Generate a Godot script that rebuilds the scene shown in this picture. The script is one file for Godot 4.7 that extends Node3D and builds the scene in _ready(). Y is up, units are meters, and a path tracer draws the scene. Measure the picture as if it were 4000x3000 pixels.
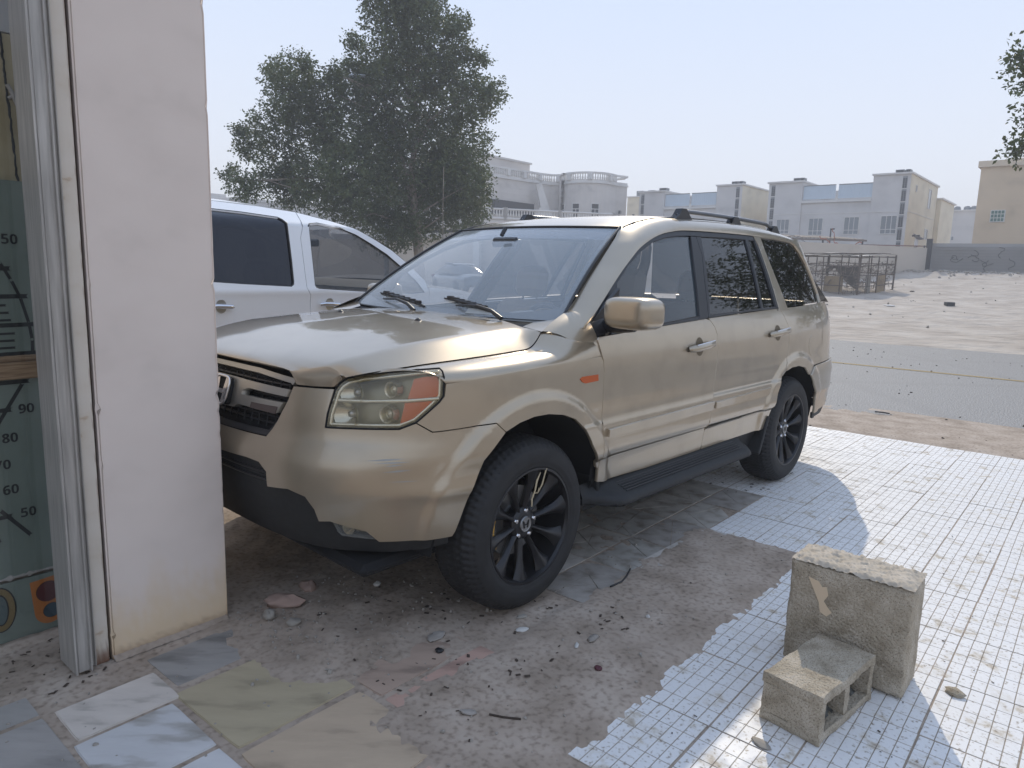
extends Node3D

# ---------- mesh builder ----------
class Mb:
	var v := PackedVector3Array()
	var n := PackedVector3Array()
	var u := PackedVector2Array()
	var c := PackedColorArray()
	var ix := PackedInt32Array()
	var col := Color.WHITE

	func vert(p: Vector3, nn: Vector3, uv := Vector2.ZERO) -> int:
		v.push_back(p)
		n.push_back(nn)
		u.push_back(uv)
		c.push_back(col)
		return v.size() - 1

	func tri(a: int, b: int, d: int) -> void:
		# front faces run clockwise: turn the triangle to agree with its normals
		var g := (v[b] - v[a]).cross(v[d] - v[a])
		if g.dot(n[a] + n[b] + n[d]) > 0.0:
			ix.append_array([a, d, b])
		else:
			ix.append_array([a, b, d])

	func face(ps: Array, nn := Vector3.ZERO) -> void:
		# flat convex polygon; without a normal, its own
		var k := nn
		if k == Vector3.ZERO:
			k = (ps[2] - ps[0]).cross(ps[1] - ps[0]).normalized()
		var ids := []
		for i in ps.size():
			ids.append(vert(ps[i], k, Vector2(ps[i].x + ps[i].z, ps[i].y)))
		for i in range(1, ps.size() - 1):
			tri(ids[0], ids[i], ids[i + 1])

	func box(mid: Vector3, size: Vector3, bev := 0.0, b := Basis()) -> void:
		var h := size * 0.5
		var w := minf(bev, minf(h.x, minf(h.y, h.z)) * 0.9)
		var q := func(sx: float, sy: float, sz: float, ax: int) -> Vector3:
			var r := Vector3(sx * h.x, sy * h.y, sz * h.z)
			for k in 3:
				if k != ax:
					r[k] -= signf(r[k]) * w
			return mid + b * r
		for ax in 3:
			for s in [-1.0, 1.0]:
				var ps := []
				for e in [[-1, -1], [1, -1], [1, 1], [-1, 1]]:
					var t := [0.0, 0.0, 0.0]
					t[ax] = s
					t[(ax + 1) % 3] = e[0]
					t[(ax + 2) % 3] = e[1]
					ps.append(q.call(t[0], t[1], t[2], ax))
				var nn := Vector3.ZERO
				nn[ax] = s
				face(ps, b * nn)
		if w <= 0.0:
			return
		for ax in 3:
			var a1 := (ax + 1) % 3
			var a2 := (ax + 2) % 3
			for s1 in [-1.0, 1.0]:
				for s2 in [-1.0, 1.0]:
					var ps := []
					for e in [[-1.0, a1], [1.0, a1], [1.0, a2], [-1.0, a2]]:
						var t := [0.0, 0.0, 0.0]
						t[ax] = e[0]
						t[a1] = s1
						t[a2] = s2
						ps.append(q.call(t[0], t[1], t[2], e[1]))
					var nn := Vector3.ZERO
					nn[a1] = s1
					nn[a2] = s2
					face(ps, (b * nn).normalized())
		for sx in [-1.0, 1.0]:
			for sy in [-1.0, 1.0]:
				for sz in [-1.0, 1.0]:
					face([q.call(sx, sy, sz, 0), q.call(sx, sy, sz, 1), q.call(sx, sy, sz, 2)], (b * Vector3(sx, sy, sz)).normalized())

	func tube(ps: Array, rs: Array, sides := 8, caps := true) -> void:
		var m := ps.size()
		var up := Vector3.UP
		var base := v.size()
		var side := Vector3.ZERO
		for i in m:
			var d: Vector3 = (ps[mini(i + 1, m - 1)] - ps[maxi(i - 1, 0)]).normalized()
			if side == Vector3.ZERO:
				side = d.cross(up if absf(d.y) < 0.9 else Vector3.RIGHT).normalized()
			else:
				side = (side - d * side.dot(d)).normalized()
			var o := d.cross(side)
			var r: float = rs[mini(i, rs.size() - 1)]
			for k in sides + 1:
				var a := TAU * k / sides
				var nn := side * cos(a) + o * sin(a)
				vert(ps[i] + nn * r, nn, Vector2(float(k) / sides, i * 0.3))
		for i in m - 1:
			for k in sides:
				var a := base + i * (sides + 1) + k
				tri(a, a + 1, a + sides + 1)
				tri(a + 1, a + sides + 2, a + sides + 1)
		if caps:
			for e in [0, m - 1]:
				var d: Vector3 = (ps[1] - ps[0]) * -1.0 if e == 0 else ps[m - 1] - ps[m - 2]
				var ids := []
				for k in sides:
					ids.append(vert(v[base + e * (sides + 1) + k], d.normalized()))
				for k in range(1, sides - 1):
					tri(ids[0], ids[k], ids[k + 1])

	func lathe(pr: Array, segs: int, t: Transform3D, smooth := false) -> void:
		# profile of (radius, height); turned about the local y axis
		for i in pr.size() - 1:
			var e: Vector2 = pr[i + 1] - pr[i]
			var k := Vector2(e.y, -e.x).normalized()
			var k0 := k
			var k1 := k
			if smooth:
				if i > 0:
					var f: Vector2 = pr[i] - pr[i - 1]
					k0 = (k + Vector2(f.y, -f.x).normalized()).normalized()
				if i < pr.size() - 2:
					var f: Vector2 = pr[i + 2] - pr[i + 1]
					k1 = (k + Vector2(f.y, -f.x).normalized()).normalized()
			var base := v.size()
			for s in segs + 1:
				var a := TAU * s / segs
				var d := Vector3(cos(a), 0, sin(a))
				vert(t * (d * pr[i].x + Vector3.UP * pr[i].y), t.basis * (d * k0.x + Vector3.UP * k0.y), Vector2(float(s) / segs, 0))
				vert(t * (d * pr[i + 1].x + Vector3.UP * pr[i + 1].y), t.basis * (d * k1.x + Vector3.UP * k1.y), Vector2(float(s) / segs, 1))
			for s in segs:
				var a := base + s * 2
				if pr[i + 1].x > 1e-6:
					tri(a, a + 1, a + 3)
				if pr[i].x > 1e-6:
					tri(a, a + 3, a + 2)

	func grid(nu: int, nv: int, f: Callable, out := Vector3.ZERO) -> void:
		# smooth sheet f(a, b), both 0..1; normals from its own slopes, turned to the side of «out» (a direction) when given
		var ps := PackedVector3Array()
		ps.resize((nu + 1) * (nv + 1))
		for j in nv + 1:
			for i in nu + 1:
				ps[j * (nu + 1) + i] = f.call(float(i) / nu, float(j) / nv)
		var base := v.size()
		for j in nv + 1:
			for i in nu + 1:
				var du := ps[j * (nu + 1) + mini(i + 1, nu)] - ps[j * (nu + 1) + maxi(i - 1, 0)]
				var dv := ps[mini(j + 1, nv) * (nu + 1) + i] - ps[maxi(j - 1, 0) * (nu + 1) + i]
				var nn := dv.cross(du).normalized()
				if out != Vector3.ZERO and nn.dot(out) < 0.0:
					nn = -nn
				vert(ps[j * (nu + 1) + i], nn, Vector2(float(i) / nu, float(j) / nv))
		for j in nv:
			for i in nu:
				var a := base + j * (nu + 1) + i
				tri(a, a + 1, a + nu + 1)
				tri(a + 1, a + nu + 2, a + nu + 1)

	func prism(poly: PackedVector2Array, t: Transform3D, depth: float, back := true) -> void:
		# flat outline in local x, y; its face at z = 0, its back at z = -depth
		var tr := Geometry2D.triangulate_polygon(poly)
		var fb := v.size()
		var nz := t.basis.z.normalized()
		for p in poly:
			vert(t * Vector3(p.x, p.y, 0), nz, p)
		for i in range(0, tr.size(), 3):
			tri(fb + tr[i], fb + tr[i + 1], fb + tr[i + 2])
		if back:
			var bb := v.size()
			for p in poly:
				vert(t * Vector3(p.x, p.y, -depth), -nz, p)
			for i in range(0, tr.size(), 3):
				tri(bb + tr[i], bb + tr[i + 1], bb + tr[i + 2])
		var cw := -1.0 if Geometry2D.is_polygon_clockwise(poly) else 1.0
		for i in poly.size():
			var a := poly[i]
			var b := poly[(i + 1) % poly.size()]
			var e := (b - a).normalized() * cw
			var nn := (t.basis * Vector3(e.y, -e.x, 0)).normalized()
			face([t * Vector3(a.x, a.y, 0), t * Vector3(b.x, b.y, 0), t * Vector3(b.x, b.y, -depth), t * Vector3(a.x, a.y, -depth)], nn)

	func patch(poly: PackedVector2Array, step: float, f: Callable, sgn: float, flange := 0.016, stepy := 0.0) -> void:
		# a piece of the curved surface f(Vector2), cut out along an outline given on that surface
		var sy := stepy if stepy > 0.0 else step
		var r := Rect2(poly[0], Vector2.ZERO)
		for p in poly:
			r = r.expand(p)
		var memo := {}
		var put := func(p: Vector2) -> int:
			var key := Vector2i((p * 20000.0).round())
			if memo.has(key):
				return memo[key]
			var e := 0.004
			var nn: Vector3 = (f.call(p + Vector2(e, 0)) - f.call(p - Vector2(e, 0))).cross(f.call(p + Vector2(0, e)) - f.call(p - Vector2(0, e))).normalized() * sgn
			memo[key] = vert(f.call(p), nn, p)
			return memo[key]
		var segs := []
		for i in poly.size():
			segs.append([poly[i], poly[(i + 1) % poly.size()]])
		var nx := int(ceil(r.size.x / step))
		var ny := int(ceil(r.size.y / sy))
		var edge := {}
		for s in segs:
			var ln: float = s[0].distance_to(s[1])
			var k := int(ceil(ln / (minf(step, sy) * 0.25))) + 1
			for i in k + 1:
				var p: Vector2 = s[0].lerp(s[1], float(i) / k) - r.position
				var cx := int(p.x / step)
				var cy := int(p.y / sy)
				for ox in [-1, 0, 1]:
					for oy in [-1, 0, 1]:
						edge[Vector2i(cx + ox, cy + oy)] = true
		for j in ny:
			for i in nx:
				var o := r.position + Vector2(i * step, j * sy)
				var q := PackedVector2Array([o, o + Vector2(step, 0), o + Vector2(step, sy), o + Vector2(0, sy)])
				if edge.has(Vector2i(i, j)):
					for piece in Geometry2D.intersect_polygons(q, poly):
						var tr := Geometry2D.triangulate_polygon(piece)
						for k in range(0, tr.size(), 3):
							tri(put.call(piece[tr[k]]), put.call(piece[tr[k + 1]]), put.call(piece[tr[k + 2]]))
				elif Geometry2D.is_point_in_polygon(o + Vector2(step, sy) * 0.5, poly):
					var a: int = put.call(q[0])
					var b: int = put.call(q[1])
					var d: int = put.call(q[2])
					var e: int = put.call(q[3])
					tri(a, b, d)
					tri(a, d, e)
		if flange > 0.0:
			var cw := -1.0 if Geometry2D.is_polygon_clockwise(poly) else 1.0
			for s in segs:
				var k := int(ceil(s[0].distance_to(s[1]) / step)) + 1
				var ids := []
				for i in k + 1:
					var p: Vector2 = s[0].lerp(s[1], float(i) / k)
					var e := 0.004
					var nn: Vector3 = (f.call(p + Vector2(e, 0)) - f.call(p - Vector2(e, 0))).cross(f.call(p + Vector2(0, e)) - f.call(p - Vector2(0, e))).normalized() * sgn
					var d: Vector2 = (s[1] - s[0]).normalized() * cw
					var o := Vector2(d.y, -d.x)
					var side: Vector3 = (f.call(p + o * e) - f.call(p)).normalized()
					var at: Vector3 = f.call(p)
					ids.append(vert(at, (side + nn * 0.6).normalized()))
					ids.append(vert(at - nn * flange, side))
				for i in k:
					tri(ids[i * 2], ids[i * 2 + 2], ids[i * 2 + 1])
					tri(ids[i * 2 + 1], ids[i * 2 + 2], ids[i * 2 + 3])

	func mirror_z() -> Mb:
		var m := Mb.new()
		m.v = v.duplicate()
		m.n = n.duplicate()
		m.u = u.duplicate()
		m.c = c.duplicate()
		for i in v.size():
			m.v[i].z = -v[i].z
			m.n[i].z = -n[i].z
		m.ix.resize(ix.size())
		for i in range(0, ix.size(), 3):
			m.ix[i] = ix[i]
			m.ix[i + 1] = ix[i + 2]
			m.ix[i + 2] = ix[i + 1]
		return m

	func mesh() -> ArrayMesh:
		var a := []
		a.resize(Mesh.ARRAY_MAX)
		a[Mesh.ARRAY_VERTEX] = v
		a[Mesh.ARRAY_NORMAL] = n
		a[Mesh.ARRAY_TEX_UV] = u
		a[Mesh.ARRAY_COLOR] = c
		a[Mesh.ARRAY_INDEX] = ix
		var am := ArrayMesh.new()
		if ix.size():
			am.add_surface_from_arrays(Mesh.PRIMITIVE_TRIANGLES, a)
		return am

# ---------- naming ----------
var used := {}
var M := {}
const YAW := 0.8297            # the gold car's heading
const CAR := Vector3(-0.600, 0, -3.439)
const GY := 0.8723             # the paving's heading
const PAVE := Vector3(2.509, 0, -4.263)

func numbered(called: String) -> String:
	used[called] = used.get(called, 0) + 1
	return called if used[called] == 1 else "%s_%03d" % [called, used[called] - 1]

func thing(called: String, label: String, category: String, at := Vector3.ZERO, turn := 0.0, group := "") -> Node3D:
	var o := Node3D.new()
	o.name = numbered(called)
	add_child(o)
	o.position = at
	o.rotation.y = turn
	tag(o, label, category, group)
	return o

func tag(o: Node3D, label: String, category: String, group := "") -> void:
	if label:
		o.set_meta("label", label)
	if category:
		o.set_meta("category", category)
	if group:
		o.set_meta("group", group)

var part_names := {}
func part(called: String, mb, mat: Material, parent: Node3D, label := "") -> MeshInstance3D:
	var o := MeshInstance3D.new()
	var key := "%d/%s" % [parent.get_instance_id(), called]
	part_names[key] = part_names.get(key, 0) + 1
	o.name = called if part_names[key] == 1 else "%s_%03d" % [called, part_names[key] - 1]
	o.mesh = mb.mesh() if mb is Mb else mb
	o.material_override = mat
	parent.add_child(o, true)
	if label:
		o.set_meta("label", label)
	return o

func group_part(called: String, parent: Node3D) -> Node3D:
	var o := Node3D.new()
	var key := "%d/%s" % [parent.get_instance_id(), called]
	part_names[key] = part_names.get(key, 0) + 1
	o.name = called if part_names[key] == 1 else "%s_%03d" % [called, part_names[key] - 1]
	parent.add_child(o, true)
	return o

func solo(called: String, mb, mat: Material, label: String, category: String, at := Vector3.ZERO, turn := 0.0, group := "") -> MeshInstance3D:
	var o := MeshInstance3D.new()
	o.name = numbered(called)
	o.mesh = mb.mesh() if mb is Mb else mb
	o.material_override = mat
	add_child(o)
	o.position = at
	o.rotation.y = turn
	tag(o, label, category, group)
	return o

func struct(called: String, mb, mat: Material, at := Vector3.ZERO, turn := 0.0) -> MeshInstance3D:
	var o := solo(called, mb, mat, "", "", at, turn)
	o.set_meta("kind", "structure")
	return o

# ---------- materials ----------
func lin(r: float, g: float, b: float, a := 1.0) -> Color:
	var c := Color(r, g, b).linear_to_srgb()
	c.a = a
	return c

func mat(called: String, c: Color, rough := 0.7, metal := 0.0) -> StandardMaterial3D:
	var m := StandardMaterial3D.new()
	m.resource_name = called
	m.albedo_color = c
	m.roughness = rough
	m.metallic = metal
	M[called] = m
	return m

func noise(sd: int, freq: float, oct := 4, kind := FastNoiseLite.TYPE_SIMPLEX_SMOOTH) -> FastNoiseLite:
	var f := FastNoiseLite.new()
	f.seed = sd
	f.noise_type = kind
	f.frequency = freq
	f.fractal_octaves = oct
	return f

func ramp_tex(f: FastNoiseLite, stops: Array, size := 512) -> NoiseTexture2D:
	# stops: [offset, Color] from low to high noise
	var g := Gradient.new()
	var offs := PackedFloat32Array()
	var cols := PackedColorArray()
	for s in stops:
		offs.append(s[0])
		cols.append(s[1])
	g.offsets = offs
	g.colors = cols
	var t := NoiseTexture2D.new()
	t.width = size
	t.height = size
	t.seamless = true
	t.seamless_blend_skirt = 0.2
	t.noise = f
	t.color_ramp = g
	return t

func bump_tex(f: FastNoiseLite, size := 512) -> NoiseTexture2D:
	var t := NoiseTexture2D.new()
	t.width = size
	t.height = size
	t.seamless = true
	t.noise = f
	return t

func grain(m: StandardMaterial3D, tex: Texture2D, per_metre: float, bump: Texture2D = null, cm := 0.0, world := true) -> StandardMaterial3D:
	# the texture repeats «per_metre» times a metre on every face
	m.albedo_texture = tex
	m.uv1_triplanar = true
	m.uv1_world_triplanar = world
	m.uv1_scale = Vector3.ONE * per_metre
	if bump:
		m.heightmap_enabled = true
		m.heightmap_texture = bump
		m.heightmap_scale = cm
	return m

func g8(x: float) -> Color:
	return Color(x, x, x)

func glass(called: String, tint: Color, a: float, rough := 0.02) -> StandardMaterial3D:
	var m := mat(called, Color(tint.r, tint.g, tint.b, a), rough)
	m.transparency = BaseMaterial3D.TRANSPARENCY_ALPHA
	return m

func make_materials() -> void:
	var paint := mat("paint", Color(0.69, 0.635, 0.55), 0.30, 0.70)
	paint.clearcoat_enabled = true
	paint.clearcoat = 1.0
	paint.clearcoat_roughness = 0.035
	grain(paint, ramp_tex(noise(5, 0.012, 4), [[0.0, g8(0.93)], [0.5, g8(0.985)], [1.0, g8(1.0)]], 512), 0.7, null, 0, false)
	var wp := mat("white_paint", Color(0.90, 0.905, 0.91), 0.4, 0.0)
	wp.clearcoat_enabled = true
	wp.clearcoat = 1.0
	wp.clearcoat_roughness = 0.04
	mat("black_trim", lin(0.018, 0.018, 0.02), 0.38)
	mat("black_plastic", lin(0.022, 0.023, 0.024), 0.62)
	grain(M.black_plastic, ramp_tex(noise(6, 0.03, 4), [[0.0, g8(0.7)], [1.0, g8(1.0)]], 256), 3.0, bump_tex(noise(7, 0.3, 2), 256), 0.05, false)
	mat("inner_black", lin(0.008, 0.008, 0.009), 0.9)
	mat("gloss_black", lin(0.012, 0.012, 0.013), 0.12)
	mat("rim_black", lin(0.016, 0.016, 0.018), 0.28, 0.2)
	var ru := mat("rubber", lin(0.020, 0.020, 0.021), 0.72)
	grain(ru, ramp_tex(noise(8, 0.02, 4), [[0.0, Color(0.72, 0.70, 0.67)], [0.6, g8(0.95)], [1.0, Color(1.0, 0.97, 0.92)]], 256), 2.0, null, 0, false)
	mat("chrome", Color(0.82, 0.82, 0.83), 0.12, 1.0)
	mat("silver", Color(0.66, 0.65, 0.62), 0.34, 0.8)
	mat("steel", lin(0.30, 0.30, 0.30), 0.4, 0.9)
	mat("caliper", lin(.60, .34, .06), .5)
	mat("cream_scrape", lin(0.55, 0.46, 0.30), 0.6)
	glass("windscreen", Color(0.84, 0.885, 0.91), 0.31)
	glass("side_glass", Color(0.36, 0.42, 0.45), 0.30)
	glass("privacy_glass", Color(0.012, 0.014, 0.016), 0.88)
	glass("dark_glass", Color(0.10, 0.11, 0.15), 0.99)
	glass("tint_band", Color(0.18, 0.24, 0.36), 0.45)
	glass("lens", Color(0.86, 0.80, 0.62), 0.13, 0.05)
	glass("amber_lens", Color(0.84, 0.33, 0.06), 0.62, 0.08)
	mat("amber", Color(0.74, 0.34, 0.13), 0.25)
	mat("reflector", Color(0.78, 0.75, 0.66), 0.22, 0.85)
	mat("seat_tan", lin(0.22, 0.18, 0.13), 0.75)
	mat("dash", lin(.34, .34, .32), .7)
	mat("headliner", lin(.16, .15, .135), .9)
	mat("sticker", Color(0.72, 0.74, 0.74), 0.6)
	mat("red_lens", Color(0.45, 0.04, 0.03), 0.12)
	mat("rail", Color(0.42, 0.43, 0.45), 0.3, 0.7)
	mat("recess", Color(0.42, 0.37, 0.29), 0.45, 0.5)
	mat("housing", Color(0.50, 0.48, 0.40), 0.3, 0.6)
	glass("clear_lens", Color(0.8, 0.82, 0.82), 0.12, 0.04)
	mat("scratched", lin(0.10, 0.075, 0.065), 0.6, 0.3)
	glass("pane", Color(0.30, 0.33, 0.32), 0.06, 0.03)
	glass("smoke_glass", Color(0.05, 0.06, 0.075), 0.45)
	mat("dash_pale", lin(.30, .27, .22), .7)
	mat("seat_grey", lin(.09, .09, .095), .8)
	mat("white_chip", lin(.55, .53, .49), .7)
	mat("dark_red", lin(.09, .022, .03), .6)
	mat("bark_dark", lin(.05, .035, .025), .9)
	mat("leaf_litter", lin(.06, .042, .03), .9)
	mat("green_pane", lin(.05, .14, .11), .2)
	mat("rubble", lin(.36, .32, .27), .95)
	mat("pen_sheet", lin(.20, .18, .165), .8)
	mat("pen_sheet_pale", lin(.42, .39, .35), .8)
# ---------- the gold car: local x to its rear, y up, z to its left (the side we see) ----------
var ol := PackedVector2Array()    # plan outline from the nose's middle round the left side to the tail's middle
var al := PackedFloat32Array()    # its arc length
const SX := 1.546                 # arc length on the flank = x + SX

func crv(p: Array, n := 12) -> PackedVector2Array:
	var q := [Vector2(p[1].x, -p[1].y)] + p + [Vector2(p[-2].x, -p[-2].y)]
	var o := PackedVector2Array()
	for i in range(1, q.size() - 2):
		for k in n:
			o.append(q[i].cubic_interpolate(q[i + 1], q[i - 1], q[i + 2], float(k) / n))
	o.append(q[q.size() - 2])
	return o

func pick(keys: Array, x: float) -> float:
	if x <= keys[0].x:
		return keys[0].y
	for i in range(1, keys.size()):
		if x <= keys[i].x:
			return lerpf(keys[i - 1].y, keys[i].y, (x - keys[i - 1].x) / (keys[i].x - keys[i - 1].x))
	return keys[-1].y

func smooth_pick(keys: Array, x: float) -> float:
	# as pick(), with rounded corners
	if x <= keys[0].x:
		return keys[0].y
	for i in range(1, keys.size()):
		if x <= keys[i].x:
			var a: Vector2 = keys[maxi(i - 2, 0)]
			var b: Vector2 = keys[i - 1]
			var c: Vector2 = keys[i]
			var d: Vector2 = keys[mini(i + 1, keys.size() - 1)]
			var h := c.x - b.x
			var m0 := (c.y - a.y) / maxf(c.x - a.x, 1e-4)
			var m1 := (d.y - b.y) / maxf(d.x - b.x, 1e-4)
			var t := (x - b.x) / h
			return (2 * t * t * t - 3 * t * t + 1) * b.y + (t * t * t - 2 * t * t + t) * h * m0 + (-2 * t * t * t + 3 * t * t) * c.y + (t * t * t - t * t) * h * m1
	return keys[-1].y

const IS := [Vector2(.25, .08), Vector2(.36, .04), Vector2(.45, .022), Vector2(.56, .010), Vector2(.60, .0), Vector2(.66, .003), Vector2(.72, .0), Vector2(.75, .002), Vector2(.85, .012), Vector2(.95, .018), Vector2(1.03, .024), Vector2(1.10, .036), Vector2(1.15, .05), Vector2(1.18, .062), Vector2(1.25, .095)]
const IF := [Vector2(.25, .12), Vector2(.36, .06), Vector2(.45, .03), Vector2(.55, .008), Vector2(.62, .0), Vector2(.70, .004), Vector2(.76, .022), Vector2(.80, .038), Vector2(.88, .05), Vector2(.95, .065), Vector2(1.0, .085), Vector2(1.05, .12), Vector2(1.1, .18)]
const IR := [Vector2(.25, .12), Vector2(.36, .05), Vector2(.45, .01), Vector2(.55, .0), Vector2(.72, .0), Vector2(.78, .03), Vector2(.84, .05), Vector2(1.0, .06), Vector2(1.1, .07), Vector2(1.2, .09), Vector2(1.25, .11)]

func plan(s: float) -> Vector2:
	var a := absf(s)
	var i := clampi(al.bsearch(a) - 1, 0, al.size() - 2)
	var o := ol[i].lerp(ol[i + 1], (a - al[i]) / (al[i + 1] - al[i]))
	return Vector2(o.x, o.y * (1.0 if s >= 0.0 else -1.0))

func skin(p: Vector2) -> Vector3:
	# the body's flank, nose and tail: p = (arc length, height)
	var s := p.x
	var y := p.y
	var o := plan(s)
	var d := (plan(s + .02) - plan(s - .02)).normalized()
	var nn := Vector2(-d.y, d.x)
	nn = Vector2(d.y, -d.x)
	if nn.dot(Vector2(o.x - 1.4, o.y)) < 0.0:
		nn = -nn
	var z := absf(o.y)
	var wf := 1.0 - smoothstep(.70, .95, z) if o.x < 1.0 else 0.0
	var wr := 1.0 - smoothstep(.78, .93, z) if o.x > 2.0 else 0.0
	var i := smooth_pick(IS, y) * (1.0 - wf - wr) + wf * smooth_pick(IF, y) + wr * smooth_pick(IR, y)
	for c in [Vector2(.01, .465), Vector2(2.70, .44)]:
		if absf(o.x - c.x) < .7 and z > .6:
			i -= .014 * (1.0 - smoothstep(.055, .105, Vector2(o.x - c.x, y - .37).length() - c.y))
	# the ledge under the doors' lower moulding
	if o.x > .3 and o.x < 2.5 and z > .8:
		i += .006 * smoothstep(.738, .746, y) - .006 * smoothstep(.76, .85, y)
		i += .012 * smoothstep(.572, .560, y) * smoothstep(.30, .55, y)
	var q := o - nn * i
	return Vector3(q.x, y, q.y)

func zg(x: float, y: float) -> float:
	# half width of the glasshouse
	var dy := y - 1.17
	var z := .912 - .40 * dy - .12 * dy * dy
	if x < 1.3:
		z -= .035 * pow((1.3 - x) / .9, 2)
	if x > 2.3:
		z -= .05 * pow((x - 2.3) / 1.2, 2)
	return z

func cabin(off: float) -> Callable:
	return func(p: Vector2) -> Vector3: return Vector3(p.x, p.y, zg(p.x, p.y) - off)

func pv(a: Array) -> PackedVector2Array:
	var o := PackedVector2Array()
	for i in range(0, a.size(), 2):
		o.append(Vector2(a[i], a[i + 1]))
	return o

func both(a: Array) -> PackedVector2Array:
	# a half outline that starts and ends in the middle line, made whole
	var o := pv(a)
	var r := pv(a)
	r.reverse()
	for p in r:
		if absf(p.x) > 1e-4:
			o.append(Vector2(-p.x, p.y))
	return o

func shrink(p: PackedVector2Array, d := 0.0022) -> PackedVector2Array:
	var r := Geometry2D.offset_polygon(p, -d, Geometry2D.JOIN_MITER)
	return r[0] if r.size() else p

func sided(called: String, mb: Mb, m: Material, root: Node3D) -> Array:
	return [part(called, mb, m, root), part(called, mb.mirror_z(), m, root)]

func panel(called: String, poly: Array, m: Material, root: Node3D, step := .03, inset := 0.0) -> Array:
	var mb := Mb.new()
	mb.patch(shrink(pv(poly)), step, skin if inset == 0.0 else sunk(inset), 1.0)
	return sided(called, mb, m, root)

func sunk(d: float) -> Callable:
	# the skin moved inwards (or out, with a negative depth)
	return func(p: Vector2) -> Vector3:
		var e := .004
		var nn := (skin(p + Vector2(e, 0)) - skin(p - Vector2(e, 0))).cross(skin(p + Vector2(0, e)) - skin(p - Vector2(0, e))).normalized()
		return skin(p) - nn * d

const SEAM := [Vector3(-.70, 1.018, .655), Vector3(-.62, 1.040, .725), Vector3(-.45, 1.058, .775), Vector3(-.2, 1.070, .80), Vector3(0, 1.079, .806), Vector3(.12, 1.090, .803), Vector3(.20, 1.150, .792)]
func seam(t: float) -> Vector3:
	var k := clampf(t, 0, 1) * (SEAM.size() - 1)
	var i := mini(int(k), SEAM.size() - 2)
	return SEAM[i].cubic_interpolate(SEAM[i + 1], SEAM[maxi(i - 1, 0)], SEAM[mini(i + 2, SEAM.size() - 1)], k - i)

const HC := [Vector2(-.80, 1.012), Vector2(-.79, 1.03), Vector2(-.765, 1.05), Vector2(-.70, 1.072), Vector2(-.6, 1.098), Vector2(-.4, 1.138), Vector2(-.17, 1.168), Vector2(0, 1.182), Vector2(.15, 1.188), Vector2(.31, 1.186)]
const HE := [Vector2(-.80, .99), Vector2(-.765, 1.008), Vector2(-.74, 1.03), Vector2(-.70, 1.055), Vector2(-.6, 1.084), Vector2(-.41, 1.118), Vector2(-.22, 1.136), Vector2(0, 1.149), Vector2(.14, 1.156), Vector2(.3, 1.165)]
func hood_at(a: float, b: float) -> Vector3:
	# a from the nose to the windscreen, b from -1 to 1 across
	var w := absf(b)
	var t := pow(a, 1.35)
	var sm := seam(t)
	var x0 := lerpf(-.792, -.775, w * w / .45) if w < .67 else lerpf(-.775, -.70, pow((w - .67) / .33, 1.6))
	var x1 := .30 - .10 * w * w
	var x := lerpf(x0, x1, t)
	x = lerpf(x, sm.x, smoothstep(.6, 1.0, w))
	var z := sm.z * w
	var yc := smooth_pick(HC, x)
	var ye := smooth_pick(HE, x)
	var y := 0.0
	if w < .84:
		y = lerpf(yc, ye, pow(w / .84, 2.6))
	else:
		var k := (w - .84) / .16
		y = lerpf(ye, sm.y, pow(k, 1.15))
	return Vector3(x, y, z * signf(b))

func screen_at(u: float, v: float, off := 0.0) -> Vector3:
	# the windscreen: u from -1 to 1 across, v from its foot to the roof
	var lo := Vector3(.25 + .09 * u * u, 1.17 + .007 * u * u, .783 * u)
	var hi := Vector3(.95 + .087 * u * u, 1.645 - .008 * u * u, .601 * u)
	var o := Vector3(-.55, .83, 0)
	return lo.lerp(hi, v) + o * (.035 * 4.0 * v * (1.0 - v) * (1.0 - .3 * u * u) - off)

const DITCH := [Vector3(1.037, 1.637, .605), Vector3(1.15, 1.670, .604), Vector3(1.3, 1.698, .60), Vector3(1.6, 1.726, .592), Vector3(2.0, 1.738, .582), Vector3(2.4, 1.742, .573), Vector3(2.8, 1.734, .562), Vector3(3.1, 1.715, .548), Vector3(3.36, 1.685, .53)]
func along(c: Array, x: float) -> Vector3:
	for i in range(1, c.size()):
		if x <= c[i].x or i == c.size() - 1:
			return c[i - 1].cubic_interpolate(c[i], c[maxi(i - 2, 0)], c[mini(i + 1, c.size() - 1)], clampf((x - c[i - 1].x) / (c[i].x - c[i - 1].x), 0, 1))
	return c[-1]

const RC := [Vector2(.95, 1.645), Vector2(1.05, 1.671), Vector2(1.28, 1.716), Vector2(1.6, 1.752), Vector2(2.15, 1.779), Vector2(2.6, 1.780), Vector2(3.0, 1.768), Vector2(3.36, 1.735)]
func roof_at(a: float, b: float) -> Vector3:
	var x := lerpf(.95 + .087 * b * b, 3.36, a)
	var d := along(DITCH, lerpf(1.037, 3.36, a))
	return Vector3(x, lerpf(smooth_pick(RC, x), d.y, pow(absf(b), 2.3)), d.z * b)

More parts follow.
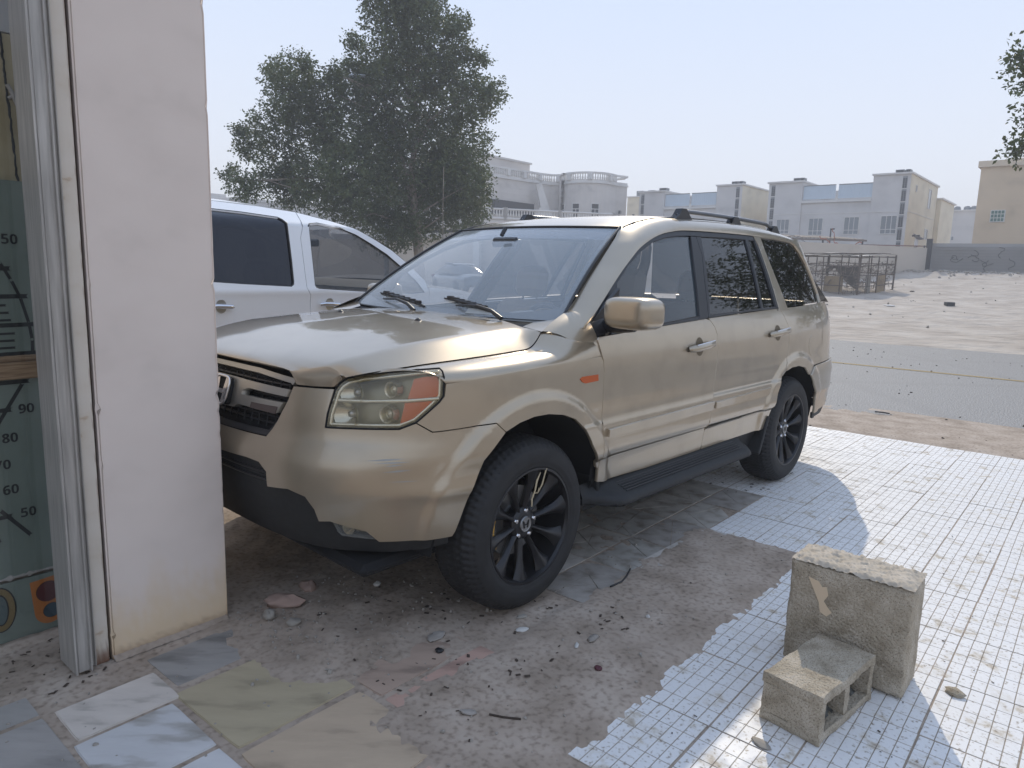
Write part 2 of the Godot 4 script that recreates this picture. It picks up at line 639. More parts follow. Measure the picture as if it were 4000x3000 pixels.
# outer edge of the body-coloured frame above the doors, from the fender's shoulder to the tail: x, y
const FRAME := [Vector2(.388, 1.161), Vector2(.52, 1.248), Vector2(.701, 1.367), Vector2(.848, 1.454), Vector2(1.02, 1.541), Vector2(1.222, 1.607), Vector2(1.418, 1.640), Vector2(1.59, 1.653), Vector2(2.02, 1.663), Vector2(2.455, 1.667), Vector2(2.85, 1.668), Vector2(3.17, 1.662)]
const INNER := [Vector3(.30, 1.17, .786), Vector3(.45, 1.252, .752), Vector3(.62, 1.370, .715), Vector3(.757, 1.460, .683), Vector3(.93, 1.575, .641), Vector3(1.04, 1.640, .606), Vector3(1.25, 1.690, .601), Vector3(1.5, 1.718, .595), Vector3(2.0, 1.738, .582), Vector3(2.45, 1.742, .572), Vector3(2.86, 1.731, .56), Vector3(3.2, 1.705, .542)]

func spin(at: Vector3, ax: Vector3) -> Transform3D:
	# a frame whose y axis is «ax»
	var y := ax.normalized()
	var x := y.cross(Vector3.UP if absf(y.y) < .9 else Vector3.RIGHT).normalized()
	return Transform3D(Basis(x, y, x.cross(y)), at)

func make_wheel(root: Node3D, at: Vector3, left: bool, scraped: bool) -> void:
	var w := group_part("wheel", root)
	w.position = at
	if not left:
		w.rotation.y = PI
	# local: y axis of the lathe runs outwards (+z)
	var t := Transform3D(Basis(Vector3(1, 0, 0), Vector3(0, 0, 1), Vector3(0, -1, 0)), Vector3.ZERO)
	var prof := [[.240, .112], [.250, .122], [.272, .128], [.300, .128], [.325, .121], [.342, .108], [.354, .094], [.362, .078], [.366, .05], [.367, .0], [.366, -.05], [.362, -.078], [.350, -.1], [.325, -.12], [.27, -.125], [.24, -.112]]
	if not M.has("wheel_meshes"):
		var ty := Mb.new()
		var nv := 46
		ty.grid(300, nv, func(a: float, b: float) -> Vector3:
			var k := b * (prof.size() - 1)
			var i := mini(int(k), prof.size() - 2)
			var r: float = lerpf(prof[i][0], prof[i + 1][0], k - i)
			var h: float = lerpf(prof[i][1], prof[i + 1][1], k - i)
			var an := a * TAU
			if r > .333:
				var g := 0.0
				if absf(absf(h) - .026) < .0045 or absf(absf(h) - .066) < .0035:
					g = .007
				elif absf(h) > .066:
					g = .0065 * float(fposmod(an * 75.0 / TAU + absf(h) * 6.0, 1.0) < .34)
				else:
					g = .006 * float(fposmod(an * 75.0 / TAU + h * 20.0 * signf(h), 1.0) < .24)
				r -= g
			elif r > .26 and r < .33 and h > 0.0:
				r += .0
				h -= .0015 * float(absf(r - .262) < .004) - .0012 * float(absf(r - .318) < .003)
			return t * Vector3(cos(an) * r, h, sin(an) * r))
		# normals of the sheet point either way: make them point out of the tyre's ring
		for i in ty.v.size():
			var p := ty.v[i]
			var c := Vector3(p.x, p.y, 0).normalized() * .30
			if ty.n[i].dot(p - c) < 0.0:
				ty.n[i] = -ty.n[i]
		var ix := ty.ix
		ty.ix = PackedInt32Array()
		for i in range(0, ix.size(), 3):
			ty.tri(ix[i], ix[i + 1], ix[i + 2])
		var rim := Mb.new()
		rim.lathe([Vector2(.252, .112), Vector2(.246, .122), Vector2(.238, .122), Vector2(.232, .108), Vector2(.226, .06), Vector2(.215, .0), Vector2(.215, -.09), Vector2(.236, -.112)], 72, t)
		rim.lathe([Vector2(.075, .03), Vector2(.07, .068), Vector2(.055, .078), Vector2(.034, .079)], 40, t)
		rim.lathe([Vector2(.0, .03), Vector2(.075, .03)], 40, t)
		var spoke := Mb.new()
		# a blade that is narrow at the hub and opens to the rim, with a sharp ridge
		spoke.grid(14, 8, func(a: float, b: float) -> Vector3:
			var r := lerpf(.055, .233, a)
			var half := lerpf(.0125, .016, a) + .036 * pow(a, 3.6)
			var q := (b - .5) * 2.0
			var h := lerpf(.074, .112, pow(a, .8)) - .004 * sin(a * PI) - .016 * pow(absf(q), 1.5)
			return t * Vector3(r, h, q * half), Vector3(0, 0, 1))
		spoke.grid(14, 4, func(a: float, b: float) -> Vector3:
			var r := lerpf(.055, .233, a)
			var half := lerpf(.0125, .016, a) + .036 * pow(a, 3.6)
			return t * Vector3(r, lerpf(.058, .096, pow(a, .8)) - .035 * sin(b * PI), (b - .5) * 2.0 * half), Vector3(0, 0, -1))
		var cap := Mb.new()
		cap.lathe([Vector2(.034, .07), Vector2(.0335, .084), Vector2(.031, .087), Vector2(.028, .0855), Vector2(.0, .0855)], 28, t)
		var mark := Mb.new()
		for s in [-1.0, 1.0]:
			mark.prism(pv([s * .013, .016, s * .019, .016, s * .0125, -.016, s * .0065, -.016, s * .0085, -.002, s * .0075, .001]), Transform3D(Basis(), Vector3(0, 0, .0882)), .002)
		mark.prism(pv([-.009, .001, .009, .001, .0085, -.004, -.0085, -.004]), Transform3D(Basis(), Vector3(0, 0, .0884)), .002)
		var nut := Mb.new()
		nut.lathe([Vector2(.0115, .0), Vector2(.0115, .012), Vector2(.0085, .018), Vector2(.0, .0195)], 6, t)
		var disc := Mb.new()
		disc.lathe([Vector2(.07, .015), Vector2(.15, .015), Vector2(.15, -.012), Vector2(.07, -.012)], 48, t)
		disc.lathe([Vector2(.0, .025), Vector2(.075, .025), Vector2(.078, -.02)], 32, t)
		M.wheel_meshes = [ty.mesh(), rim.mesh(), spoke.mesh(), cap.mesh(), mark.mesh(), nut.mesh(), disc.mesh()]
	var ms: Array = M.wheel_meshes
	part("tyre", ms[0], M.rubber, w)
	part("rim", ms[1], M.rim_black, w)
	for k in 10:
		var s := part("spoke", ms[2], M.rim_black, w)
		s.rotation.z = TAU * (k + .25) / 10.0
	part("hub_cap", ms[3], M.steel, w)
	part("hub_emblem", ms[4], M.gloss_black, w)
	for k in 5:
		var nn := part("lug_nut", ms[5], M.chrome, w)
		var a := TAU * (k + .18) / 5.0
		nn.position = Vector3(cos(a) * .057, sin(a) * .057, .066)
	part("brake_disc", ms[6], M.steel, w)
	var cal := Mb.new()
	for a in [150, 163, 176, 189, 202]:
		var an := deg_to_rad(a if left else 180 - a)
		cal.box(Vector3(cos(an) * .178, sin(an) * .178, .034), Vector3(.050, .044, .05), .008, Basis(Vector3(0, 0, 1), an))
	part("brake_caliper", cal, M.caliper, w)
	if scraped:
		# the bare metal showing where one spoke's black coat has come off
		var sc := Mb.new()
		sc.tube([t * Vector3(.02, .097, -.075), t * Vector3(.012, .103, -.11), t * Vector3(.022, .111, -.15), t * Vector3(.025, .116, -.19), t * Vector3(.042, .1195, -.222)], [.003, .004, .0035, .0045, .002], 5)
		sc.tube([t * Vector3(.055, .1, -.13), t * Vector3(.068, .109, -.165), t * Vector3(.072, .1155, -.2), t * Vector3(.079, .1195, -.232)], [.002, .0038, .003, .0042], 5)
		sc.tube([t * Vector3(.022, .108, -.135), t * Vector3(.045, .106, -.13), t * Vector3(.055, .104, -.15)], [.0022, .0022, .0015], 5)
		part("paint_scrape", sc, M.cream_scrape, w, "bare streaks where the black coat has peeled from the upper spokes")

func make_suv() -> void:
	ol = crv([Vector2(-.885, 0), Vector2(-.878, .25), Vector2(-.845, .47), Vector2(-.77, .66), Vector2(-.645, .80), Vector2(-.49, .895), Vector2(-.30, .945), Vector2(-.05, .968), Vector2(.25, .965), Vector2(.6, .955), Vector2(1.2, .955), Vector2(1.8, .955), Vector2(2.3, .958), Vector2(2.7, .968), Vector2(3.1, .955), Vector2(3.4, .925), Vector2(3.60, .875), Vector2(3.74, .78), Vector2(3.82, .62), Vector2(3.86, .35), Vector2(3.87, 0)])
	al.append(0.0)
	for i in range(1, ol.size()):
		al.append(al[-1] + ol[i].distance_to(ol[i - 1]))
	var car := thing("sport_utility_vehicle", "beige gold four-door sport utility vehicle with black alloy wheels, its nose behind the white pillar", "car", CAR, YAW)
	var paint: Material = M.paint
	var xs := SX
	# --- nose ---
	var mb := Mb.new()
	mb.patch(shrink(both([0, .765, .35, .772, .397, .834, .445, .916, .462, .968, .661, .973, .639, .885, .634, .835, .822, .838, .924, .84, .985, .862, 1.046, .827, 1.31, .837, 1.356, .797, 1.25, .704, 1.19, .58, 1.142, .441, 1.13, .421, .848, .418, .80, .462, .665, .494, .615, .488, .602, .536, .569, .58, .493, .597, .38, .586, .379, .644, .336, .673, .256, .677, 0, .667])), .018, skin, 1.0, .03)
	var bumper := part("front_bumper", mb, paint, car)
	# the lower mouth and chin, black plastic
	mb = Mb.new()
	mb.patch(both([0, .66, .256, .672, .34, .668, .374, .64, .376, .582, .49, .592, .565, .575, .597, .532, .61, .482, .66, .488, .70, .43, 1.13, .415, 1.13, .375, .9, .35, .55, .345, 0, .35]), .03, sunk(.03), 1.0, .0)
	part("lower_valance", mb, M.black_plastic, bumper)
	mb = Mb.new()
	for y in [.63, .60]:
		for s in range(-11, 11):
			mb.tube([sunk(.027).call(Vector2(s * .034, y)), sunk(.027).call(Vector2((s + 1) * .034, y))], [.006], 6, false)
	part("air_intake_bar", mb, M.black_trim, bumper)
	# dull scuffs on the corner
	mb = Mb.new()
	for q in [[.80, .730, .95, .738, .0035], [.83, .722, .965, .726, .003], [.86, .690, .97, .697, .003], [.88, .655, 1.0, .655, .0016], [.87, .712, .94, .716, .0025]]:
		var k := sunk(-.0008)
		mb.patch(pv([q[0], q[1], (q[0] + q[2]) * .5, (q[1] + q[3]) * .5 - q[4], q[2], q[3], (q[0] + q[2]) * .5, (q[1] + q[3]) * .5 + q[4]]), .03, k, 1.0, 0.0)
	part("scuff_mark", mb, M.dash, bumper, "dark scuff marks on the bumper corner")
	# --- grille ---
	var gr := group_part("grille", car)
	mb = Mb.new()
	mb.patch(both([0, 1.022, .215, 1.021, .46, 1.008, .455, .916, .405, .83, .36, .765, 0, .758]), .04, sunk(.055), 1.0, 0.0)
	part("grille_backing", mb, M.inner_black, gr)
	mb = Mb.new()
	mb.patch(both([0, 1.014, .21, 1.013, .44, .997, .452, .985, .44, .972, .43, .978, .21, .995, 0, .996]), .03, sunk(.012), 1.0, .02)
	part("top_bar", mb, M.silver, gr)
	mb = Mb.new()
	mb.patch(both([0, .788, .345, .793, .40, .845, .41, .838, .357, .774, 0, .767]), .03, sunk(.008), 1.0, .03)
	part("lower_bar", mb, M.black_trim, gr)
	mb = Mb.new()
	mb.patch(both([0, .961, .10, .960, .447, .953, .437, .926, .193, .931, .150, .915, .149, .901, .425, .904, .408, .885, .392, .862, .13, .861, .097, .845, 0, .842]), .02, sunk(-.004), 1.0, .035)
	part("silver_bar", mb, M.silver, gr)
	for y in [.972, .918, .84, .815]:
		mb = Mb.new()
		for k in 20:
			var w := .40 if y > .9 else .36
			mb.tube([sunk(.045).call(Vector2(lerpf(-w, w, k / 20.0), y)), sunk(.045).call(Vector2(lerpf(-w, w, (k + 1) / 20.0), y))], [.006], 6, false)
		part("slat", mb, M.black_trim, gr)
	for k in range(-7, 8):
		mb = Mb.new()
		var s: float = k * .056
		mb.tube([sunk(.04).call(Vector2(s, .80)), sunk(.04).call(Vector2(s, .985))], [.0035], 5, false)
		part("grille_rib", mb, M.black_plastic, gr)
	# emblem: a tapered letter in a rounded chrome frame
	var em := part("emblem", Mb.new(), M.chrome, gr)
	mb = Mb.new()
	var front := sunk(-.026)
	var fr := Transform3D(Basis(Vector3(0, 0, 1), Vector3(-.25, 1, 0).normalized() * Vector3(-1, 1, 1), Vector3(-1, -.28, 0).normalized()), front.call(Vector2(.022, .902)))
	fr.basis = Basis(Vector3(0, 0, 1), Vector3(.27, .96, 0).normalized(), Vector3(-.96, .27, 0).normalized())
	var ring := []
	for k in 40:
		var a := TAU * k / 40.0
		var q := Vector2(signf(cos(a)) * pow(absf(cos(a)), .5), signf(sin(a)) * pow(absf(sin(a)), .5))
		ring.append(Vector3(q.x * (.062 - .008 * (1.0 - (q.y + 1) * .5)), q.y * .056, 0))
	ring.append(ring[0])
	var rp := []
	for p in ring:
		rp.append(fr * (p as Vector3))
	mb.tube(rp, [.0062], 8, false)
	for s in [-1.0, 1.0]:
		mb.prism(pv([s * .026, .052, s * .047, .052, s * .036, -.052, s * .015, -.052, s * .021, -.012, s * .017, -.004]), fr, .012)
	mb.prism(pv([-.026, .004, .026, .004, .0235, -.013, -.0235, -.013]), Transform3D(fr.basis, fr * Vector3(0, 0, .0015)), .012)
	em.mesh = mb.mesh()
	mb = Mb.new()
	var back := PackedVector2Array()
	for k in 40:
		back.append(Vector2(ring[k].x, ring[k].y))
	mb.prism(back, Transform3D(fr.basis, fr * Vector3(0, 0, -.008)), .02)
	part("emblem_backing", mb, M.inner_black, gr)
	mb = Mb.new()
	mb.patch(pv([.233, .882, .397, .885, .389, .858, .227, .861]), .02, sunk(-.0075), 1.0, .006)
	part("name_plate", mb, M.scratched, gr, "small worn dark plate on the grille bar")
	# --- bonnet ---
	mb = Mb.new()
	mb.grid(70, 84, func(a: float, b: float) -> Vector3: return hood_at(a, (b * 2.0 - 1.0)), Vector3(-.2, 1, 0))
	# its lip, rolled down to the grille and the cheeks beside it
	var lip := [Vector2(0, 1.022), Vector2(.215, 1.022), Vector2(.40, 1.016), Vector2(.44, 1.008), Vector2(.458, .990), Vector2(.475, .974), Vector2(.56, .975), Vector2(.655, .979), Vector2(.682, 1.0), Vector2(.714, 1.019)]
	var lipb := [0.0, .31, .585, .64, .66, .685, .80, .935, .965, 1.0]
	mb.grid(120, 7, func(a: float, b: float) -> Vector3:
		var w := absf(a * 2.0 - 1.0)
		var i := 0
		while i < lipb.size() - 2 and lipb[i + 1] < w:
			i += 1
		var q: Vector2 = lip[i].lerp(lip[i + 1], clampf((w - lipb[i]) / (lipb[i + 1] - lipb[i]), 0, 1))
		var lo := skin(q)
		var hi := hood_at(0.0, w)
		var m := hi.lerp(lo, b) + Vector3(-.010, .006, 0) * sin(b * PI)
		return Vector3(m.x, m.y, m.z * signf(a - .5)), Vector3(-1, .3, 0))
	mb.grid(120, 2, func(a: float, b: float) -> Vector3:
		var w := absf(a * 2.0 - 1.0)
		var i := 0
		while i < lipb.size() - 2 and lipb[i + 1] < w:
			i += 1
		var q: Vector2 = lip[i].lerp(lip[i + 1], clampf((w - lipb[i]) / (lipb[i + 1] - lipb[i]), 0, 1))
		var lo := skin(q)
		return Vector3(lo.x + .03 * b, lo.y, lo.z * signf(a - .5)), Vector3(0, -1, 0))
	var hood := part("hood", mb, paint, car)
	for s in [-1.0, 1.0]:
		mb = Mb.new()
		var p := hood_at(.74, s * .375)
		mb.grid(6, 6, func(a: float, b: float) -> Vector3: return p + Vector3(.012 * cos(a * PI) - .002, .014 * sin(a * PI) * sin(b * PI) - .002, .017 * (b * 2.0 - 1.0)), Vector3.UP)
		part("washer_nozzle", mb, M.black_trim, hood)
	# cheeks between bonnet and lamps close with the fenders
	# --- flanks ---
	panel("front_fender", [.985, .862, 1.046, .827, 1.31, .837, 1.356, .797, 1.43, .822, 1.512, .835, 1.60, .834, 1.70, .817, 1.78, .788, 1.851, .733, 1.90, .675, 1.945, .61, 1.985, .53, 2.00, .53, 2.003, .746, 2.021, .969, 2.017, 1.013, 2.0, 1.04, 1.6, 1.03, 1.30, 1.015, 1.10, 1.0, 1.093, .955, 1.074, .933], paint, car, .0125)
	# fender top, up to the bonnet seam and the foot of the pillar
	mb = Mb.new()
	mb.grid(60, 12, func(a: float, b: float) -> Vector3:
		var s := lerpf(1.10, 2.0, a)
		var lo := skin(Vector2(s, lerpf(1.0, 1.04, smoothstep(0.0, 1.0, a))))
		if a < 0.25:
			lo = skin(Vector2(lerpf(.735, 1.10, a * 4.0), lerpf(1.022, 1.0, pow(a * 4.0, 5.0)) + .032 * sin(a * 4.0 * PI * .9)))
		else:
			s = lerpf(1.10, 2.0, (a - .25) / .75)
			lo = skin(Vector2(s, lerpf(1.0, 1.04, (a - .25) / .75)))
		var hi := seam(lerpf(.06, 1.0, minf(a / .93, 1.0)))
		if a > .93:
			hi = hi.lerp(Vector3(.33, 1.17, .79), (a - .93) / .07)
		hi -= Vector3(0, .004, -.004)
		var q := b * PI * .5
		return Vector3(lerpf(lo.x, hi.x, b), lo.y + (hi.y - lo.y) * sin(q), lo.z + (hi.z - lo.z) * (1.0 - cos(q))), Vector3(0, 1, .8))
	sided("fender_top", mb, paint, car)
	# scuttle corner between fender, windscreen and mirror
	mb = Mb.new()
	mb.grid(8, 12, func(a: float, b: float) -> Vector3:
		var lo := skin(Vector2(lerpf(1.90, 2.0, a), 1.036)).lerp(Vector3(.40, 1.155, .885), a * 0.0)
		lo = Vector3(lerpf(.36, .455, a), lerpf(1.035, 1.04, a), .925)
		var hi := Vector3(lerpf(.195, .42, a), lerpf(1.152, 1.235, a) + .006 * sin(a * PI), lerpf(.800, .765, a))
		var q := b * PI * .5
		return Vector3(lerpf(lo.x, hi.x, b), lo.y + (hi.y - lo.y) * sin(q), lo.z + (hi.z - lo.z) * (1.0 - cos(q))), Vector3(0, 1, .8))
	mb.grid(5, 5, func(a: float, b: float) -> Vector3:
		var n := Vector3(.228, 1.160, .66).lerp(Vector3(.30, 1.176, .66), b)
		var f := Vector3(.190, 1.150, .803).lerp(Vector3(.37, 1.200, .780), b)
		return n.lerp(f, a), Vector3(0, 1, 0))
	sided("scuttle_corner", mb, paint, car)
	for d in panel("front_door", [2.003, .746, 2.021, .969, 2.017, 1.013, 1.984, 1.113, 2.0, 1.125, 2.105, 1.128, 2.604, 1.152, 3.02, 1.170, 3.06, 1.160, 3.10, 1.12, 3.117, 1.075, 3.11, .951, 3.069, .753, 3.016, .462, 3.01, .435, 2.435, .437, 2.05, .450, 2.00, .46, 2.00, .53], paint, car):
		fit_door(d, 2.875, 1.025, .0, d.name.ends_with("1"))
	for d in panel("rear_door", [3.016, .462, 3.069, .753, 3.11, .951, 3.117, 1.075, 3.10, 1.12, 3.06, 1.160, 3.05, 1.172, 3.995, 1.203, 4.028, 1.199, 4.095, 1.09, 4.097, .972, 4.06, .85, 3.977, .760, 3.93, .66, 3.895, .56, 3.85, .47, 3.80, .435, 3.02, .435], paint, car, .018):
		fit_door(d, 3.90, 1.05, .0, d.name.ends_with("1"))
	panel("rear_quarter", [4.028, 1.203, 4.095, 1.09, 4.097, .972, 4.06, .85, 3.977, .760, 4.04, .795, 4.126, .812, 4.246, .813, 4.37, .790, 4.45, .735, 4.53, .79, 4.90, .797, 5.32, .797, 5.36, 1.02, 5.32, 1.17, 5.20, 1.222, 4.80, 1.222], paint, car, .016)
	panel("rear_bumper", [4.45, .733, 4.53, .789, 4.90, .796, 6.10, .796, 6.10, .42, 4.95, .44, 4.66, .43, 4.63, .52, 4.58, .61, 4.52, .68], paint, car, .03, -.012)
	panel("rear_valance", [4.66, .43, 4.95, .44, 6.10, .42, 6.10, .36, 4.7, .38], M.black_plastic, car, .05)
	panel("fuel_door", [4.452, .935, 4.47, .99, 4.515, 1.012, 4.56, .99, 4.578, .935, 4.56, .88, 4.515, .858, 4.47, .88], paint, car, .02, -.0015)
	panel("tail_lamp", [5.34, .80, 5.50, .80, 5.50, 1.17, 5.36, 1.17, 5.38, 1.02], M.red_lens, car, .03)
	mb = Mb.new()
	mb.patch(both([5.52, .80, 5.52, 1.22, 6.12, 1.22, 6.12, .80]).slice(0, 4), .05, skin, 1.0, .02)
	sided("tailgate", mb, paint, car)
	# side indicator on the fender
	panel("side_marker", [1.828, .955, 1.85, .964, 1.971, .963, 1.972, .931, 1.87, .929, 1.845, .938], M.amber, car, .02, -.004)
	# --- glasshouse ---
	mb = Mb.new()
	mb.grid(96, 12, func(a: float, b: float) -> Vector3:
		var k := a * (FRAME.size() - 1)
		var i := mini(int(k), FRAME.size() - 2)
		var f: Vector2 = FRAME[i].cubic_interpolate(FRAME[i + 1], FRAME[maxi(i - 1, 0)], FRAME[mini(i + 2, FRAME.size() - 1)], k - i)
		var g: Vector3 = INNER[i].cubic_interpolate(INNER[i + 1], INNER[maxi(i - 1, 0)], INNER[mini(i + 2, INNER.size() - 1)], k - i)
		var lo := Vector3(f.x, f.y, zg(f.x, f.y) + .004)
		var q := b * PI * .5
		return Vector3(lerpf(lo.x, g.x, b), lo.y + (g.y - lo.y) * sin(q), lo.z + (g.z - lo.z) * (1.0 - cos(q))), Vector3(0, 1, .6))
	sided("roof_side", mb, paint, car)
	mb = Mb.new()
	mb.grid(60, 40, func(a: float, b: float) -> Vector3: return roof_at(a, b * 2.0 - 1.0), Vector3.UP)
	part("roof", mb, paint, car)
	# black strip in the roof ditch
	mb = Mb.new()
	var dp := []
	for k in 25:
		dp.append(roof_at(.005 + .95 * k / 24.0, 1.0) + Vector3(0, .001, .002))
	mb.tube(dp, [.0055], 6)
	sided("roof_ditch_trim", mb, M.black_trim, car)
	# windscreen
	mb = Mb.new()
	mb.grid(40, 24, func(a: float, b: float) -> Vector3: return screen_at((a * 2.0 - 1.0) * .985, .02 + .965 * b), Vector3(-1, 1, 0))
	var ws := part("windshield", mb, M.windscreen, car)
	mb = Mb.new()
	mb.grid(40, 6, func(a: float, b: float) -> Vector3: return screen_at((a * 2.0 - 1.0) * .98, .83 + .15 * b, .004), Vector3(-1, 1, 0))
	part("sun_band", mb, M.tint_band, ws)
	mb = Mb.new()
	mb.grid(40, 4, func(a: float, b: float) -> Vector3:
		var u := a * 2.0 - 1.0
		return screen_at(u * .98, lerpf(.015, .085 + .05 * smoothstep(.6, 1.0, absf(u)) - .02, b), .0035), Vector3(-1, 1, 0))
	for s in [-1.0, 1.0]:
		mb.grid(3, 24, func(a: float, b: float) -> Vector3: return screen_at(s * lerpf(.945, .985, a), .02 + .96 * b, .0038), Vector3(-1, 1, 0))
	part("black_border", mb, M.black_trim, ws)
	mb = Mb.new()
	mb.patch(pv([.30, .035, .52, .035, .52, .075, .30, .075]), .05, func(p: Vector2) -> Vector3: return screen_at(p.x, p.y, -.001), 1.0, 0.0)
	for i in mb.n.size():
		mb.n[i] = Vector3(-.6, .8, 0)
	part("sticker", mb, M.sticker, ws)
	mb = Mb.new()
	var tr := []
	for k in 21:
		tr.append(screen_at(lerpf(-1, 1, k / 20.0), 1.0) + Vector3(0, .002, 0))
	mb.tube(tr, [.0065], 6)
	for s in [-1.0, 1.0]:
		tr = []
		for k in 21:
			tr.append(screen_at(s, k / 20.0) + Vector3(-.002, .004, 0))
		mb.tube(tr, [.008], 6)
	part("rubber_seal", mb, M.black_trim, ws)
	# cowl and wipers
	mb = Mb.new()
	mb.grid(40, 5, func(a: float, b: float) -> Vector3:
		var u := a * 2.0 - 1.0
		return Vector3(lerpf(.21 - .03 * u * u, .30 + .04 * u * u, b), lerpf(1.130, 1.172, b), u * .745), Vector3.UP)
	part("cowl", mb, M.black_plastic, car)
	for w in [[.52, .20, .50, 1.0], [-.10, -.62, -.40, .9]]:
		mb = Mb.new()
		var foot := Vector3(.235, 1.185, w[0])
		var tip := screen_at(w[1], .075, -.012)
		var mid := foot.lerp(tip, .5) + Vector3(-.012, .03, 0)
		mb.tube([foot, foot.lerp(mid, .4) + Vector3(0, .012, 0), mid, tip], [.011, .009, .007, .005], 6)
		var b0 := screen_at(w[0] * .95 + .0, .055, -.006)
		var b1 := screen_at(w[1] - .17 * w[3], .135, -.006)
		mb.tube([b0, b0.lerp(b1, .33) + Vector3(-.006, .008, 0), b0.lerp(b1, .66) + Vector3(-.006, .008, 0), b1], [.005, .010, .010, .004], 6)
		for k in 7:
			mb.box(b0.lerp(b1, .12 + k * .12) + Vector3(-.004, .014, 0), Vector3(.012, .016, .05), .003)
		part("wiper", mb, M.black_trim, car)
	# door windows, black frames and posts
	var black: Material = M.black_trim
	side_window(car, "front_window", [.60, 1.15, .674, 1.27, .717, 1.357, .852, 1.441, .996, 1.512, 1.163, 1.572, 1.324, 1.604, 1.45, 1.617, 1.583, 1.624, 1.535, 1.52, 1.488, 1.423, 1.384, 1.187, 1.064, 1.165, .75, 1.150], M.side_glass)
	side_window(car, "rear_window", [1.706, 1.626, 2.0, 1.634, 2.315, 1.636, 2.272, 1.478, 2.194, 1.209, 1.500, 1.187, 1.615, 1.41], M.privacy_glass)
	side_window(car, "rear_vent_window", [2.357, 1.634, 2.446, 1.636, 2.437, 1.473, 2.416, 1.213, 2.221, 1.209, 2.291, 1.452], M.privacy_glass)
	side_window(car, "quarter_window", [2.565, 1.660, 2.85, 1.662, 3.14, 1.652, 3.20, 1.632, 3.255, 1.58, 3.298, 1.5, 3.318, 1.368, 3.325, 1.29, 3.30, 1.24, 3.25, 1.226, 2.867, 1.215, 2.600, 1.206, 2.565, 1.43, 2.555, 1.56], M.privacy_glass)
	for q in [
		["door_frame", [.388, 1.161, .52, 1.248, .701, 1.367, .848, 1.454, 1.02, 1.541, 1.222, 1.607, 1.418, 1.640, 1.59, 1.653, 1.598, 1.622, 1.583, 1.624, 1.45, 1.617, 1.324, 1.604, 1.163, 1.572, .996, 1.512, .852, 1.441, .717, 1.357, .66, 1.25, .64, 1.20, .60, 1.15, .56, 1.14, .45, 1.12, .375, 1.12]],
		["door_frame", [1.59, 1.653, 2.02, 1.663, 2.452, 1.667, 2.446, 1.636, 2.357, 1.634, 2.315, 1.636, 2.0, 1.634, 1.706, 1.626, 1.60, 1.624]],
		["door_post", [1.589, 1.620, 1.535, 1.52, 1.488, 1.423, 1.384, 1.187, 1.363, 1.172, 1.475, 1.180, 1.56, 1.38, 1.636, 1.52, 1.645, 1.62]],
		["door_post", [1.650, 1.62, 1.640, 1.52, 1.566, 1.38, 1.481, 1.180, 1.500, 1.187, 1.615, 1.41, 1.706, 1.622]],
		["window_bar", [2.315, 1.636, 2.357, 1.634, 2.291, 1.452, 2.221, 1.209, 2.194, 1.209, 2.272, 1.478]],
		["door_post", [2.446, 1.636, 2.455, 1.664, 2.474, 1.62, 2.468, 1.44, 2.448, 1.205, 2.416, 1.213, 2.437, 1.473]],
		["belt_trim", [.56, 1.128, .75, 1.140, 1.064, 1.155, 1.474, 1.174, 1.474, 1.180, 1.384, 1.187, 1.064, 1.165, .75, 1.150, .60, 1.15]],
		["belt_trim", [1.481, 1.175, 2.0, 1.195, 2.448, 1.203, 2.445, 1.216, 2.19, 1.210, 1.500, 1.188]]]:
		mb = Mb.new()
		mb.patch(pv(q[1]), .04, cabin(.002 if q[0] != "door_post" else -.001), 1.0, .02)
		sided(q[0], mb, black, car)
	mb = Mb.new()
	mb.patch(pv([2.453, 1.666, 2.56, 1.668, 2.548, 1.56, 2.558, 1.43, 2.594, 1.206, 2.594, 1.19, 2.44, 1.19, 2.452, 1.205, 2.472, 1.44, 2.478, 1.60]), .04, cabin(-.003), 1.0, .02)
	mb.patch(pv([2.56, 1.668, 2.56, 1.664, 2.85, 1.665, 3.14, 1.656, 3.21, 1.636, 3.262, 1.584, 3.305, 1.5, 3.325, 1.368, 3.332, 1.29, 3.307, 1.235, 3.25, 1.222, 2.6, 1.203, 2.6, 1.19, 3.48, 1.20, 3.46, 1.30, 3.42, 1.5, 3.36, 1.63, 3.30, 1.69, 3.17, 1.668]), .04, func(p: Vector2) -> Vector3: return Vector3(p.x, p.y, zg(p.x, p.y) + .003 - 1.4 * pow(maxf(0.0, p.x - 3.28), 2.0)), 1.0, .02)
	sided("rear_pillar", mb, paint, car)
	# tail: glass
	mb = Mb.new()
	mb.grid(16, 10, func(a: float, b: float) -> Vector3: return Vector3(lerpf(3.37, 3.74, b) - .10 * pow(absf(a * 2 - 1), 3.0), lerpf(1.70, 1.22, b), (a * 2 - 1) * lerpf(.58, .80, b)), Vector3(1, .3, 0))
	part("rear_windshield", mb, M.privacy_glass, car)
	# --- roof rails ---
	mb = Mb.new()
	var rl := []
	for k in 17:
		var x := lerpf(1.60, 3.06, k / 16.0)
		rl.append(Vector3(x, lerpf(1.768, 1.776, sin(k / 16.0 * PI)) - .05 * pow(maxf(0.0, (x - 2.85) / .21), 2.0) - .03 * pow(maxf(0, (1.7 - x) / .1), 2.0), .60 - .02 * (x - 1.6)))
	mb.tube(rl, [.013], 8)
	var rails := sided("roof_rail", mb, M.rail, car)
	mb = Mb.new()
	for x in [1.66, 2.36, 3.02]:
		mb.prism(pv([-.11, -.035, .11, -.035, .06, .0, .02, .035, -.03, .035, -.06, .0]), Transform3D(Basis(), Vector3(x, 1.747 - .018 * float(x > 2.9), .622 - .02 * (x - 1.6))), .045)
	for i in 2:
		part("rail_foot", mb if i == 0 else mb.mirror_z(), black, rails[i])
	# --- mirrors ---
	mb = Mb.new()
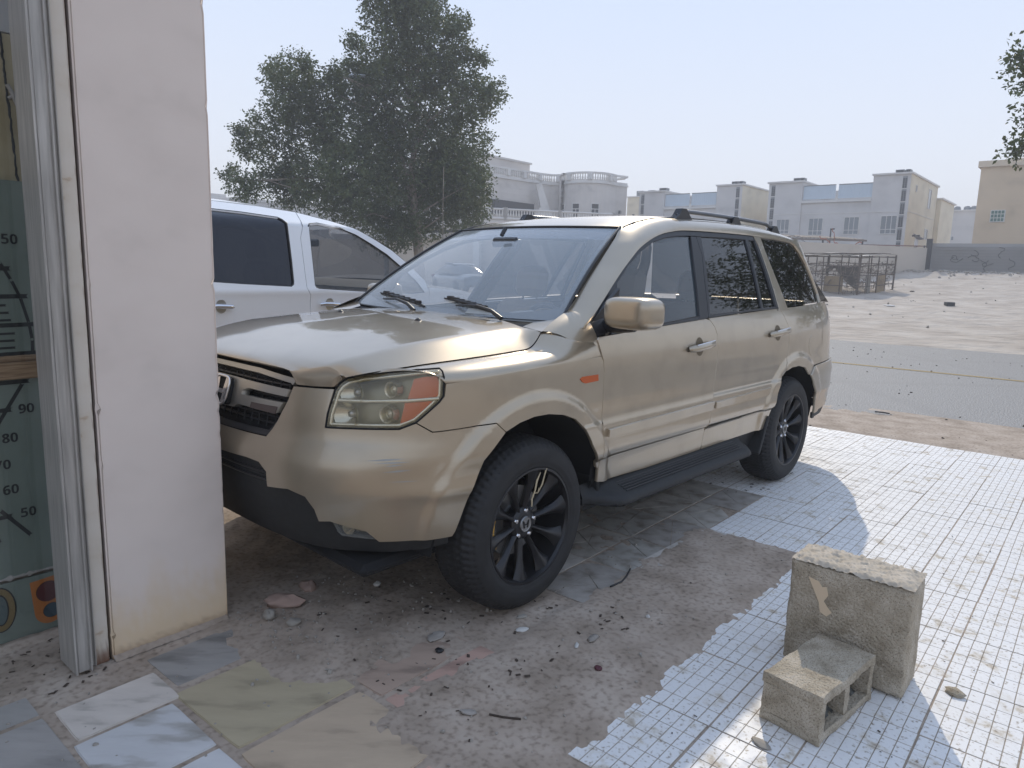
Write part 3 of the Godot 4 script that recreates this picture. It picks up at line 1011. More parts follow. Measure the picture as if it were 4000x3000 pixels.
	mb = pebble(Vector3(.50, 1.236, 1.06), Vector3(.082, .070, .128), 4.2, Basis(Vector3.UP, -.12))
	var stalk := Mb.new()
	stalk.prism(pv([.40, 1.150, .52, 1.238, .66, 1.335, .655, 1.26, .60, 1.150, .45, 1.125]), Transform3D(Basis(), Vector3(0, 0, .872)), .02)
	var mir := part("side_mirror", mb, paint, car)
	# the far one is folded back against its window
	var far_mir := part("side_mirror", pebble(Vector3(.70, 1.232, -.955), Vector3(.125, .068, .055), 4.2, Basis(Vector3.UP, .1)), paint, car)
	part("mirror_mount", stalk.mirror_z(), black, far_mir)
	stalk.tube([Vector3(.55, 1.17, .86), Vector3(.545, 1.163, .95), Vector3(.53, 1.172, 1.05)], [.030, .026, .020], 8)
	part("mirror_mount", stalk, black, mir)
	# --- lamps ---
	lamps(car)
	# --- running boards ---
	mb = Mb.new()
	mb.grid(40, 12, func(a: float, b: float) -> Vector3:
		var x := lerpf(.40, 2.02, a)
		var en := smoothstep(.40, .56, x) * (1.0 - smoothstep(1.90, 2.02, x))
		var pr := [Vector2(.88, .455), Vector2(.92, .435), Vector2(.945, .415), Vector2(1.0, .392), Vector2(1.015, .385), Vector2(1.03, .372), Vector2(1.035, .352), Vector2(1.02, .335), Vector2(.97, .33), Vector2(.86, .36)]
		var k := b * 9.0
		var i := mini(int(k), 8)
		var p: Vector2 = pr[i].lerp(pr[i + 1], k - i)
		return Vector3(x, lerpf(.40, p.y, lerpf(.75, 1.0, en)), lerpf(.88, p.x, lerpf(.15, 1.0, en))), Vector3(0, .6, .8))
	var rb := sided("running_board", mb, M.black_plastic, car)
	mb = Mb.new()
	for z in [.935, .95, .965, .98, .995]:
		mb.tube([Vector3(.62, .4165 - (z - .945) * .4 + .002, z), Vector3(1.84, .4165 - (z - .945) * .4 + .002, z)], [.003], 5)
	for i in 2:
		part("tread_rib", mb if i == 0 else mb.mirror_z(), M.black_trim, rb[i])
	# black sill above the board, splash guards
	mb = Mb.new()
	mb.grid(20, 3, func(a: float, b: float) -> Vector3: return Vector3(lerpf(.45, 2.30, a), lerpf(.47, .30, b), .915 - .05 * b), Vector3(0, 0, 1))
	sided("sill", mb, M.black_plastic, car)
	mb = Mb.new()
	mb.box(Vector3(.485, .43, .85), Vector3(.02, .16, .16), .006, Basis(Vector3(0, 0, 1), .12))
	sided("splash_guard", mb, M.black_plastic, car)
	mb = Mb.new()
	mb.box(Vector3(2.25, .40, .86), Vector3(.02, .26, .2), .006, Basis(Vector3(0, 0, 1), -.45))
	sided("splash_guard", mb, M.black_plastic, car)
	# wheel housings, floor and inner skin
	mb = Mb.new()
	for c in [[.01, .46], [2.70, .435]]:
		mb.grid(36, 4, func(a: float, b: float) -> Vector3:
			var an := lerpf(-.08, PI + .08, a)
			return Vector3(c[0] + cos(an) * (c[1] + .012), .37 + sin(an) * (c[1] + .012), lerpf(skin(Vector2(c[0] + cos(an) * (c[1] + .012) + SX, .37 + sin(an) * (c[1] + .012))).z - .028, .60, b)))
		mb.grid(18, 6, func(a: float, b: float) -> Vector3:
			var an := lerpf(.02, PI - .02, a)
			return Vector3(c[0] + cos(an) * (c[1] + .012) * b, .37 + sin(an) * (c[1] + .012) * b, .60))
	sided("wheel_housing", mb, M.inner_black, car)
	mb = Mb.new()
	mb.box(Vector3(1.45, .31, 0), Vector3(4.3, .05, 1.5), .02)
	mb.box(Vector3(-.55, .42, 0), Vector3(.36, .16, 1.0), .04)
	mb.box(Vector3(-.25, .75, 0), Vector3(.9, .5, 1.1), .05)
	mb.tube([Vector3(2.7, .37, -.75), Vector3(2.7, .37, .75)], [.05], 10)
	mb.tube([Vector3(0, .37, -.75), Vector3(0, .37, .75)], [.04], 10)
	mb.tube([Vector3(.6, .25, -.2), Vector3(2.2, .27, -.25), Vector3(3.3, .3, -.4)], [.035], 8)
	part("underbody", mb, M.inner_black, car)
	mb = Mb.new()
	mb.patch(pv([.05, .45, 1.05, .45, 1.10, .80, 1.05, .90, .6, 1.0, .05, 1.0]), .06, sunk(.11), 1.0, 0.0)
	mb.patch(pv([1.98, .46, 3.86, .46, 4.0, .80, 4.3, .83, 4.6, .80, 4.75, .50, 6.1, .45, 6.1, 1.19, 3.0, 1.17, 1.98, 1.10]), .08, sunk(.03), 1.0, 0.0)
	sided("inner_skin", mb, M.inner_black, car)
	for w in [[0.0, 1], [2.70, 1], [0.0, -1], [2.70, -1]]:
		make_wheel(car, Vector3(w[0], .367, .828 * w[1]), w[1] > 0, w[0] == 0.0 and w[1] > 0)
	cabin_fittings(car)

func fit_door(d: MeshInstance3D, s: float, y: float, _o: float, right: bool) -> void:
	# the pull handle over its round dish, and the mouldings along the foot of the door
	var sd := -1.0 if right else 1.0
	var at := func(ds: float, dy: float, out: float) -> Vector3:
		var p: Vector3 = sunk(-out).call(Vector2(s + ds, y + dy))
		return Vector3(p.x, p.y, p.z * sd)
	var mb := Mb.new()
	var ring := PackedVector2Array()
	for k in 24:
		ring.append(Vector2(s + .03 + cos(TAU * k / 24.0) * .043, y + .0 + sin(TAU * k / 24.0) * .050))
	mb.patch(ring, .012, func(p: Vector2) -> Vector3:
		var e := Vector2((p.x - s - .03) / .037, (p.y - y) / .052).length()
		return (sunk(-.0012 + .0 * e) as Callable).call(p), 1.0, 0.0)
	part("handle_recess", mb if not right else mb.mirror_z(), M.recess, d)
	mb = Mb.new()
	mb.tube([at.call(-.085, -.008, .004), at.call(-.075, -.006, .026), at.call(-.03, -.002, .036), at.call(.05, .004, .038), at.call(.12, .009, .034), at.call(.14, .011, .008)], [.016, .0185, .0195, .0195, .018, .013], 10)
	part("door_handle", mb, M.paint, d)
	mb = Mb.new()
	mb.tube([at.call(-.07, .010, .040), at.call(.12, .024, .045)], [.004], 6)
	part("handle_strip", mb, M.chrome, d)
	var x0 := 2.045 if s < 3.3 else 3.085
	var x1 := 3.045 if s < 3.3 else 3.80
	mb = Mb.new()
	mb.patch(pv([x0, .668, x1, .664, x1 + .012, .70, x1 + .015, .712, x0, .704]), .05, sunk(-.014), 1.0, .018)
	part("door_moulding", mb if not right else mb.mirror_z(), M.paint, d)
	mb = Mb.new()
	mb.patch(pv([x0 - .03, .571, x1, .566, x1, .560, x0 - .03, .563]), .05, sunk(-.0005), 1.0, 0.0)
	part("door_groove", mb if not right else mb.mirror_z(), M.black_trim, d)

func side_window(car: Node3D, called: String, poly: Array, m: Material) -> void:
	var mb := Mb.new()
	mb.patch(pv(poly), .05, cabin(.012), 1.0, 0.0)
	sided(called, mb, m, car)

func lamps(car: Node3D) -> void:
	var outline := [.634, .835, .639, .885, .664, .973, .682, .996, .712, 1.013, .78, 1.028, .871, 1.038, .98, 1.050, 1.079, 1.056, 1.090, 1.045, 1.096, 1.022, 1.091, .952, 1.074, .933, 1.03, .897, .985, .862, .924, .84, .822, .838]
	for sd in [1.0, -1.0]:
		var g := group_part("headlight", car)
		var fix := func(mb: Mb) -> Mb: return mb if sd > 0 else mb.mirror_z()
		var mb := Mb.new()
		mb.patch(shrink(pv(outline), .004), .03, sunk(.004), 1.0, .02)
		part("lamp_lens", fix.call(mb), M.lens, g)
		# bowl behind: silver housing with a pale rim
		mb = Mb.new()
		mb.patch(pv(outline), .03, sunk(.075), 1.0, 0.0)
		part("lamp_housing", fix.call(mb), M.housing, g)
		mb = Mb.new()
		var ring := []
		var pp := shrink(pv(outline), .012)
		for p in pp:
			ring.append(sunk(.018).call(p))
		ring.append(ring[0])
		mb.tube(ring, [.0075], 6, false)
		mb.tube([sunk(.022).call(Vector2(.655, .935)), sunk(.02).call(Vector2(.80, .936)), sunk(.018).call(Vector2(.95, .940)), sunk(.012).call(Vector2(1.075, .946))], [.008], 6)
		part("lamp_bezel", fix.call(mb), M.reflector, g)
		for q in [[.752, .980, .056], [.735, .890, .060]]:
			mb = Mb.new()
			var c: Vector3 = sunk(.07).call(Vector2(q[0], q[1]))
			mb.lathe([Vector2(.012, .0), Vector2(q[2] * .5, .012), Vector2(q[2] * .8, .03), Vector2(q[2], .052)], 26, spin(c, Vector3(-1, .05, .12)), true)
			part("reflector_bowl", fix.call(mb), M.reflector, g)
			mb = Mb.new()
			mb.lathe([Vector2(.0, .03), Vector2(.012, .028), Vector2(.014, .0)], 14, spin(c, Vector3(-1, .05, .12)), true)
			part("bulb", fix.call(mb), M.silver, g)
		for q in [[.905, .985, .030], [.890, .892, .033]]:
			mb = Mb.new()
			var c: Vector3 = sunk(.05).call(Vector2(q[0], q[1]))
			mb.lathe([Vector2(.0, .022), Vector2(q[2] * .45, .018), Vector2(q[2] * .72, .004), Vector2(q[2] * .8, .03), Vector2(q[2], .032), Vector2(q[2] * 1.05, .0)], 24, spin(c, Vector3(-1, .05, .2)), false)
			part("projector_lamp", fix.call(mb), M.reflector, g)
		mb = Mb.new()
		mb.patch(pv([.980, 1.018, 1.02, 1.026, 1.072, 1.028, 1.076, 1.0, 1.074, .952, .955, .948]), .02, sunk(.014), 1.0, .03)
		part("signal_lens", fix.call(mb), M.amber_lens, g)
		mb = Mb.new()
		mb.patch(pv([.944, .932, 1.056, .938, 1.02, .905, .974, .872, .925, .854]), .02, sunk(.014), 1.0, .03)
		part("signal_lens", fix.call(mb), M.amber_lens, g)
		mb = Mb.new()
		var edge := []
		for p in shrink(pv(outline), .001):
			edge.append(sunk(.003).call(p))
		edge.append(edge[0])
		mb.tube(edge, [.0035], 5, false)
		part("lamp_gasket", fix.call(mb), M.inner_black, g)
		# fog lamp low in the bumper
		var f := group_part("fog_lamp", car)
		mb = Mb.new()
		mb.patch(pv([.668, .490, .80, .460, .846, .420, .70, .432, .685, .445]), .02, sunk(.012), 1.0, .01)
		part("fog_lens", fix.call(mb), M.clear_lens, f)
		mb = Mb.new()
		mb.patch(pv([.655, .494, .80, .465, .855, .415, .68, .425]), .03, sunk(.06), 1.0, 0.0)
		part("fog_housing", fix.call(mb), M.housing, f)
		mb = Mb.new()
		mb.lathe([Vector2(.005, .0), Vector2(.02, .008), Vector2(.028, .035)], 20, spin(sunk(.055).call(Vector2(.74, .452)), Vector3(-1, .0, .3)), true)
		part("reflector_bowl", fix.call(mb), M.reflector, f)

func seat(root: Node3D, called: String, x: float, z: float, wide: float) -> void:
	var s := group_part(called, root)
	var mb := Mb.new()
	mb.box(Vector3(x + .02, .62, z), Vector3(.50, .16, wide), .06)
	part("seat_cushion", mb, M.seat_tan, s)
	mb = Mb.new()
	mb.box(Vector3(x + .33, .93, z), Vector3(.15, .58, wide), .06, Basis(Vector3(0, 0, 1), -.28))
	part("seat_back", mb, M.seat_tan, s)
	for h in ([0.0] if wide < .8 else [-.33, .33]):
		mb = Mb.new()
		mb.box(Vector3(x + .44, 1.33, z + h), Vector3(.10, .20, .27), .045, Basis(Vector3(0, 0, 1), -.15))
		mb.tube([Vector3(x + .42, 1.18, z + h - .06), Vector3(x + .43, 1.28, z + h - .06)], [.007], 6)
		mb.tube([Vector3(x + .42, 1.18, z + h + .06), Vector3(x + .43, 1.28, z + h + .06)], [.007], 6)
		part("headrest", mb, M.seat_tan, s)

func cabin_fittings(car: Node3D) -> void:
	seat(car, "front_seat", 1.02, .37, .50)
	seat(car, "front_seat", 1.02, -.37, .50)
	seat(car, "rear_seat", 1.95, 0.0, 1.3)
	var mb := Mb.new()
	mb.grid(24, 16, func(a: float, b: float) -> Vector3:
		var u := a * 2 - 1
		var y := 1.165 - .02 * b
		if b > .55:
			y = lerpf(1.154, .75, pow((b - .55) / .45, 1.5))
		# the hood over the dials
		y += .05 * exp(-pow((u * .74 - .37) / .17, 2.0)) * exp(-pow((b - .42) / .22, 2.0))
		return Vector3(lerpf(.30, .72, minf(b / .6, 1.0)) + .05 * maxf(0, b - .6), y, u * .76), Vector3.UP)
	part("dashboard", mb, M.dash, car)
	mb = Mb.new()
	var ring := []
	var fr := Transform3D(Basis(Vector3(0, 0, 1), .42), Vector3(.80, 1.06, .37))
	for k in 25:
		ring.append(fr * Vector3(0, cos(TAU * k / 24.0) * .185, sin(TAU * k / 24.0) * .185))
	mb.tube(ring, [.014], 8, false)
	mb.tube([fr * Vector3(0, 0, -.18), fr * Vector3(.0, -.01, 0), fr * Vector3(0, 0, .18)], [.016, .05, .016], 8)
	part("steering_wheel", mb, M.black_trim, car)
	mb = Mb.new()
	mb.box(Vector3(.80, 1.555, 0), Vector3(.03, .055, .19), .012, Basis(Vector3(0, 0, 1), -.2))
	mb.tube([Vector3(.77, 1.59, 0), Vector3(.80, 1.63, 0)], [.012], 6)
	part("rear_view_mirror", mb, M.black_trim, car)
	mb = Mb.new()
	mb.grid(20, 12, func(a: float, b: float) -> Vector3: return roof_at(lerpf(.03, .97, a), (b * 2 - 1) * .98) - Vector3(0, .035, 0), Vector3.DOWN)
	part("headliner", mb, M.headliner, car)
	mb = Mb.new()
	mb.box(Vector3(1.7, .42, 0), Vector3(3.6, .04, 1.6), .01)
	part("floor_pan", mb, M.inner_black, car)
	mb = Mb.new()
	mb.grid(2, 16, func(a: float, b: float) -> Vector3:
		var y := lerpf(1.15, 1.60, b)
		return Vector3(lerpf(1.43, 1.52, a) + (y - 1.17) * .42, y, zg(1.5, y) - .05), Vector3(0, 0, 1))
	sided("inner_post", mb, M.headliner, car)

func pebble(at: Vector3, r: Vector3, e: float, b := Basis(), n := 14) -> Mb:
	# a rounded box |x/a|^e + |y/b|^e + |z/c|^e = 1 over the six faces of a cube
	var mb := Mb.new()
	for ax in 3:
		for s in [-1.0, 1.0]:
			var base := mb.v.size()
			for j in n + 1:
				for i in n + 1:
					var d := Vector3.ZERO
					d[ax] = s
					d[(ax + 1) % 3] = tan((float(i) / n - .5) * PI * .5)
					d[(ax + 2) % 3] = tan((float(j) / n - .5) * PI * .5)
					d = d * r
					var q := d / r
					var k := pow(pow(absf(q.x), e) + pow(absf(q.y), e) + pow(absf(q.z), e), -1.0 / e)
					var p := d * k
					var g := Vector3.ZERO
					for m in 3:
						g[m] = signf(p[m]) * pow(absf(p[m]) / r[m], e - 1.0) / r[m]
					mb.vert(at + b * p, (b * g).normalized())
			for j in n:
				for i in n:
					var v := base + j * (n + 1) + i
					mb.tri(v, v + 1, v + n + 1)
					mb.tri(v + 1, v + n + 2, v + n + 1)
	return mb
# ---------- the ground; the paving's own axes: x away towards the road, z to the right ----------
var n_big := noise(31, .9, 4)
var n_mid := noise(32, 4.5, 4)
var n_fine := noise(33, 26.0, 3)
var n_blot := noise(34, 1.7, 3)

func dirt_height(x: float, z: float) -> float:
	var big := n_big.get_noise_2d(x, z)
	var mid := n_mid.get_noise_2d(x, z)
	var fine := n_fine.get_noise_2d(x, z)
	var rag := .045 * mid + .02 * fine + .05 * n_blot.get_noise_2d(x * 1.3, z * 1.3)
	var h := -.0026
	# screed and blown dirt where the tiles have gone
	var d1 := minf(minf(z + .80, -.235 - z), minf(x + 3.6, -1.225 - x))
	d1 = minf(d1 + rag * .9, .2)
	if d1 > -.08:
		h = maxf(h, clampf(d1 * .35, -.0026, .0045) + .0016 * fine + .002 * mid * smoothstep(.02, .1, d1))
	# a thin skin of it over the worn tiles and slabs
	if z < -.70 and x < -.5:
		var thin := -.0042 + .0065 * mid + .0045 * big + .0016 * fine
		if x > -2.5 and z > -1.9:
			thin -= .0006
		if x < -3.5:
			thin -= .0022
		elif x < -3.0 and z > -1.2:
			thin += .0022
		h = maxf(h, thin)
	# deep churned soil before the front wheels
	if z < -.95 and x > -3.75 and x < -2.2:
		var k := smoothstep(-.95, -1.2, z) * smoothstep(-3.75, -3.45, x) * (1.0 - smoothstep(-2.55, -2.2, x))
		var rut := .5 + .5 * sin((x * .9 + z * 1.4) * 34.0 + big * 5.0)
		h = maxf(h, lerpf(h, .006 + .012 * big + .008 * mid + .006 * fine + .004 * rut, k))
	# tyre print beside the front wheel
	if x > -2.9 and x < -2.2 and z > -.97 and z < -.60:
		var k := smoothstep(-.97, -.9, z) * (1.0 - smoothstep(-.68, -.60, z)) * smoothstep(-2.9, -2.7, x) * (1.0 - smoothstep(-2.45, -2.2, x))
		var blk := maxf(sin(x * 190.0), sin(z * 105.0 + .4))
		h += k * (.001 - .0045 * smoothstep(.72, .95, blk))
	# trodden sand with shoe prints
	for q in [[-2.27, -.42, .4], [-2.42, -.53, .1], [-2.52, -.36, .8], [-2.12, -.62, .2]]:
		var u := Vector2(x - q[0], z - q[1]).rotated(q[2])
		var e := Vector2(u.x / .13, u.y / .05).length()
		if e < 1.35:
			h += .0022 * exp(-pow((e - 1.0) / .12, 2.0)) - .0022 * (1.0 - smoothstep(.8, 1.0, e)) * (.6 + .4 * sin(u.x * 260.0))
	# beyond the last tiles, the dusty verge that runs out on the asphalt
	if x > 1.6:
		h = maxf(h, clampf((x - 2.10 + rag) * .2, -.0026, .006) + .003 * mid + .0016 * fine)
		h -= smoothstep(2.55, 3.5, x) * .013 * (1.0 + .7 * big)
	# beside the building and beyond the second car: bare ground
	if z < -2.6:
		h = maxf(h, lerpf(h, .002 + .006 * big + .003 * mid + .0016 * fine, smoothstep(-2.6, -3.1, z) * (1.0 - smoothstep(2.3, 3.4, x))))
	return h

func lot_height(x: float, z: float) -> float:
	var t := smooth_pick([Vector2(11.5, -.09), Vector2(12.3, -.012), Vector2(13.2, .03), Vector2(16, .09), Vector2(20, .16), Vector2(26, .29), Vector2(33, .53), Vector2(40, .93), Vector2(46, 1.38), Vector2(52, 1.84), Vector2(58, 1.98), Vector2(160, 2.05)], x)
	var k := smoothstep(12.0, 22.0, x)
	t += (.015 + .075 * k) * n_big.get_noise_2d(x * .45, z * .45) + (.012 + .03 * k) * n_mid.get_noise_2d(x * .35, z * .35)
	# spoil heaped along the foot of the walls
	if z > -13.0:
		t += .35 * exp(-pow((x - 49.6) / 1.6, 2.0)) * (.5 + .8 * absf(n_big.get_noise_2d(z * .5, 3.0)))
	return t

func pave(p: Vector3) -> Vector3:
	return PAVE + Basis(Vector3.UP, GY) * p

func slab_mesh(w: float, d: float, sd: int) -> ArrayMesh:
	# a stone slab with a worn, uneven outline
	var r := noise(sd, 9.0, 3)
	var poly := PackedVector2Array()
	var c := [Vector2(-w / 2, -d / 2), Vector2(w / 2, -d / 2), Vector2(w / 2, d / 2), Vector2(-w / 2, d / 2)]
	for i in 4:
		for k in 10:
			var p: Vector2 = c[i].lerp(c[(i + 1) % 4], k / 10.0)
			poly.append(p * (1.0 - .012 * absf(r.get_noise_2d(p.x * 4, p.y * 4)) - (.012 if k == 0 else 0.0)))
	var mb := Mb.new()
	var inner := Geometry2D.offset_polygon(poly, -.003)[0]
	var t := Transform3D(Basis(Vector3.RIGHT, -PI / 2), Vector3.ZERO)
	mb.prism(inner, Transform3D(t.basis, Vector3(0, 0, 0)), .003, false)
	mb.prism(poly, Transform3D(t.basis, Vector3(0, -.0025, 0)), .02, false)
	return mb.mesh()

func tile_mesh(kind: int) -> ArrayMesh:
	# glazed floor tile with a raised grid of six by six fields
	var mb := Mb.new()
	var w := .4085
	var d := .2530
	var rng := RandomNumberGenerator.new()
	rng.seed = 70 + kind
	for i in 5:
		for j in 6:
			var o := Vector2(-w / 2 + w * i / 5.0, -d / 2 + d * j / 6.0)
			var s := Vector2(w / 5.0, d / 6.0)
			var g := .0009
			var b := .0009
			var y := -.0002 * rng.randf()
			var lo := [Vector2(g, g), Vector2(s.x - g, g), Vector2(s.x - g, s.y - g), Vector2(g, s.y - g)]
			var hi := [Vector2(g + b, g + b), Vector2(s.x - g - b, g + b), Vector2(s.x - g - b, s.y - g - b), Vector2(g + b, s.y - g - b)]
			var top := []
			mb.col = Color.WHITE
			for q in hi:
				top.append(Vector3(o.x + q.x, y, o.y + q.y))
			mb.face(top, Vector3.UP)
			for e in 4:
				var a: Vector2 = lo[e]
				var c: Vector2 = lo[(e + 1) % 4]
				var h0: Vector2 = hi[e]
				var h1: Vector2 = hi[(e + 1) % 4]
				mb.col = Color(.72, .67, .61)
				var ps := [Vector3(o.x + a.x, -.0016, o.y + a.y), Vector3(o.x + c.x, -.0016, o.y + c.y), Vector3(o.x + h1.x, y, o.y + h1.y), Vector3(o.x + h0.x, y, o.y + h0.y)]
				var nn: Vector3 = (ps[1] - ps[0]).cross(ps[3] - ps[0]).normalized()
				mb.face(ps, nn if nn.y > 0 else -nn)
	mb.col = Color(.36, .31, .25)
	mb.box(Vector3(0, -.0066, 0), Vector3(w, .01, d), 0.0)
	return mb.mesh()

func shard_mesh(sd: int, parts: int) -> Array:
	# a worn floor tile broken into pieces: outlines from a few cuts
	var rng := RandomNumberGenerator.new()
	rng.seed = sd
	var polys := [pv([-.2, -.122, .2, -.122, .2, .122, -.2, .122])]
	for k in parts:
		var out := []
		var c := Vector2(rng.randf_range(-.12, .12), rng.randf_range(-.06, .06))
		var dir := Vector2.RIGHT.rotated(rng.randf_range(0, PI))
		var nn := dir.orthogonal()
		for p in polys:
			for s in [1.0, -1.0]:
				var half := PackedVector2Array([c - dir + nn * .0015 * s, c + dir + nn * .0015 * s, c + dir + nn * s, c - dir + nn * s])
				for q in Geometry2D.intersect_polygons(p, half):
					if q.size() > 2:
						out.append(q)
		polys = out
	var ms := []
	for p in polys:
		var mb := Mb.new()
		mb.prism(p, Transform3D(Basis(Vector3.RIGHT, -PI / 2), Vector3.ZERO), .012, false)
		ms.append(mb.mesh())
	return ms

func make_ground() -> void:
	# soil, tiles and slabs
	var soil := mat("soil", Color(1, 1, 1), .93)
	grain(soil, ramp_tex(noise(41, .006, 5), [[0.0, lin(.28, .22, .165)], [.4, lin(.375, .30, .235)], [.65, lin(.425, .345, .275)], [1.0, lin(.49, .41, .335)]], 1024), .55, bump_tex(noise(42, .05, 4), 512), .35)
	var det := ramp_tex(noise(43, .11, 3), [[0.0, Color(.72, .70, .68)], [.32, Color(.93, .925, .92)], [.5, Color(1, 1, 1)], [1.0, Color(1, 1, 1)]], 512)
	soil.detail_enabled = true
	soil.detail_albedo = det
	soil.detail_blend_mode = BaseMaterial3D.BLEND_MODE_MUL
	soil.detail_uv_layer = BaseMaterial3D.DETAIL_UV_1
	var sand := mat("sand", Color(1, 1, 1), .95)
	grain(sand, ramp_tex(noise(44, .006, 5), [[0.0, lin(.33, .275, .225)], [.4, lin(.42, .36, .30)], [.7, lin(.48, .42, .355)], [1.0, lin(.55, .49, .42)]], 1024), .09, bump_tex(noise(45, .03, 5), 512), 9.0)
	var asphalt := mat("asphalt", Color(1, 1, 1), .78)
	grain(asphalt, ramp_tex(noise(46, .16, 3), [[0.0, lin(.10, .098, .096)], [.4, lin(.19, .185, .18)], [.62, lin(.27, .262, .25)], [.8, lin(.50, .49, .47)], [1.0, lin(.7, .68, .65)]], 1024), .35, bump_tex(noise(47, .18, 2), 512), 1.0)
	var mb := Mb.new()
	mb.face([Vector3(-600, 0, -600), Vector3(600, 0, -600), Vector3(600, 0, 600), Vector3(-600, 0, 600)], Vector3.UP)
	struct("ground", mb, sand, Vector3(0, -.12, 0))
	mb = Mb.new()
	var x0 := -6.6
	var z0 := -6.0
	mb.grid(400, 344, func(a: float, b: float) -> Vector3:
		var x := x0 + 10.2 * a
		var z := z0 + 8.6 * b
		return Vector3(x, dirt_height(x, z), z), Vector3.UP)
	struct("dirt_ground", mb, soil, PAVE, GY)
	# outer yard of the same level, butted round the near sheet
	mb = Mb.new()
	for q in [[-60, -6.6, -60, 40], [-6.6, 2.55, -60, -6.0], [-6.6, 2.55, 2.6, 40]]:
		mb.face([Vector3(q[0], -.012, q[2]), Vector3(q[1], -.012, q[2]), Vector3(q[1], -.012, q[3]), Vector3(q[0], -.012, q[3])], Vector3.UP)
	struct("yard_ground", mb, soil, PAVE, GY)
	mb = Mb.new()
	mb.grid(20, 120, func(a: float, b: float) -> Vector3:
		return Vector3(lerpf(2.5, 12.8, a), -.0085, lerpf(-160, 120, b)), Vector3.UP)
	var road := struct("road", mb, asphalt, PAVE, GY)
	var line := mat("yellow_line", lin(.42, .30, .12), .85)
	grain(line, ramp_tex(noise(48, .05, 4), [[0.0, Color(.55, .55, .58)], [.4, Color(.85, .85, .85)], [1.0, Color(1, 1, 1)]], 512), .8)
	mb = Mb.new()
	var rn := noise(49, .6, 3)
	for k in 560:
		var z := -160.0 + k * .5
		var e0 := .012 * rn.get_noise_1d(z * 6.0)
		var e1 := .012 * rn.get_noise_1d(z * 6.0 + 3.0)
		mb.face([Vector3(7.64 + e0, -.0045, z), Vector3(7.64 + e1, -.0045, z + .5), Vector3(7.77 + e1, -.0045, z + .5), Vector3(7.77 + e0, -.0045, z)], Vector3.UP)
	part("road_marking", mb, line, road)
	# the empty lot over the road, rising to its walls
	mb = Mb.new()
	mb.grid(210, 420, func(a: float, b: float) -> Vector3:
		var x := 11.5 + 150.0 * pow(a, 2.0)
		var z := lerpf(-130.0, 60.0, b) if b < .001 or b > .999 else -20.0 + 95.0 * signf(b - .5) * pow(absf(b - .5) * 2.0, 1.35)
		return Vector3(x, lot_height(x, z), z), Vector3.UP)
	struct("sand_lot", mb, sand, PAVE, GY)
	# paving
	var pav := Node3D.new()
	pav.name = numbered("pavement")
	add_child(pav)
	pav.position = PAVE
	pav.rotation.y = GY
	pav.set_meta("kind", "structure")
	var white := mat("white_tile", Color(1, 1, 1), .34)
	white.vertex_color_use_as_albedo = true
	var smear := noise(51, .010, 5)
	smear.fractal_gain = .6
	grain(white, ramp_tex(smear, [[0.0, lin(.40, .34, .26)], [.16, lin(.55, .49, .41)], [.25, lin(.68, .65, .60)], [.36, lin(.735, .72, .70)], [1.0, lin(.76, .75, .735)]], 1024), .62, null)
	white.roughness_texture = ramp_tex(smear, [[0.0, g8(1.0)], [.3, g8(.95)], [.5, g8(.68)], [1.0, g8(.58)]], 1024)
	white.roughness = .8
	white.roughness_texture_channel = BaseMaterial3D.TEXTURE_CHANNEL_RED
	var det2 := ramp_tex(noise(53, .07, 4), [[0.0, Color(.50, .45, .40)], [.21, Color(.80, .77, .73)], [.30, Color(.97, .965, .96)], [.45, Color(1, 1, 1)], [1.0, Color(1, 1, 1)]], 1024)
	white.detail_enabled = true
	white.detail_albedo = det2
	white.detail_blend_mode = BaseMaterial3D.BLEND_MODE_MUL
	var tile_ms := [tile_mesh(0), tile_mesh(1)]
	var rng := RandomNumberGenerator.new()
	rng.seed = 5
	for j in range(-8, 5):
		for k in range(-9, 6):
			if j < -3 and k < -1:
				continue
			if k < -3 and j < -1:
				continue
			var t := part("tile", tile_ms[rng.randi() % 2], white, pav)
			t.position = Vector3((j + .5) * .412 + rng.randf_range(-.002, .002), rng.randf_range(-.0012, .0006), (k + .5) * .256 + rng.randf_range(-.0015, .0015))
			t.rotation = Vector3(rng.randf_range(-.004, .004), rng.randf_range(-.004, .004) + (PI if rng.randf() < .5 else 0.0), rng.randf_range(-.003, .003))
	# worn unglazed tiles, cracked, round the wheels
	var worn := []
	for c in [[.34, .315, .275], [.40, .365, .315], [.30, .27, .235], [.46, .42, .37]]:
		var m := mat("worn_tile_%d" % worn.size(), Color(1, 1, 1), .85)
		grain(m, ramp_tex(noise(60 + worn.size(), .012, 5), [[0.0, lin(c[0] * .55, c[1] * .5, c[2] * .45)], [.45, lin(c[0], c[1], c[2])], [1.0, lin(c[0] * 1.35, c[1] * 1.35, c[2] * 1.38)]], 512), 1.1, bump_tex(noise(66, .06, 4), 256), .12)
		worn.append(m)
	for j in range(-6, -1):
		for k in range(-8, -3):
			var near := k == -4 or k == -5
			var ps := shard_mesh(200 + j * 31 + k, (2 + rng.randi() % 3) if near else rng.randi() % 2)
			var tone: Material = worn[rng.randi() % 4]
			for p in ps:
				var t := part("worn_tile_piece", p, tone, pav)
				t.position = Vector3((j + .5) * .412, rng.randf_range(-.002, .0016), (k + .5) * .256)
				t.rotation = Vector3(rng.randf_range(-.008, .008), rng.randf_range(-.01, .01), rng.randf_range(-.006, .006))
	# a row of remnants next to them
	for q in [[-2.06, -.66], [-1.72, -.69], [-1.44, -.66]]:
		for p in shard_mesh(int(q[0] * 100), 2).slice(0, 3):
			var t := part("worn_tile_piece", p, worn[3], pav)
			t.position = Vector3(q[0], .002, q[1])
			t.rotation = Vector3(.01, rng.randf_range(-.1, .1), .006)
	# stone slabs by the shop
	var stones := {}
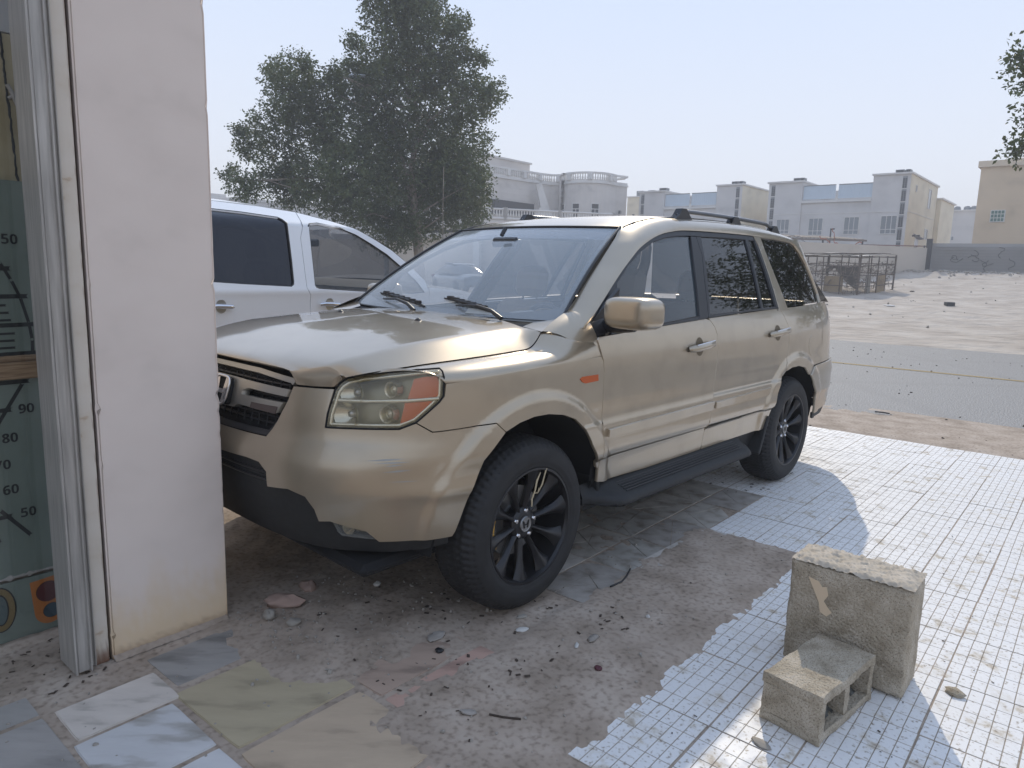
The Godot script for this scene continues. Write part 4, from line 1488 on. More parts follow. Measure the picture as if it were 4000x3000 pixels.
	for s in [["yellow", .41, .34, .225], ["ochre", .46, .355, .25], ["grey", .33, .305, .275], ["cream", .60, .53, .46], ["bluish", .55, .535, .52], ["rose", .46, .30, .235], ["rough", .36, .33, .30], ["brown", .38, .28, .215]]:
		var m := mat("stone_" + s[0], Color(1, 1, 1), .8)
		var f := noise(hash(s[0]) % 1000, .008, 5)
		f.domain_warp_enabled = true
		f.domain_warp_amplitude = 20.0
		var c := Vector3(s[1], s[2], s[3])
		var low := c * .55 if s[0] != "bluish" and s[0] != "cream" else Vector3(.27, .24, .20)
		grain(m, ramp_tex(f, [[0.0, lin(low.x, low.y, low.z)], [.30, lin(low.x, low.y, low.z).lerp(lin(c.x, c.y, c.z), .7)], [.42, lin(c.x, c.y, c.z)], [1.0, lin(c.x * 1.15, c.y * 1.15, c.z * 1.15)]], 512), .9, bump_tex(noise(67, .04, 5), 256), .12)
		m.uv1_scale = Vector3(.55, .9, 1.7)
		stones[s[0]] = m
	var n := 0
	for q in [[-3.91, -3.53, -1.665, -1.425, "grey"], [-3.935, -3.505, -1.39, -.985, "yellow"], [-3.945, -3.51, -.962, -.548, "ochre"], [-3.93, -3.52, -.525, -.12, "rose"], [-4.23, -3.925, -1.565, -1.36, "cream"], [-4.25, -3.962, -1.345, -1.05, "bluish"], [-4.25, -3.965, -1.03, -.70, "bluish"], [-4.62, -4.262, -1.56, -1.215, "rough"], [-4.62, -4.262, -1.195, -.80, "rough"], [-4.60, -4.26, -1.72, -1.58, "grey"], [-3.485, -3.03, -1.16, -.88, "brown"], [-3.405, -3.02, -.862, -.582, "rose"], [-3.49, -3.415, -.862, -.525, "rose"], [-3.49, -3.03, -1.50, -1.18, "brown"], [-5.0, -4.64, -1.4, -.9, "grey"], [-4.23, -3.95, -.68, -.30, "cream"]]:
		var w: float = q[1] - q[0]
		var d: float = q[3] - q[2]
		var t := part("stone_slab", slab_mesh(w, d, 80 + n), stones[q[4]], pav)
		t.position = Vector3((q[0] + q[1]) / 2, rng.randf_range(-.001, .002), (q[2] + q[3]) / 2)
		t.rotation = Vector3(rng.randf_range(-.006, .006), rng.randf_range(-.012, .012), rng.randf_range(-.006, .006))
		n += 1
# ---------- the shop front on the left ----------
func make_shop() -> void:
	var at := PAVE
	var plaster := mat("plaster", Color(1, 1, 1), .86)
	grain(plaster, ramp_tex(noise(90, .006, 5), [[0.0, lin(.60, .52, .455)], [.3, lin(.70, .605, .535)], [1.0, lin(.76, .66, .585)]], 1024), .5, bump_tex(noise(91, .02, 5), 512), .18)
	plaster.vertex_color_use_as_albedo = true
	# pillar with worn arrises; damp has yellowed its foot
	var p := thing("pillar", "white plastered square pillar at the shop corner, its foot stained yellow", "pillar", at, GY)
	var mb := Mb.new()
	var pn := noise(92, 2.2, 4)
	var foot := noise(93, 5.0, 4)
	var ring := [Vector2(-3.986, -1.745), Vector2(-3.554, -1.745), Vector2(-3.554, -2.30), Vector2(-3.986, -2.30)]
	for e in 4:
		var a: Vector2 = ring[e]
		var b: Vector2 = ring[(e + 1) % 4]
		var dir := (b - a).normalized()
		var out := Vector2(-dir.y, dir.x)
		if out.dot((a + b) * .5 - Vector2(-3.77, -2.02)) < 0.0:
			out = -out
		var base := mb.v.size()
		var nu := 30
		var nvv := 190
		for j in nvv + 1:
			var y := 4.7 * pow(float(j) / nvv, 1.25)
			for i in nu + 1:
				var k := float(i) / nu
				var q := a.lerp(b, k)
				var r := .006
				var ed := minf(k, 1.0 - k) * a.distance_to(b)
				var pull := 0.0
				if ed < r:
					pull = r - sqrt(maxf(0.0, r * r - (r - ed) * (r - ed)))
				# chips out of the arris
				var chip := maxf(0.0, pn.get_noise_2d(y * 9.0, 7.0 * ((e + (1 if k > .5 else 0)) % 4)) - .38) * .05
				pull += chip * (1.0 - smoothstep(0.0, .02, ed)) + .0008 * pn.get_noise_2d(q.x * 3.0 + q.y * 3.0, y * 3.0)
				q -= out * pull
				var damp := (1.0 - smoothstep(.02, .34 + .12 * foot.get_noise_2d(k * .6, 1.0), y + .06 * foot.get_noise_2d(k * 3.0 + e, y * 3.0)))
				var grime := (1.0 - smoothstep(.0, .05, y + .02 * foot.get_noise_2d(k * 9.0, y * 9.0)))
				mb.col = Color.WHITE.lerp(Color(.93, .80, .52), damp * .75).lerp(Color(.45, .35, .26), grime * .8)
				mb.vert(Vector3(q.x, y, q.y), Vector3(out.x, 0, out.y), Vector2(k, y))
		for j in nvv:
			for i in nu:
				var s := base + j * (nu + 1) + i
				mb.tri(s, s + 1, s + nu + 1)
				mb.tri(s + 1, s + nu + 2, s + nu + 1)
	part("pillar_shaft", mb, plaster, p)
	mb = Mb.new()
	mb.grid(40, 3, func(a: float, b: float) -> Vector3: return Vector3(lerpf(-3.985, -3.562, a), .016 * (1.0 - b) + .004 * foot.get_noise_2d(a * 6.0, b), -1.7465 + .024 * b + .004 * foot.get_noise_2d(a * 5.0, 2.0)), Vector3(0, 1, .5))
	part("mortar_fillet", mb, M.soil, p)
	# rusty steel strip between pillar and guide rail
	var cream := mat("rusty_cream", Color(1, 1, 1), .6)
	grain(cream, ramp_tex(noise(94, .012, 5), [[0.0, lin(.16, .065, .025)], [.08, lin(.38, .22, .10)], [.13, lin(.58, .50, .40)], [.3, lin(.62, .55, .46)], [1.0, lin(.66, .60, .52)]], 512), 1.3)
	cream.vertex_color_use_as_albedo = true
	mb = Mb.new()
	var rn := noise(95, 8.0, 4)
	mb.grid(8, 160, func(a: float, b: float) -> Vector3: return Vector3(lerpf(-4.042, -3.996, a), 4.7 * b, -1.752), Vector3(0, 0, 1))
	for i in mb.v.size():
		var q := mb.v[i]
		var e := minf(q.x + 4.042, -3.996 - q.x)
		var r := (1.0 - smoothstep(.0, .07, q.y + .03 * rn.get_noise_2d(q.x * 9.0, q.y))) + .55 * (1.0 - smoothstep(.0, .006, e)) * smoothstep(-.2, .3, rn.get_noise_2d(q.y * 1.5, 4.0))
		mb.c[i] = Color.WHITE.lerp(Color(.22, .10, .05), clampf(r, 0, .95))
	var st := part("steel_strip", mb, cream, p, "cream painted steel strip with rust along its edges")
	mb = Mb.new()
	mb.face([Vector3(-3.996, 0, -1.753), Vector3(-3.996, 4.7, -1.753), Vector3(-3.996, 4.7, -1.80), Vector3(-3.996, 0, -1.80)], Vector3(1, 0, 0))
	mb.face([Vector3(-3.998, 0, -1.775), Vector3(-3.984, 0, -1.775), Vector3(-3.984, 4.7, -1.775), Vector3(-3.998, 4.7, -1.775)], Vector3(0, 0, 1))
	part("rust_gap", mb, mat("rust", lin(.06, .022, .01), .9), st)
	# shutter guide: ribbed aluminium channel
	var alu := mat("aluminium", Color(.76, .74, .71), .45, .25)
	grain(alu, ramp_tex(noise(96, .02, 4), [[0.0, g8(.72)], [1.0, g8(1.0)]], 256), 1.0)
	alu.uv1_scale = Vector3(14, .6, 14)
	var g := thing("shutter_guide", "ribbed grey aluminium shutter guide rail between glass and pillar", "shutter rail", at, GY)
	for q in [["guide_face", -4.106, -4.066, -1.80, -1.720, .003], ["guide_step", -4.064, -4.045, -1.80, -1.738, .002], ["guide_lip", -4.116, -4.108, -1.86, -1.706, .003], ["guide_lip", -4.069, -4.063, -1.76, -1.708, .002], ["guide_lip", -4.049, -4.044, -1.77, -1.729, .002], ["guide_back", -4.105, -4.045, -1.88, -1.803, .002]]:
		mb = Mb.new()
		mb.box(Vector3((q[1] + q[2]) / 2, 2.33, (q[3] + q[4]) / 2), Vector3(q[2] - q[1], 4.64, q[4] - q[3]), q[5])
		part(q[0], mb, alu, g)
	# shop window with the printed panel behind its glass
	var w := thing("shop_window", "shop window with a dark green printed gauge panel and a wooden strip across it", "window", at, GY)
	mb = Mb.new()
	mb.box(Vector3(-5.05, 2.0, -2.112), Vector3(2.04, 4.0, .006))
	part("window_pane", mb, M.pane, w)
	var green := mat("green_print", Color(1, 1, 1), .55)
	grain(green, ramp_tex(noise(97, .004, 3), [[0.0, lin(.16, .20, .165)], [.5, lin(.205, .25, .21)], [1.0, lin(.25, .29, .25)]], 512), .7)
	mb = Mb.new()
	mb.box(Vector3(-4.66, .955, -2.136), Vector3(1.26, 1.42, .008), .001)
	part("printed_panel", mb, green, w, "dark green panel printed with a black gauge dial")
	mb = Mb.new()
	mb.box(Vector3(-4.66, .118, -2.136), Vector3(1.30, .23, .008), .001)
	part("printed_panel", mb, green, w, "lower green panel with an orange light printed on it")
	var ink := mat("print_black", lin(.012, .013, .014), .6)
	var z := -2.1305
	var stroke := func(a: Vector2, b: Vector2, t: float, m: Material, called := "printed_line") -> void:
		var d := (b - a).normalized()
		var o := d.orthogonal() * t * .5
		var poly := PackedVector2Array()
		for k in 9:
			poly.append(b + o.rotated(-PI * k / 8.0) * 1.0)
		for k in 9:
			poly.append(a - o.rotated(-PI * k / 8.0) * 1.0)
		var s := Mb.new()
		s.prism(poly, Transform3D(Basis(), Vector3(0, 0, z)), .001, false)
		part(called, s, m, w)
	for q in [[1.364, -4.30, -4.091], [1.268, -4.30, -4.045], [1.168, -4.30, -4.020], [1.066, -4.30, -4.021], [.966, -4.30, -4.061], [.868, -4.30, -4.122], [.480, -4.30, -4.148]]:
		stroke.call(Vector2(q[1], q[0]), Vector2(q[2], q[0] + .002), .015, ink)
	for q in [[1.238, -4.114], [1.212, -4.107], [1.186, -4.102], [1.139, -4.094], [1.114, -4.096], [1.089, -4.096], [.937, -4.155], [.91, -4.16]]:
		stroke.call(Vector2(-4.30, q[0]), Vector2(q[1], q[0] + .001), .008, ink)
	var arc := [Vector2(-4.30, 1.52), Vector2(-4.20, 1.475), Vector2(-4.124, 1.386), Vector2(-4.095, 1.326), Vector2(-4.072, 1.266), Vector2(-4.052, 1.174), Vector2(-4.046, 1.116), Vector2(-4.048, 1.07)]
	for k in arc.size() - 1:
		stroke.call(arc[k], arc[k + 1], .010, ink, "printed_arc")
	stroke.call(Vector2(-4.086, .962), Vector2(-4.20, .775), .012, ink)
	stroke.call(Vector2(-4.189, .512), Vector2(-4.098, .392), .013, ink)
	stroke.call(Vector2(-4.30, .36), Vector2(-4.19, .40), .010, ink)
	var font := SystemFont.new()
	font.font_names = PackedStringArray(["Droid Sans"])
	font.font_weight = 700
	for q in [["50", -4.09, 1.466], ["90", -4.082, .868], ["80", -4.139, .768], ["70", -4.168, .673], ["60", -4.150, .579], ["50", -4.102, .484]]:
		var tm := TextMesh.new()
		tm.text = q[0]
		tm.font = font
		tm.font_size = 48
		tm.pixel_size = .00098
		tm.depth = .001
		var o := part("printed_number", tm, ink, w)
		o.position = Vector3(q[1], q[2], z)
	# orange light with a red and a blue disc, and the end of a ringed nought
	var disc := func(c: Vector2, rx: float, ry: float, m: Material, dz: float, called: String) -> void:
		var poly := PackedVector2Array()
		for k in 28:
			poly.append(c + Vector2(cos(TAU * k / 28) * rx, sin(TAU * k / 28) * ry))
		var s := Mb.new()
		s.prism(poly, Transform3D(Basis(), Vector3(0, 0, z + dz)), .001, false)
		part(called, s, m, w)
	var s0 := Mb.new()
	var op := pv([-4.118, .211, -4.018, .218])
	for k in 13:
		op.append(Vector2(-4.060 + cos(-PI * k / 12.0) * .050, .085 + sin(-PI * k / 12.0) * .052))
	s0.prism(op, Transform3D(Basis(), Vector3(0, 0, z)), .001, false)
	part("orange_print", s0, mat("print_orange", lin(.52, .17, .03), .6), w)
	disc.call(Vector2(-4.061, .161), .040, .040, ink, .001, "printed_ring")
	disc.call(Vector2(-4.061, .161), .038, .038, mat("print_red", lin(.10, .012, .014), .6), .002, "printed_disc")
	disc.call(Vector2(-4.054, .083), .029, .029, ink, .001, "printed_ring")
	disc.call(Vector2(-4.054, .083), .027, .027, mat("print_blue", lin(.03, .06, .085), .6), .002, "printed_disc")
	disc.call(Vector2(-4.215, .138), .050, .086, ink, .001, "printed_ring")
	disc.call(Vector2(-4.215, .138), .045, .081, mat("print_gold", lin(.22, .15, .05), .6), .002, "printed_disc")
	disc.call(Vector2(-4.215, .138), .026, .060, ink, .003, "printed_ring")
	disc.call(Vector2(-4.215, .138), .021, .054, mat("print_teal", lin(.09, .13, .13), .6), .004, "printed_disc")
	# torn strip between the two panels
	var torn := mat("torn_paper", lin(.42, .39, .35), .9)
	mb = Mb.new()
	var tn := noise(98, 30.0, 3)
	mb.grid(90, 4, func(a: float, b: float) -> Vector3:
		var x := lerpf(-4.30, -4.02, a)
		return Vector3(x, .250 + (b - .5) * (.008 + .022 * maxf(0.0, tn.get_noise_2d(x, 0.0) + .15)), -2.1285 + .003 * sin(b * PI) + .002 * tn.get_noise_2d(x * 2.0, b)), Vector3(0, 0, 1))
	part("torn_edge", mb, torn, w)
	# wooden strip across the panel
	var wood := mat("wood", Color(1, 1, 1), .7)
	var wn := noise(99, .02, 4)
	grain(wood, ramp_tex(wn, [[0.0, lin(.13, .075, .04)], [.45, lin(.24, .155, .085)], [.7, lin(.31, .215, .125)], [1.0, lin(.36, .26, .16)]], 512), 1.0, null, 0.0, false)
	wood.uv1_scale = Vector3(.5, 9.0, 9.0)
	mb = Mb.new()
	mb.box(Vector3(-4.62, 1.010, -2.118), Vector3(1.22, .062, .018), .003)
	mb.box(Vector3(-4.62, 1.0525, -2.119), Vector3(1.22, .021, .016), .003)
	part("wooden_strip", mb, wood, w)
	# cream board behind the upper glass, with a long ragged crack
	var board := mat("cream_board", Color(1, 1, 1), .8)
	grain(board, ramp_tex(noise(100, .006, 5), [[0.0, lin(.36, .30, .17)], [.5, lin(.47, .405, .26)], [1.0, lin(.53, .47, .33)]], 512), .7)
	mb = Mb.new()
	mb.box(Vector3(-4.62, 1.40, -2.165), Vector3(1.28, 1.50, .01))
	part("backing_board", mb, board, w)
	mb = Mb.new()
	mb.box(Vector3(-4.62, 3.08, -2.165), Vector3(1.28, 1.85, .008))
	part("backing_board", mb, mat("white_board", lin(.55, .55, .54), .7), w)
	mb = Mb.new()
	var cn := noise(101, 16.0, 4)
	mb.grid(3, 160, func(a: float, b: float) -> Vector3:
		var y := lerpf(2.15, 1.66, b)
		return Vector3(lerpf(-4.060, -4.043, b) + (a - .5) * (.007 + .005 * cn.get_noise_1d(y)) + .004 * cn.get_noise_1d(y * 1.3 + 5.0), y, -2.157 + .003 * sin(a * PI)), Vector3(0, 0, 1))
	part("cracked_seam", mb, ink, w)
	mb = Mb.new()
	mb.tube([Vector3(-4.052, 1.985, -2.155), Vector3(-4.040, 1.960, -2.152), Vector3(-4.028, 1.915, -2.152)], [.008, .008, .004], 6)
	mb.tube([Vector3(-4.052, 1.94, -2.154), Vector3(-4.020, 1.962, -2.152)], [.006, .007], 6)
	part("tape_scrap", mb, torn, w)
	mb = Mb.new()
	mb.box(Vector3(-4.004, 2.33, -2.03), Vector3(.03, 4.64, .26), .002)
	part("window_jamb", mb, mat("pale_jamb", lin(.40, .41, .40), .7), w)
	mb = Mb.new()
	mb.grid(50, 4, func(a: float, b: float) -> Vector3:
		var x := lerpf(-5.2, -4.03, a)
		return Vector3(x, lerpf(.012, -.01, b) + .006 * tn.get_noise_2d(x * .5, b), lerpf(-2.125, -2.04, b)), Vector3(0, 1, .4))
	part("window_sill", mb, M.soil, w)
	# the rest of the building
	var b := thing("shop_building", "white single-storey shop building behind the pillar and the window", "building", at, GY)
	var plain := mat("plain_plaster", lin(.58, .55, .52), .9)
	for q in [["wall", -9.0, -6.1, -2.30, -2.12, 0.0, 4.7], ["wall", -3.80, -3.562, -4.1, -2.302, 0.0, 4.7], ["wall", -9.0, -3.802, -4.1, -3.95, 0.0, 4.7], ["wall", -9.2, -9.002, -4.1, -2.12, 0.0, 4.7]]:
		mb = Mb.new()
		mb.box(Vector3((q[1] + q[2]) / 2, (q[5] + q[6]) / 2, (q[3] + q[4]) / 2), Vector3(q[2] - q[1], q[6] - q[5], q[4] - q[3]), .01)
		part(q[0], mb, plain, b)
	mb = Mb.new()
	mb.box(Vector3(-6.4, 4.83, -2.95), Vector3(5.75, .24, 2.5), .02)
	part("roof", mb, plain, b)
# ---------- the white car behind, in the gold car's axes: nose to the road, its right side to us ----------
func white_side(p: Vector2) -> Vector3:
	var y := p.y
	var z := -2.45 - maxf(0, y - 1.2) * .33 - maxf(0, y - 1.72) * 1.5
	z += -.05 * pow(maxf(0.0, (.95 - y)) / .6, 2.0) + .012 * exp(-pow((y - 1.16) / .03, 2.0))
	z -= .10 * pow(maxf(0.0, p.x - 2.5) / .8, 2.0) + .06 * pow(maxf(0.0, -1.0 - p.x) / .8, 2.0)
	return Vector3(p.x, y, z)

func make_white_car() -> void:
	var car := thing("large_white_vehicle", "large white four-door vehicle with black rear windows parked beyond the gold one", "car", CAR, YAW)
	var white: Material = M.white_paint
	var off := func(d: float) -> Callable: return func(p: Vector2) -> Vector3: return white_side(p) - Vector3(0, 0, d)
	var two := func(called: String, mb: Mb, m: Material) -> void:
		part(called, mb, m, car)
		var r := mb.mirror_z()
		for i in r.v.size():
			r.v[i].z -= 6.9
		part(called, r, m, car)
	var sheet := func(called: String, poly: Array, m: Material, d: float, fl: float, step := .05) -> void:
		var mb := Mb.new()
		mb.patch(shrink(pv(poly), .0025), step, off.call(d), 1.0, fl)
		two.call(called, mb, m)
	var rw := [-.20, 1.80, .40, 1.798, .655, 1.789, .948, 1.767, .973, 1.750, .985, 1.72, .983, 1.684, .965, 1.45, .946, 1.259, .938, 1.232, .912, 1.216, .533, 1.234, .273, 1.250, -.20, 1.272]
	var fw := [1.175, 1.687, 1.184, 1.712, 1.206, 1.730, 1.288, 1.742, 1.487, 1.714, 1.638, 1.668, 1.788, 1.593, 1.94, 1.506, 2.089, 1.388, 2.22, 1.27, 2.30, 1.16, 2.15, 1.150, 1.69, 1.168, 1.366, 1.187, 1.16, 1.199, 1.138, 1.208, 1.128, 1.226]
	sheet.call("rear_door_window", rw, M.dark_glass, .022, 0.0)
	sheet.call("front_door_window", fw, M.smoke_glass, .022, 0.0)
	# door skins with an opening for the glass
	var ring := func(called: String, outer: Array, hole: Array) -> void:
		var mb := Mb.new()
		var o := shrink(pv(outer), .003)
		var h := pv(hole)
		# cut the outline in two along the opening's middle, so that each half is simple
		var ymid := 1.45
		for half in [pv([-4, ymid, 5, ymid, 5, 3, -4, 3]), pv([-4, -1, 5, -1, 5, ymid, -4, ymid])]:
			for a in Geometry2D.intersect_polygons(o, half):
				for b in Geometry2D.clip_polygons(a, h):
					if not Geometry2D.is_polygon_clockwise(b):
						mb.patch(b, .05, white_side, 1.0, .022)
		two.call(called, mb, white)
	ring.call("rear_door", [-.36, 1.845, -.20, 1.853, .46, 1.876, .86, 1.862, 1.183, 1.834, 1.14, 1.75, 1.081, 1.614, 1.049, 1.21, 1.075, 1.15, 1.077, 1.013, 1.07, .50, -.10, .50, -.25, .80, -.36, 1.0], rw)
	ring.call("front_door", [1.183, 1.834, 1.451, 1.776, 1.66, 1.712, 1.82, 1.64, 2.0, 1.545, 2.17, 1.42, 2.33, 1.27, 2.36, 1.12, 2.36, .50, 1.07, .50, 1.077, 1.013, 1.075, 1.15, 1.049, 1.21, 1.081, 1.614, 1.14, 1.75], fw)
	# gaskets round the windows
	for w in [rw, fw]:
		var mb := Mb.new()
		var pts := []
		for p in pv(w):
			pts.append((off.call(.012) as Callable).call(p))
		pts.append(pts[0])
		mb.tube(pts, [.010], 6, false)
		two.call("window_seal", mb, M.black_trim)
	# quarter, fender, sills
	sheet.call("rear_quarter", [-1.72, 1.80, -.36, 1.845, -.36, 1.0, -.25, .80, -.22, .78, -.34, .86, -.62, .92, -.90, .84, -1.04, .62, -1.08, .48, -1.75, .50, -1.80, 1.2], white, 0.0, .022)
	sheet.call("front_fender", [2.36, 1.21, 2.8, 1.17, 3.30, 1.10, 3.36, .9, 3.34, .50, 3.26, .50, 3.22, .66, 3.06, .84, 2.82, .90, 2.56, .82, 2.42, .60, 2.38, .50, 2.36, .50], white, 0.0, .022)
	sheet.call("side_sill", [-.95, .40, 2.40, .40, 2.40, .50, -.95, .50], M.black_plastic, .02, .0)
	# roof, bonnet and ends, across the whole width
	var span := func(b: float, y: float, x: float) -> float:
		var e := white_side(Vector2(x, y)).z
		return lerpf(e, -6.9 - e, b)
	var mb := Mb.new()
	mb.grid(40, 16, func(a: float, b: float) -> Vector3:
		var x := lerpf(-1.72, 1.62, a)
		var y := smooth_pick([Vector2(-1.72, 1.80), Vector2(-.36, 1.845), Vector2(.46, 1.876), Vector2(.86, 1.862), Vector2(1.183, 1.834), Vector2(1.451, 1.776), Vector2(1.66, 1.712)], x)
		var e := white_side(Vector2(x, y)).z
		return Vector3(x, y + .045 * (1.0 - pow(absf(b * 2 - 1), 2.6)), lerpf(e, -6.9 - e, b)), Vector3.UP)
	part("roof", mb, white, car)
	mb = Mb.new()
	mb.grid(14, 16, func(a: float, b: float) -> Vector3:
		var x := lerpf(1.64, 2.33, a)
		var y := smooth_pick([Vector2(1.6, 1.73), Vector2(1.82, 1.645), Vector2(2.0, 1.55), Vector2(2.17, 1.42), Vector2(2.33, 1.24)], x)
		var e := white_side(Vector2(x, y)).z - .03
		return Vector3(x + .10 * (1.0 - pow(b * 2 - 1, 2.0)), y + .012, lerpf(e, -6.9 - e, b)), Vector3(1, 1, 0))
	part("windshield", mb, M.smoke_glass, car)
	mb = Mb.new()
	mb.grid(16, 20, func(a: float, b: float) -> Vector3:
		var x := lerpf(2.33, 3.36, a)
		return Vector3(x + .05 * (1.0 - pow(b * 2 - 1, 2.0)), 1.215 - .10 * a - .10 * pow(a, 5.0) + .05 * (1.0 - pow(absf(b * 2 - 1), 3.0)), lerpf(-2.47, -4.43, b)), Vector3(0, 1, 0))
	part("hood", mb, white, car)
	mb = Mb.new()
	mb.box(Vector3(3.30, .82, -3.45), Vector3(.16, .50, 1.70), .05)
	mb.box(Vector3(-1.74, 1.10, -3.45), Vector3(.10, 1.36, 1.76), .04)
	part("end_panel", mb, white, car)
	mb = Mb.new()
	mb.box(Vector3(3.36, .56, -3.45), Vector3(.18, .24, 1.84), .06)
	mb.box(Vector3(-1.84, .56, -3.45), Vector3(.18, .24, 1.84), .06)
	part("bumper", mb, white, car)
	mb = Mb.new()
	for z in [-2.66, -4.24]:
		mb.box(Vector3(3.34, .92, z), Vector3(.12, .26, .32), .03)
	part("headlamp", mb, M.clear_lens, car)
	# chrome handles, lower part in body colour
	for x in [.322, 1.26]:
		mb = Mb.new()
		mb.tube([white_side(Vector2(x - .10, 1.072)) + Vector3(0, 0, .02), white_side(Vector2(x - .06, 1.076)) + Vector3(0, 0, .045), white_side(Vector2(x + .06, 1.070)) + Vector3(0, 0, .047), white_side(Vector2(x + .085, 1.066)) + Vector3(0, 0, .02)], [.014, .017, .017, .012], 10)
		part("door_handle", mb, M.chrome, car)
		mb = Mb.new()
		var oval := PackedVector2Array()
		for k in 20:
			oval.append(Vector2(x + .0 + cos(TAU * k / 20.0) * .042, 1.07 + sin(TAU * k / 20.0) * .052))
		mb.patch(oval, .02, off.call(-.002), 1.0, 0.0)
		part("handle_recess", mb, M.silver, car)
	# cabin: dash, wheel, mirror, seats seen as shapes through the glass
	mb = Mb.new()
	mb.grid(10, 12, func(a: float, b: float) -> Vector3: return Vector3(lerpf(1.75, 2.25, a), 1.20 + .06 * sin(a * 2.4), lerpf(-2.6, -4.3, b)), Vector3.UP)
	part("dashboard", mb, M.dash_pale, car)
	for z in [-2.95, -3.95]:
		mb = Mb.new()
		mb.box(Vector3(.98, 1.08, z), Vector3(.16, .66, .5), .07, Basis(Vector3(0, 0, 1), .25))
		mb.box(Vector3(.88, 1.50, z), Vector3(.10, .19, .27), .045, Basis(Vector3(0, 0, 1), .2))
		part("front_seat", mb, M.seat_grey, car)
	mb = Mb.new()
	var st := []
	for k in 21:
		st.append(Vector3(1.60, 1.20, -3.95) + Basis(Vector3(0, 0, 1), -.4) * Vector3(0, cos(TAU * k / 20.0) * .19, sin(TAU * k / 20.0) * .19))
	mb.tube(st, [.014], 6, false)
	part("steering_wheel", mb, M.black_trim, car)
	mb = Mb.new()
	mb.box(Vector3(1.72, 1.60, -3.45), Vector3(.03, .07, .24), .012)
	part("rear_view_mirror", mb, M.black_trim, car)
	mb = Mb.new()
	mb.box(Vector3(.6, .80, -3.45), Vector3(3.3, .06, 1.8), .01)
	mb.box(Vector3(.7, .46, -3.45), Vector3(4.6, .2, 1.6), .03)
	part("floor_pan", mb, M.inner_black, car)
	for w in [[-.62, -2.62, 1], [2.82, -2.62, 1], [-.62, -4.28, -1], [2.82, -4.28, -1]]:
		make_wheel(car, Vector3(w[0], .367, w[1]), w[2] > 0, false)
	for x in [-.62, 2.82]:
		for s in [[-2.46, -2.86], [-4.44, -4.04]]:
			mb = Mb.new()
			mb.grid(24, 3, func(a: float, b: float) -> Vector3:
				var an := lerpf(-.3, PI + .3, a)
				return Vector3(x + cos(an) * .48, .38 + sin(an) * .50, lerpf(s[0], s[1], b)))
			part("wheel_housing", mb, M.inner_black, car)

func make_saloon() -> void:
	# a dark saloon across the road, seen through the gold car's cabin
	var at := pave(Vector3(20.3, .13, -23.7))
	var car := thing("dark_saloon", "dark saloon car parked on the sand across the road, seen through the windshield", "car", at, GY + 1.15)
	var dark := mat("dark_paint", lin(.012, .016, .016), .3, .2)
	dark.clearcoat_enabled = true
	dark.clearcoat_roughness = .05
	var prof := [Vector2(-2.25, .45), Vector2(-2.2, .80), Vector2(-1.6, .92), Vector2(-1.5, .95), Vector2(2.0, .97), Vector2(2.2, .90), Vector2(2.28, .5)]
	var mb := Mb.new()
	mb.grid(40, 18, func(a: float, b: float) -> Vector3:
		var x := lerpf(-2.27, 2.27, a)
		var top := smooth_pick(prof, x)
		var an := b * PI
		var w := .88 - .12 * pow(absf(x) / 2.27, 4.0)
		return Vector3(x, maxf(.26, .26 + (top - .26) * pow(sin(an), .35)), -cos(an) * w), Vector3.ZERO)
	for i in mb.n.size():
		if mb.n[i].dot(mb.v[i] - Vector3(mb.v[i].x, .4, 0)) < 0:
			mb.n[i] = -mb.n[i]
	var ix := mb.ix
	mb.ix = PackedInt32Array()
	for i in range(0, ix.size(), 3):
		mb.tri(ix[i], ix[i + 1], ix[i + 2])
	part("body", mb, dark, car)
	var cab := [Vector2(-1.15, .93), Vector2(-.4, 1.34), Vector2(.1, 1.43), Vector2(.7, 1.42), Vector2(1.2, 1.28), Vector2(1.85, .98)]
	mb = Mb.new()
	mb.grid(24, 14, func(a: float, b: float) -> Vector3:
		var x := lerpf(-1.15, 1.85, a)
		var top := smooth_pick(cab, x)
		var an := b * PI
		return Vector3(x, .92 + (top - .92) * pow(sin(an), .4), -cos(an) * .74), Vector3.UP)
	part("cabin_glass", mb, M.gloss_black, car)
	mb = Mb.new()
	mb.grid(10, 8, func(a: float, b: float) -> Vector3: return Vector3(lerpf(-.35, 1.0, a), smooth_pick(cab, lerpf(-.35, 1.0, a)) + .012, lerpf(-.55, .55, b)), Vector3.UP)
	part("roof", mb, dark, car)
	for w in [[-1.35, .78], [1.4, .78], [-1.35, -.78], [1.4, -.78]]:
		mb = Mb.new()
		mb.lathe([Vector2(0, .10), Vector2(.2, .10), Vector2(.31, .09), Vector2(.32, .0), Vector2(.32, -.08)], 24, Transform3D(Basis(Vector3(1, 0, 0), Vector3(0, 0, signf(w[1])), Vector3(0, -signf(w[1]), 0)), Vector3(w[0], .32, w[1])))
		part("wheel", mb, M.rubber, car)
	for z in [-.62, .62]:
		mb = Mb.new()
		mb.box(Vector3(2.23, .78, z), Vector3(.08, .14, .34), .02)
		part("tail_lamp", mb, M.red_lens, car)
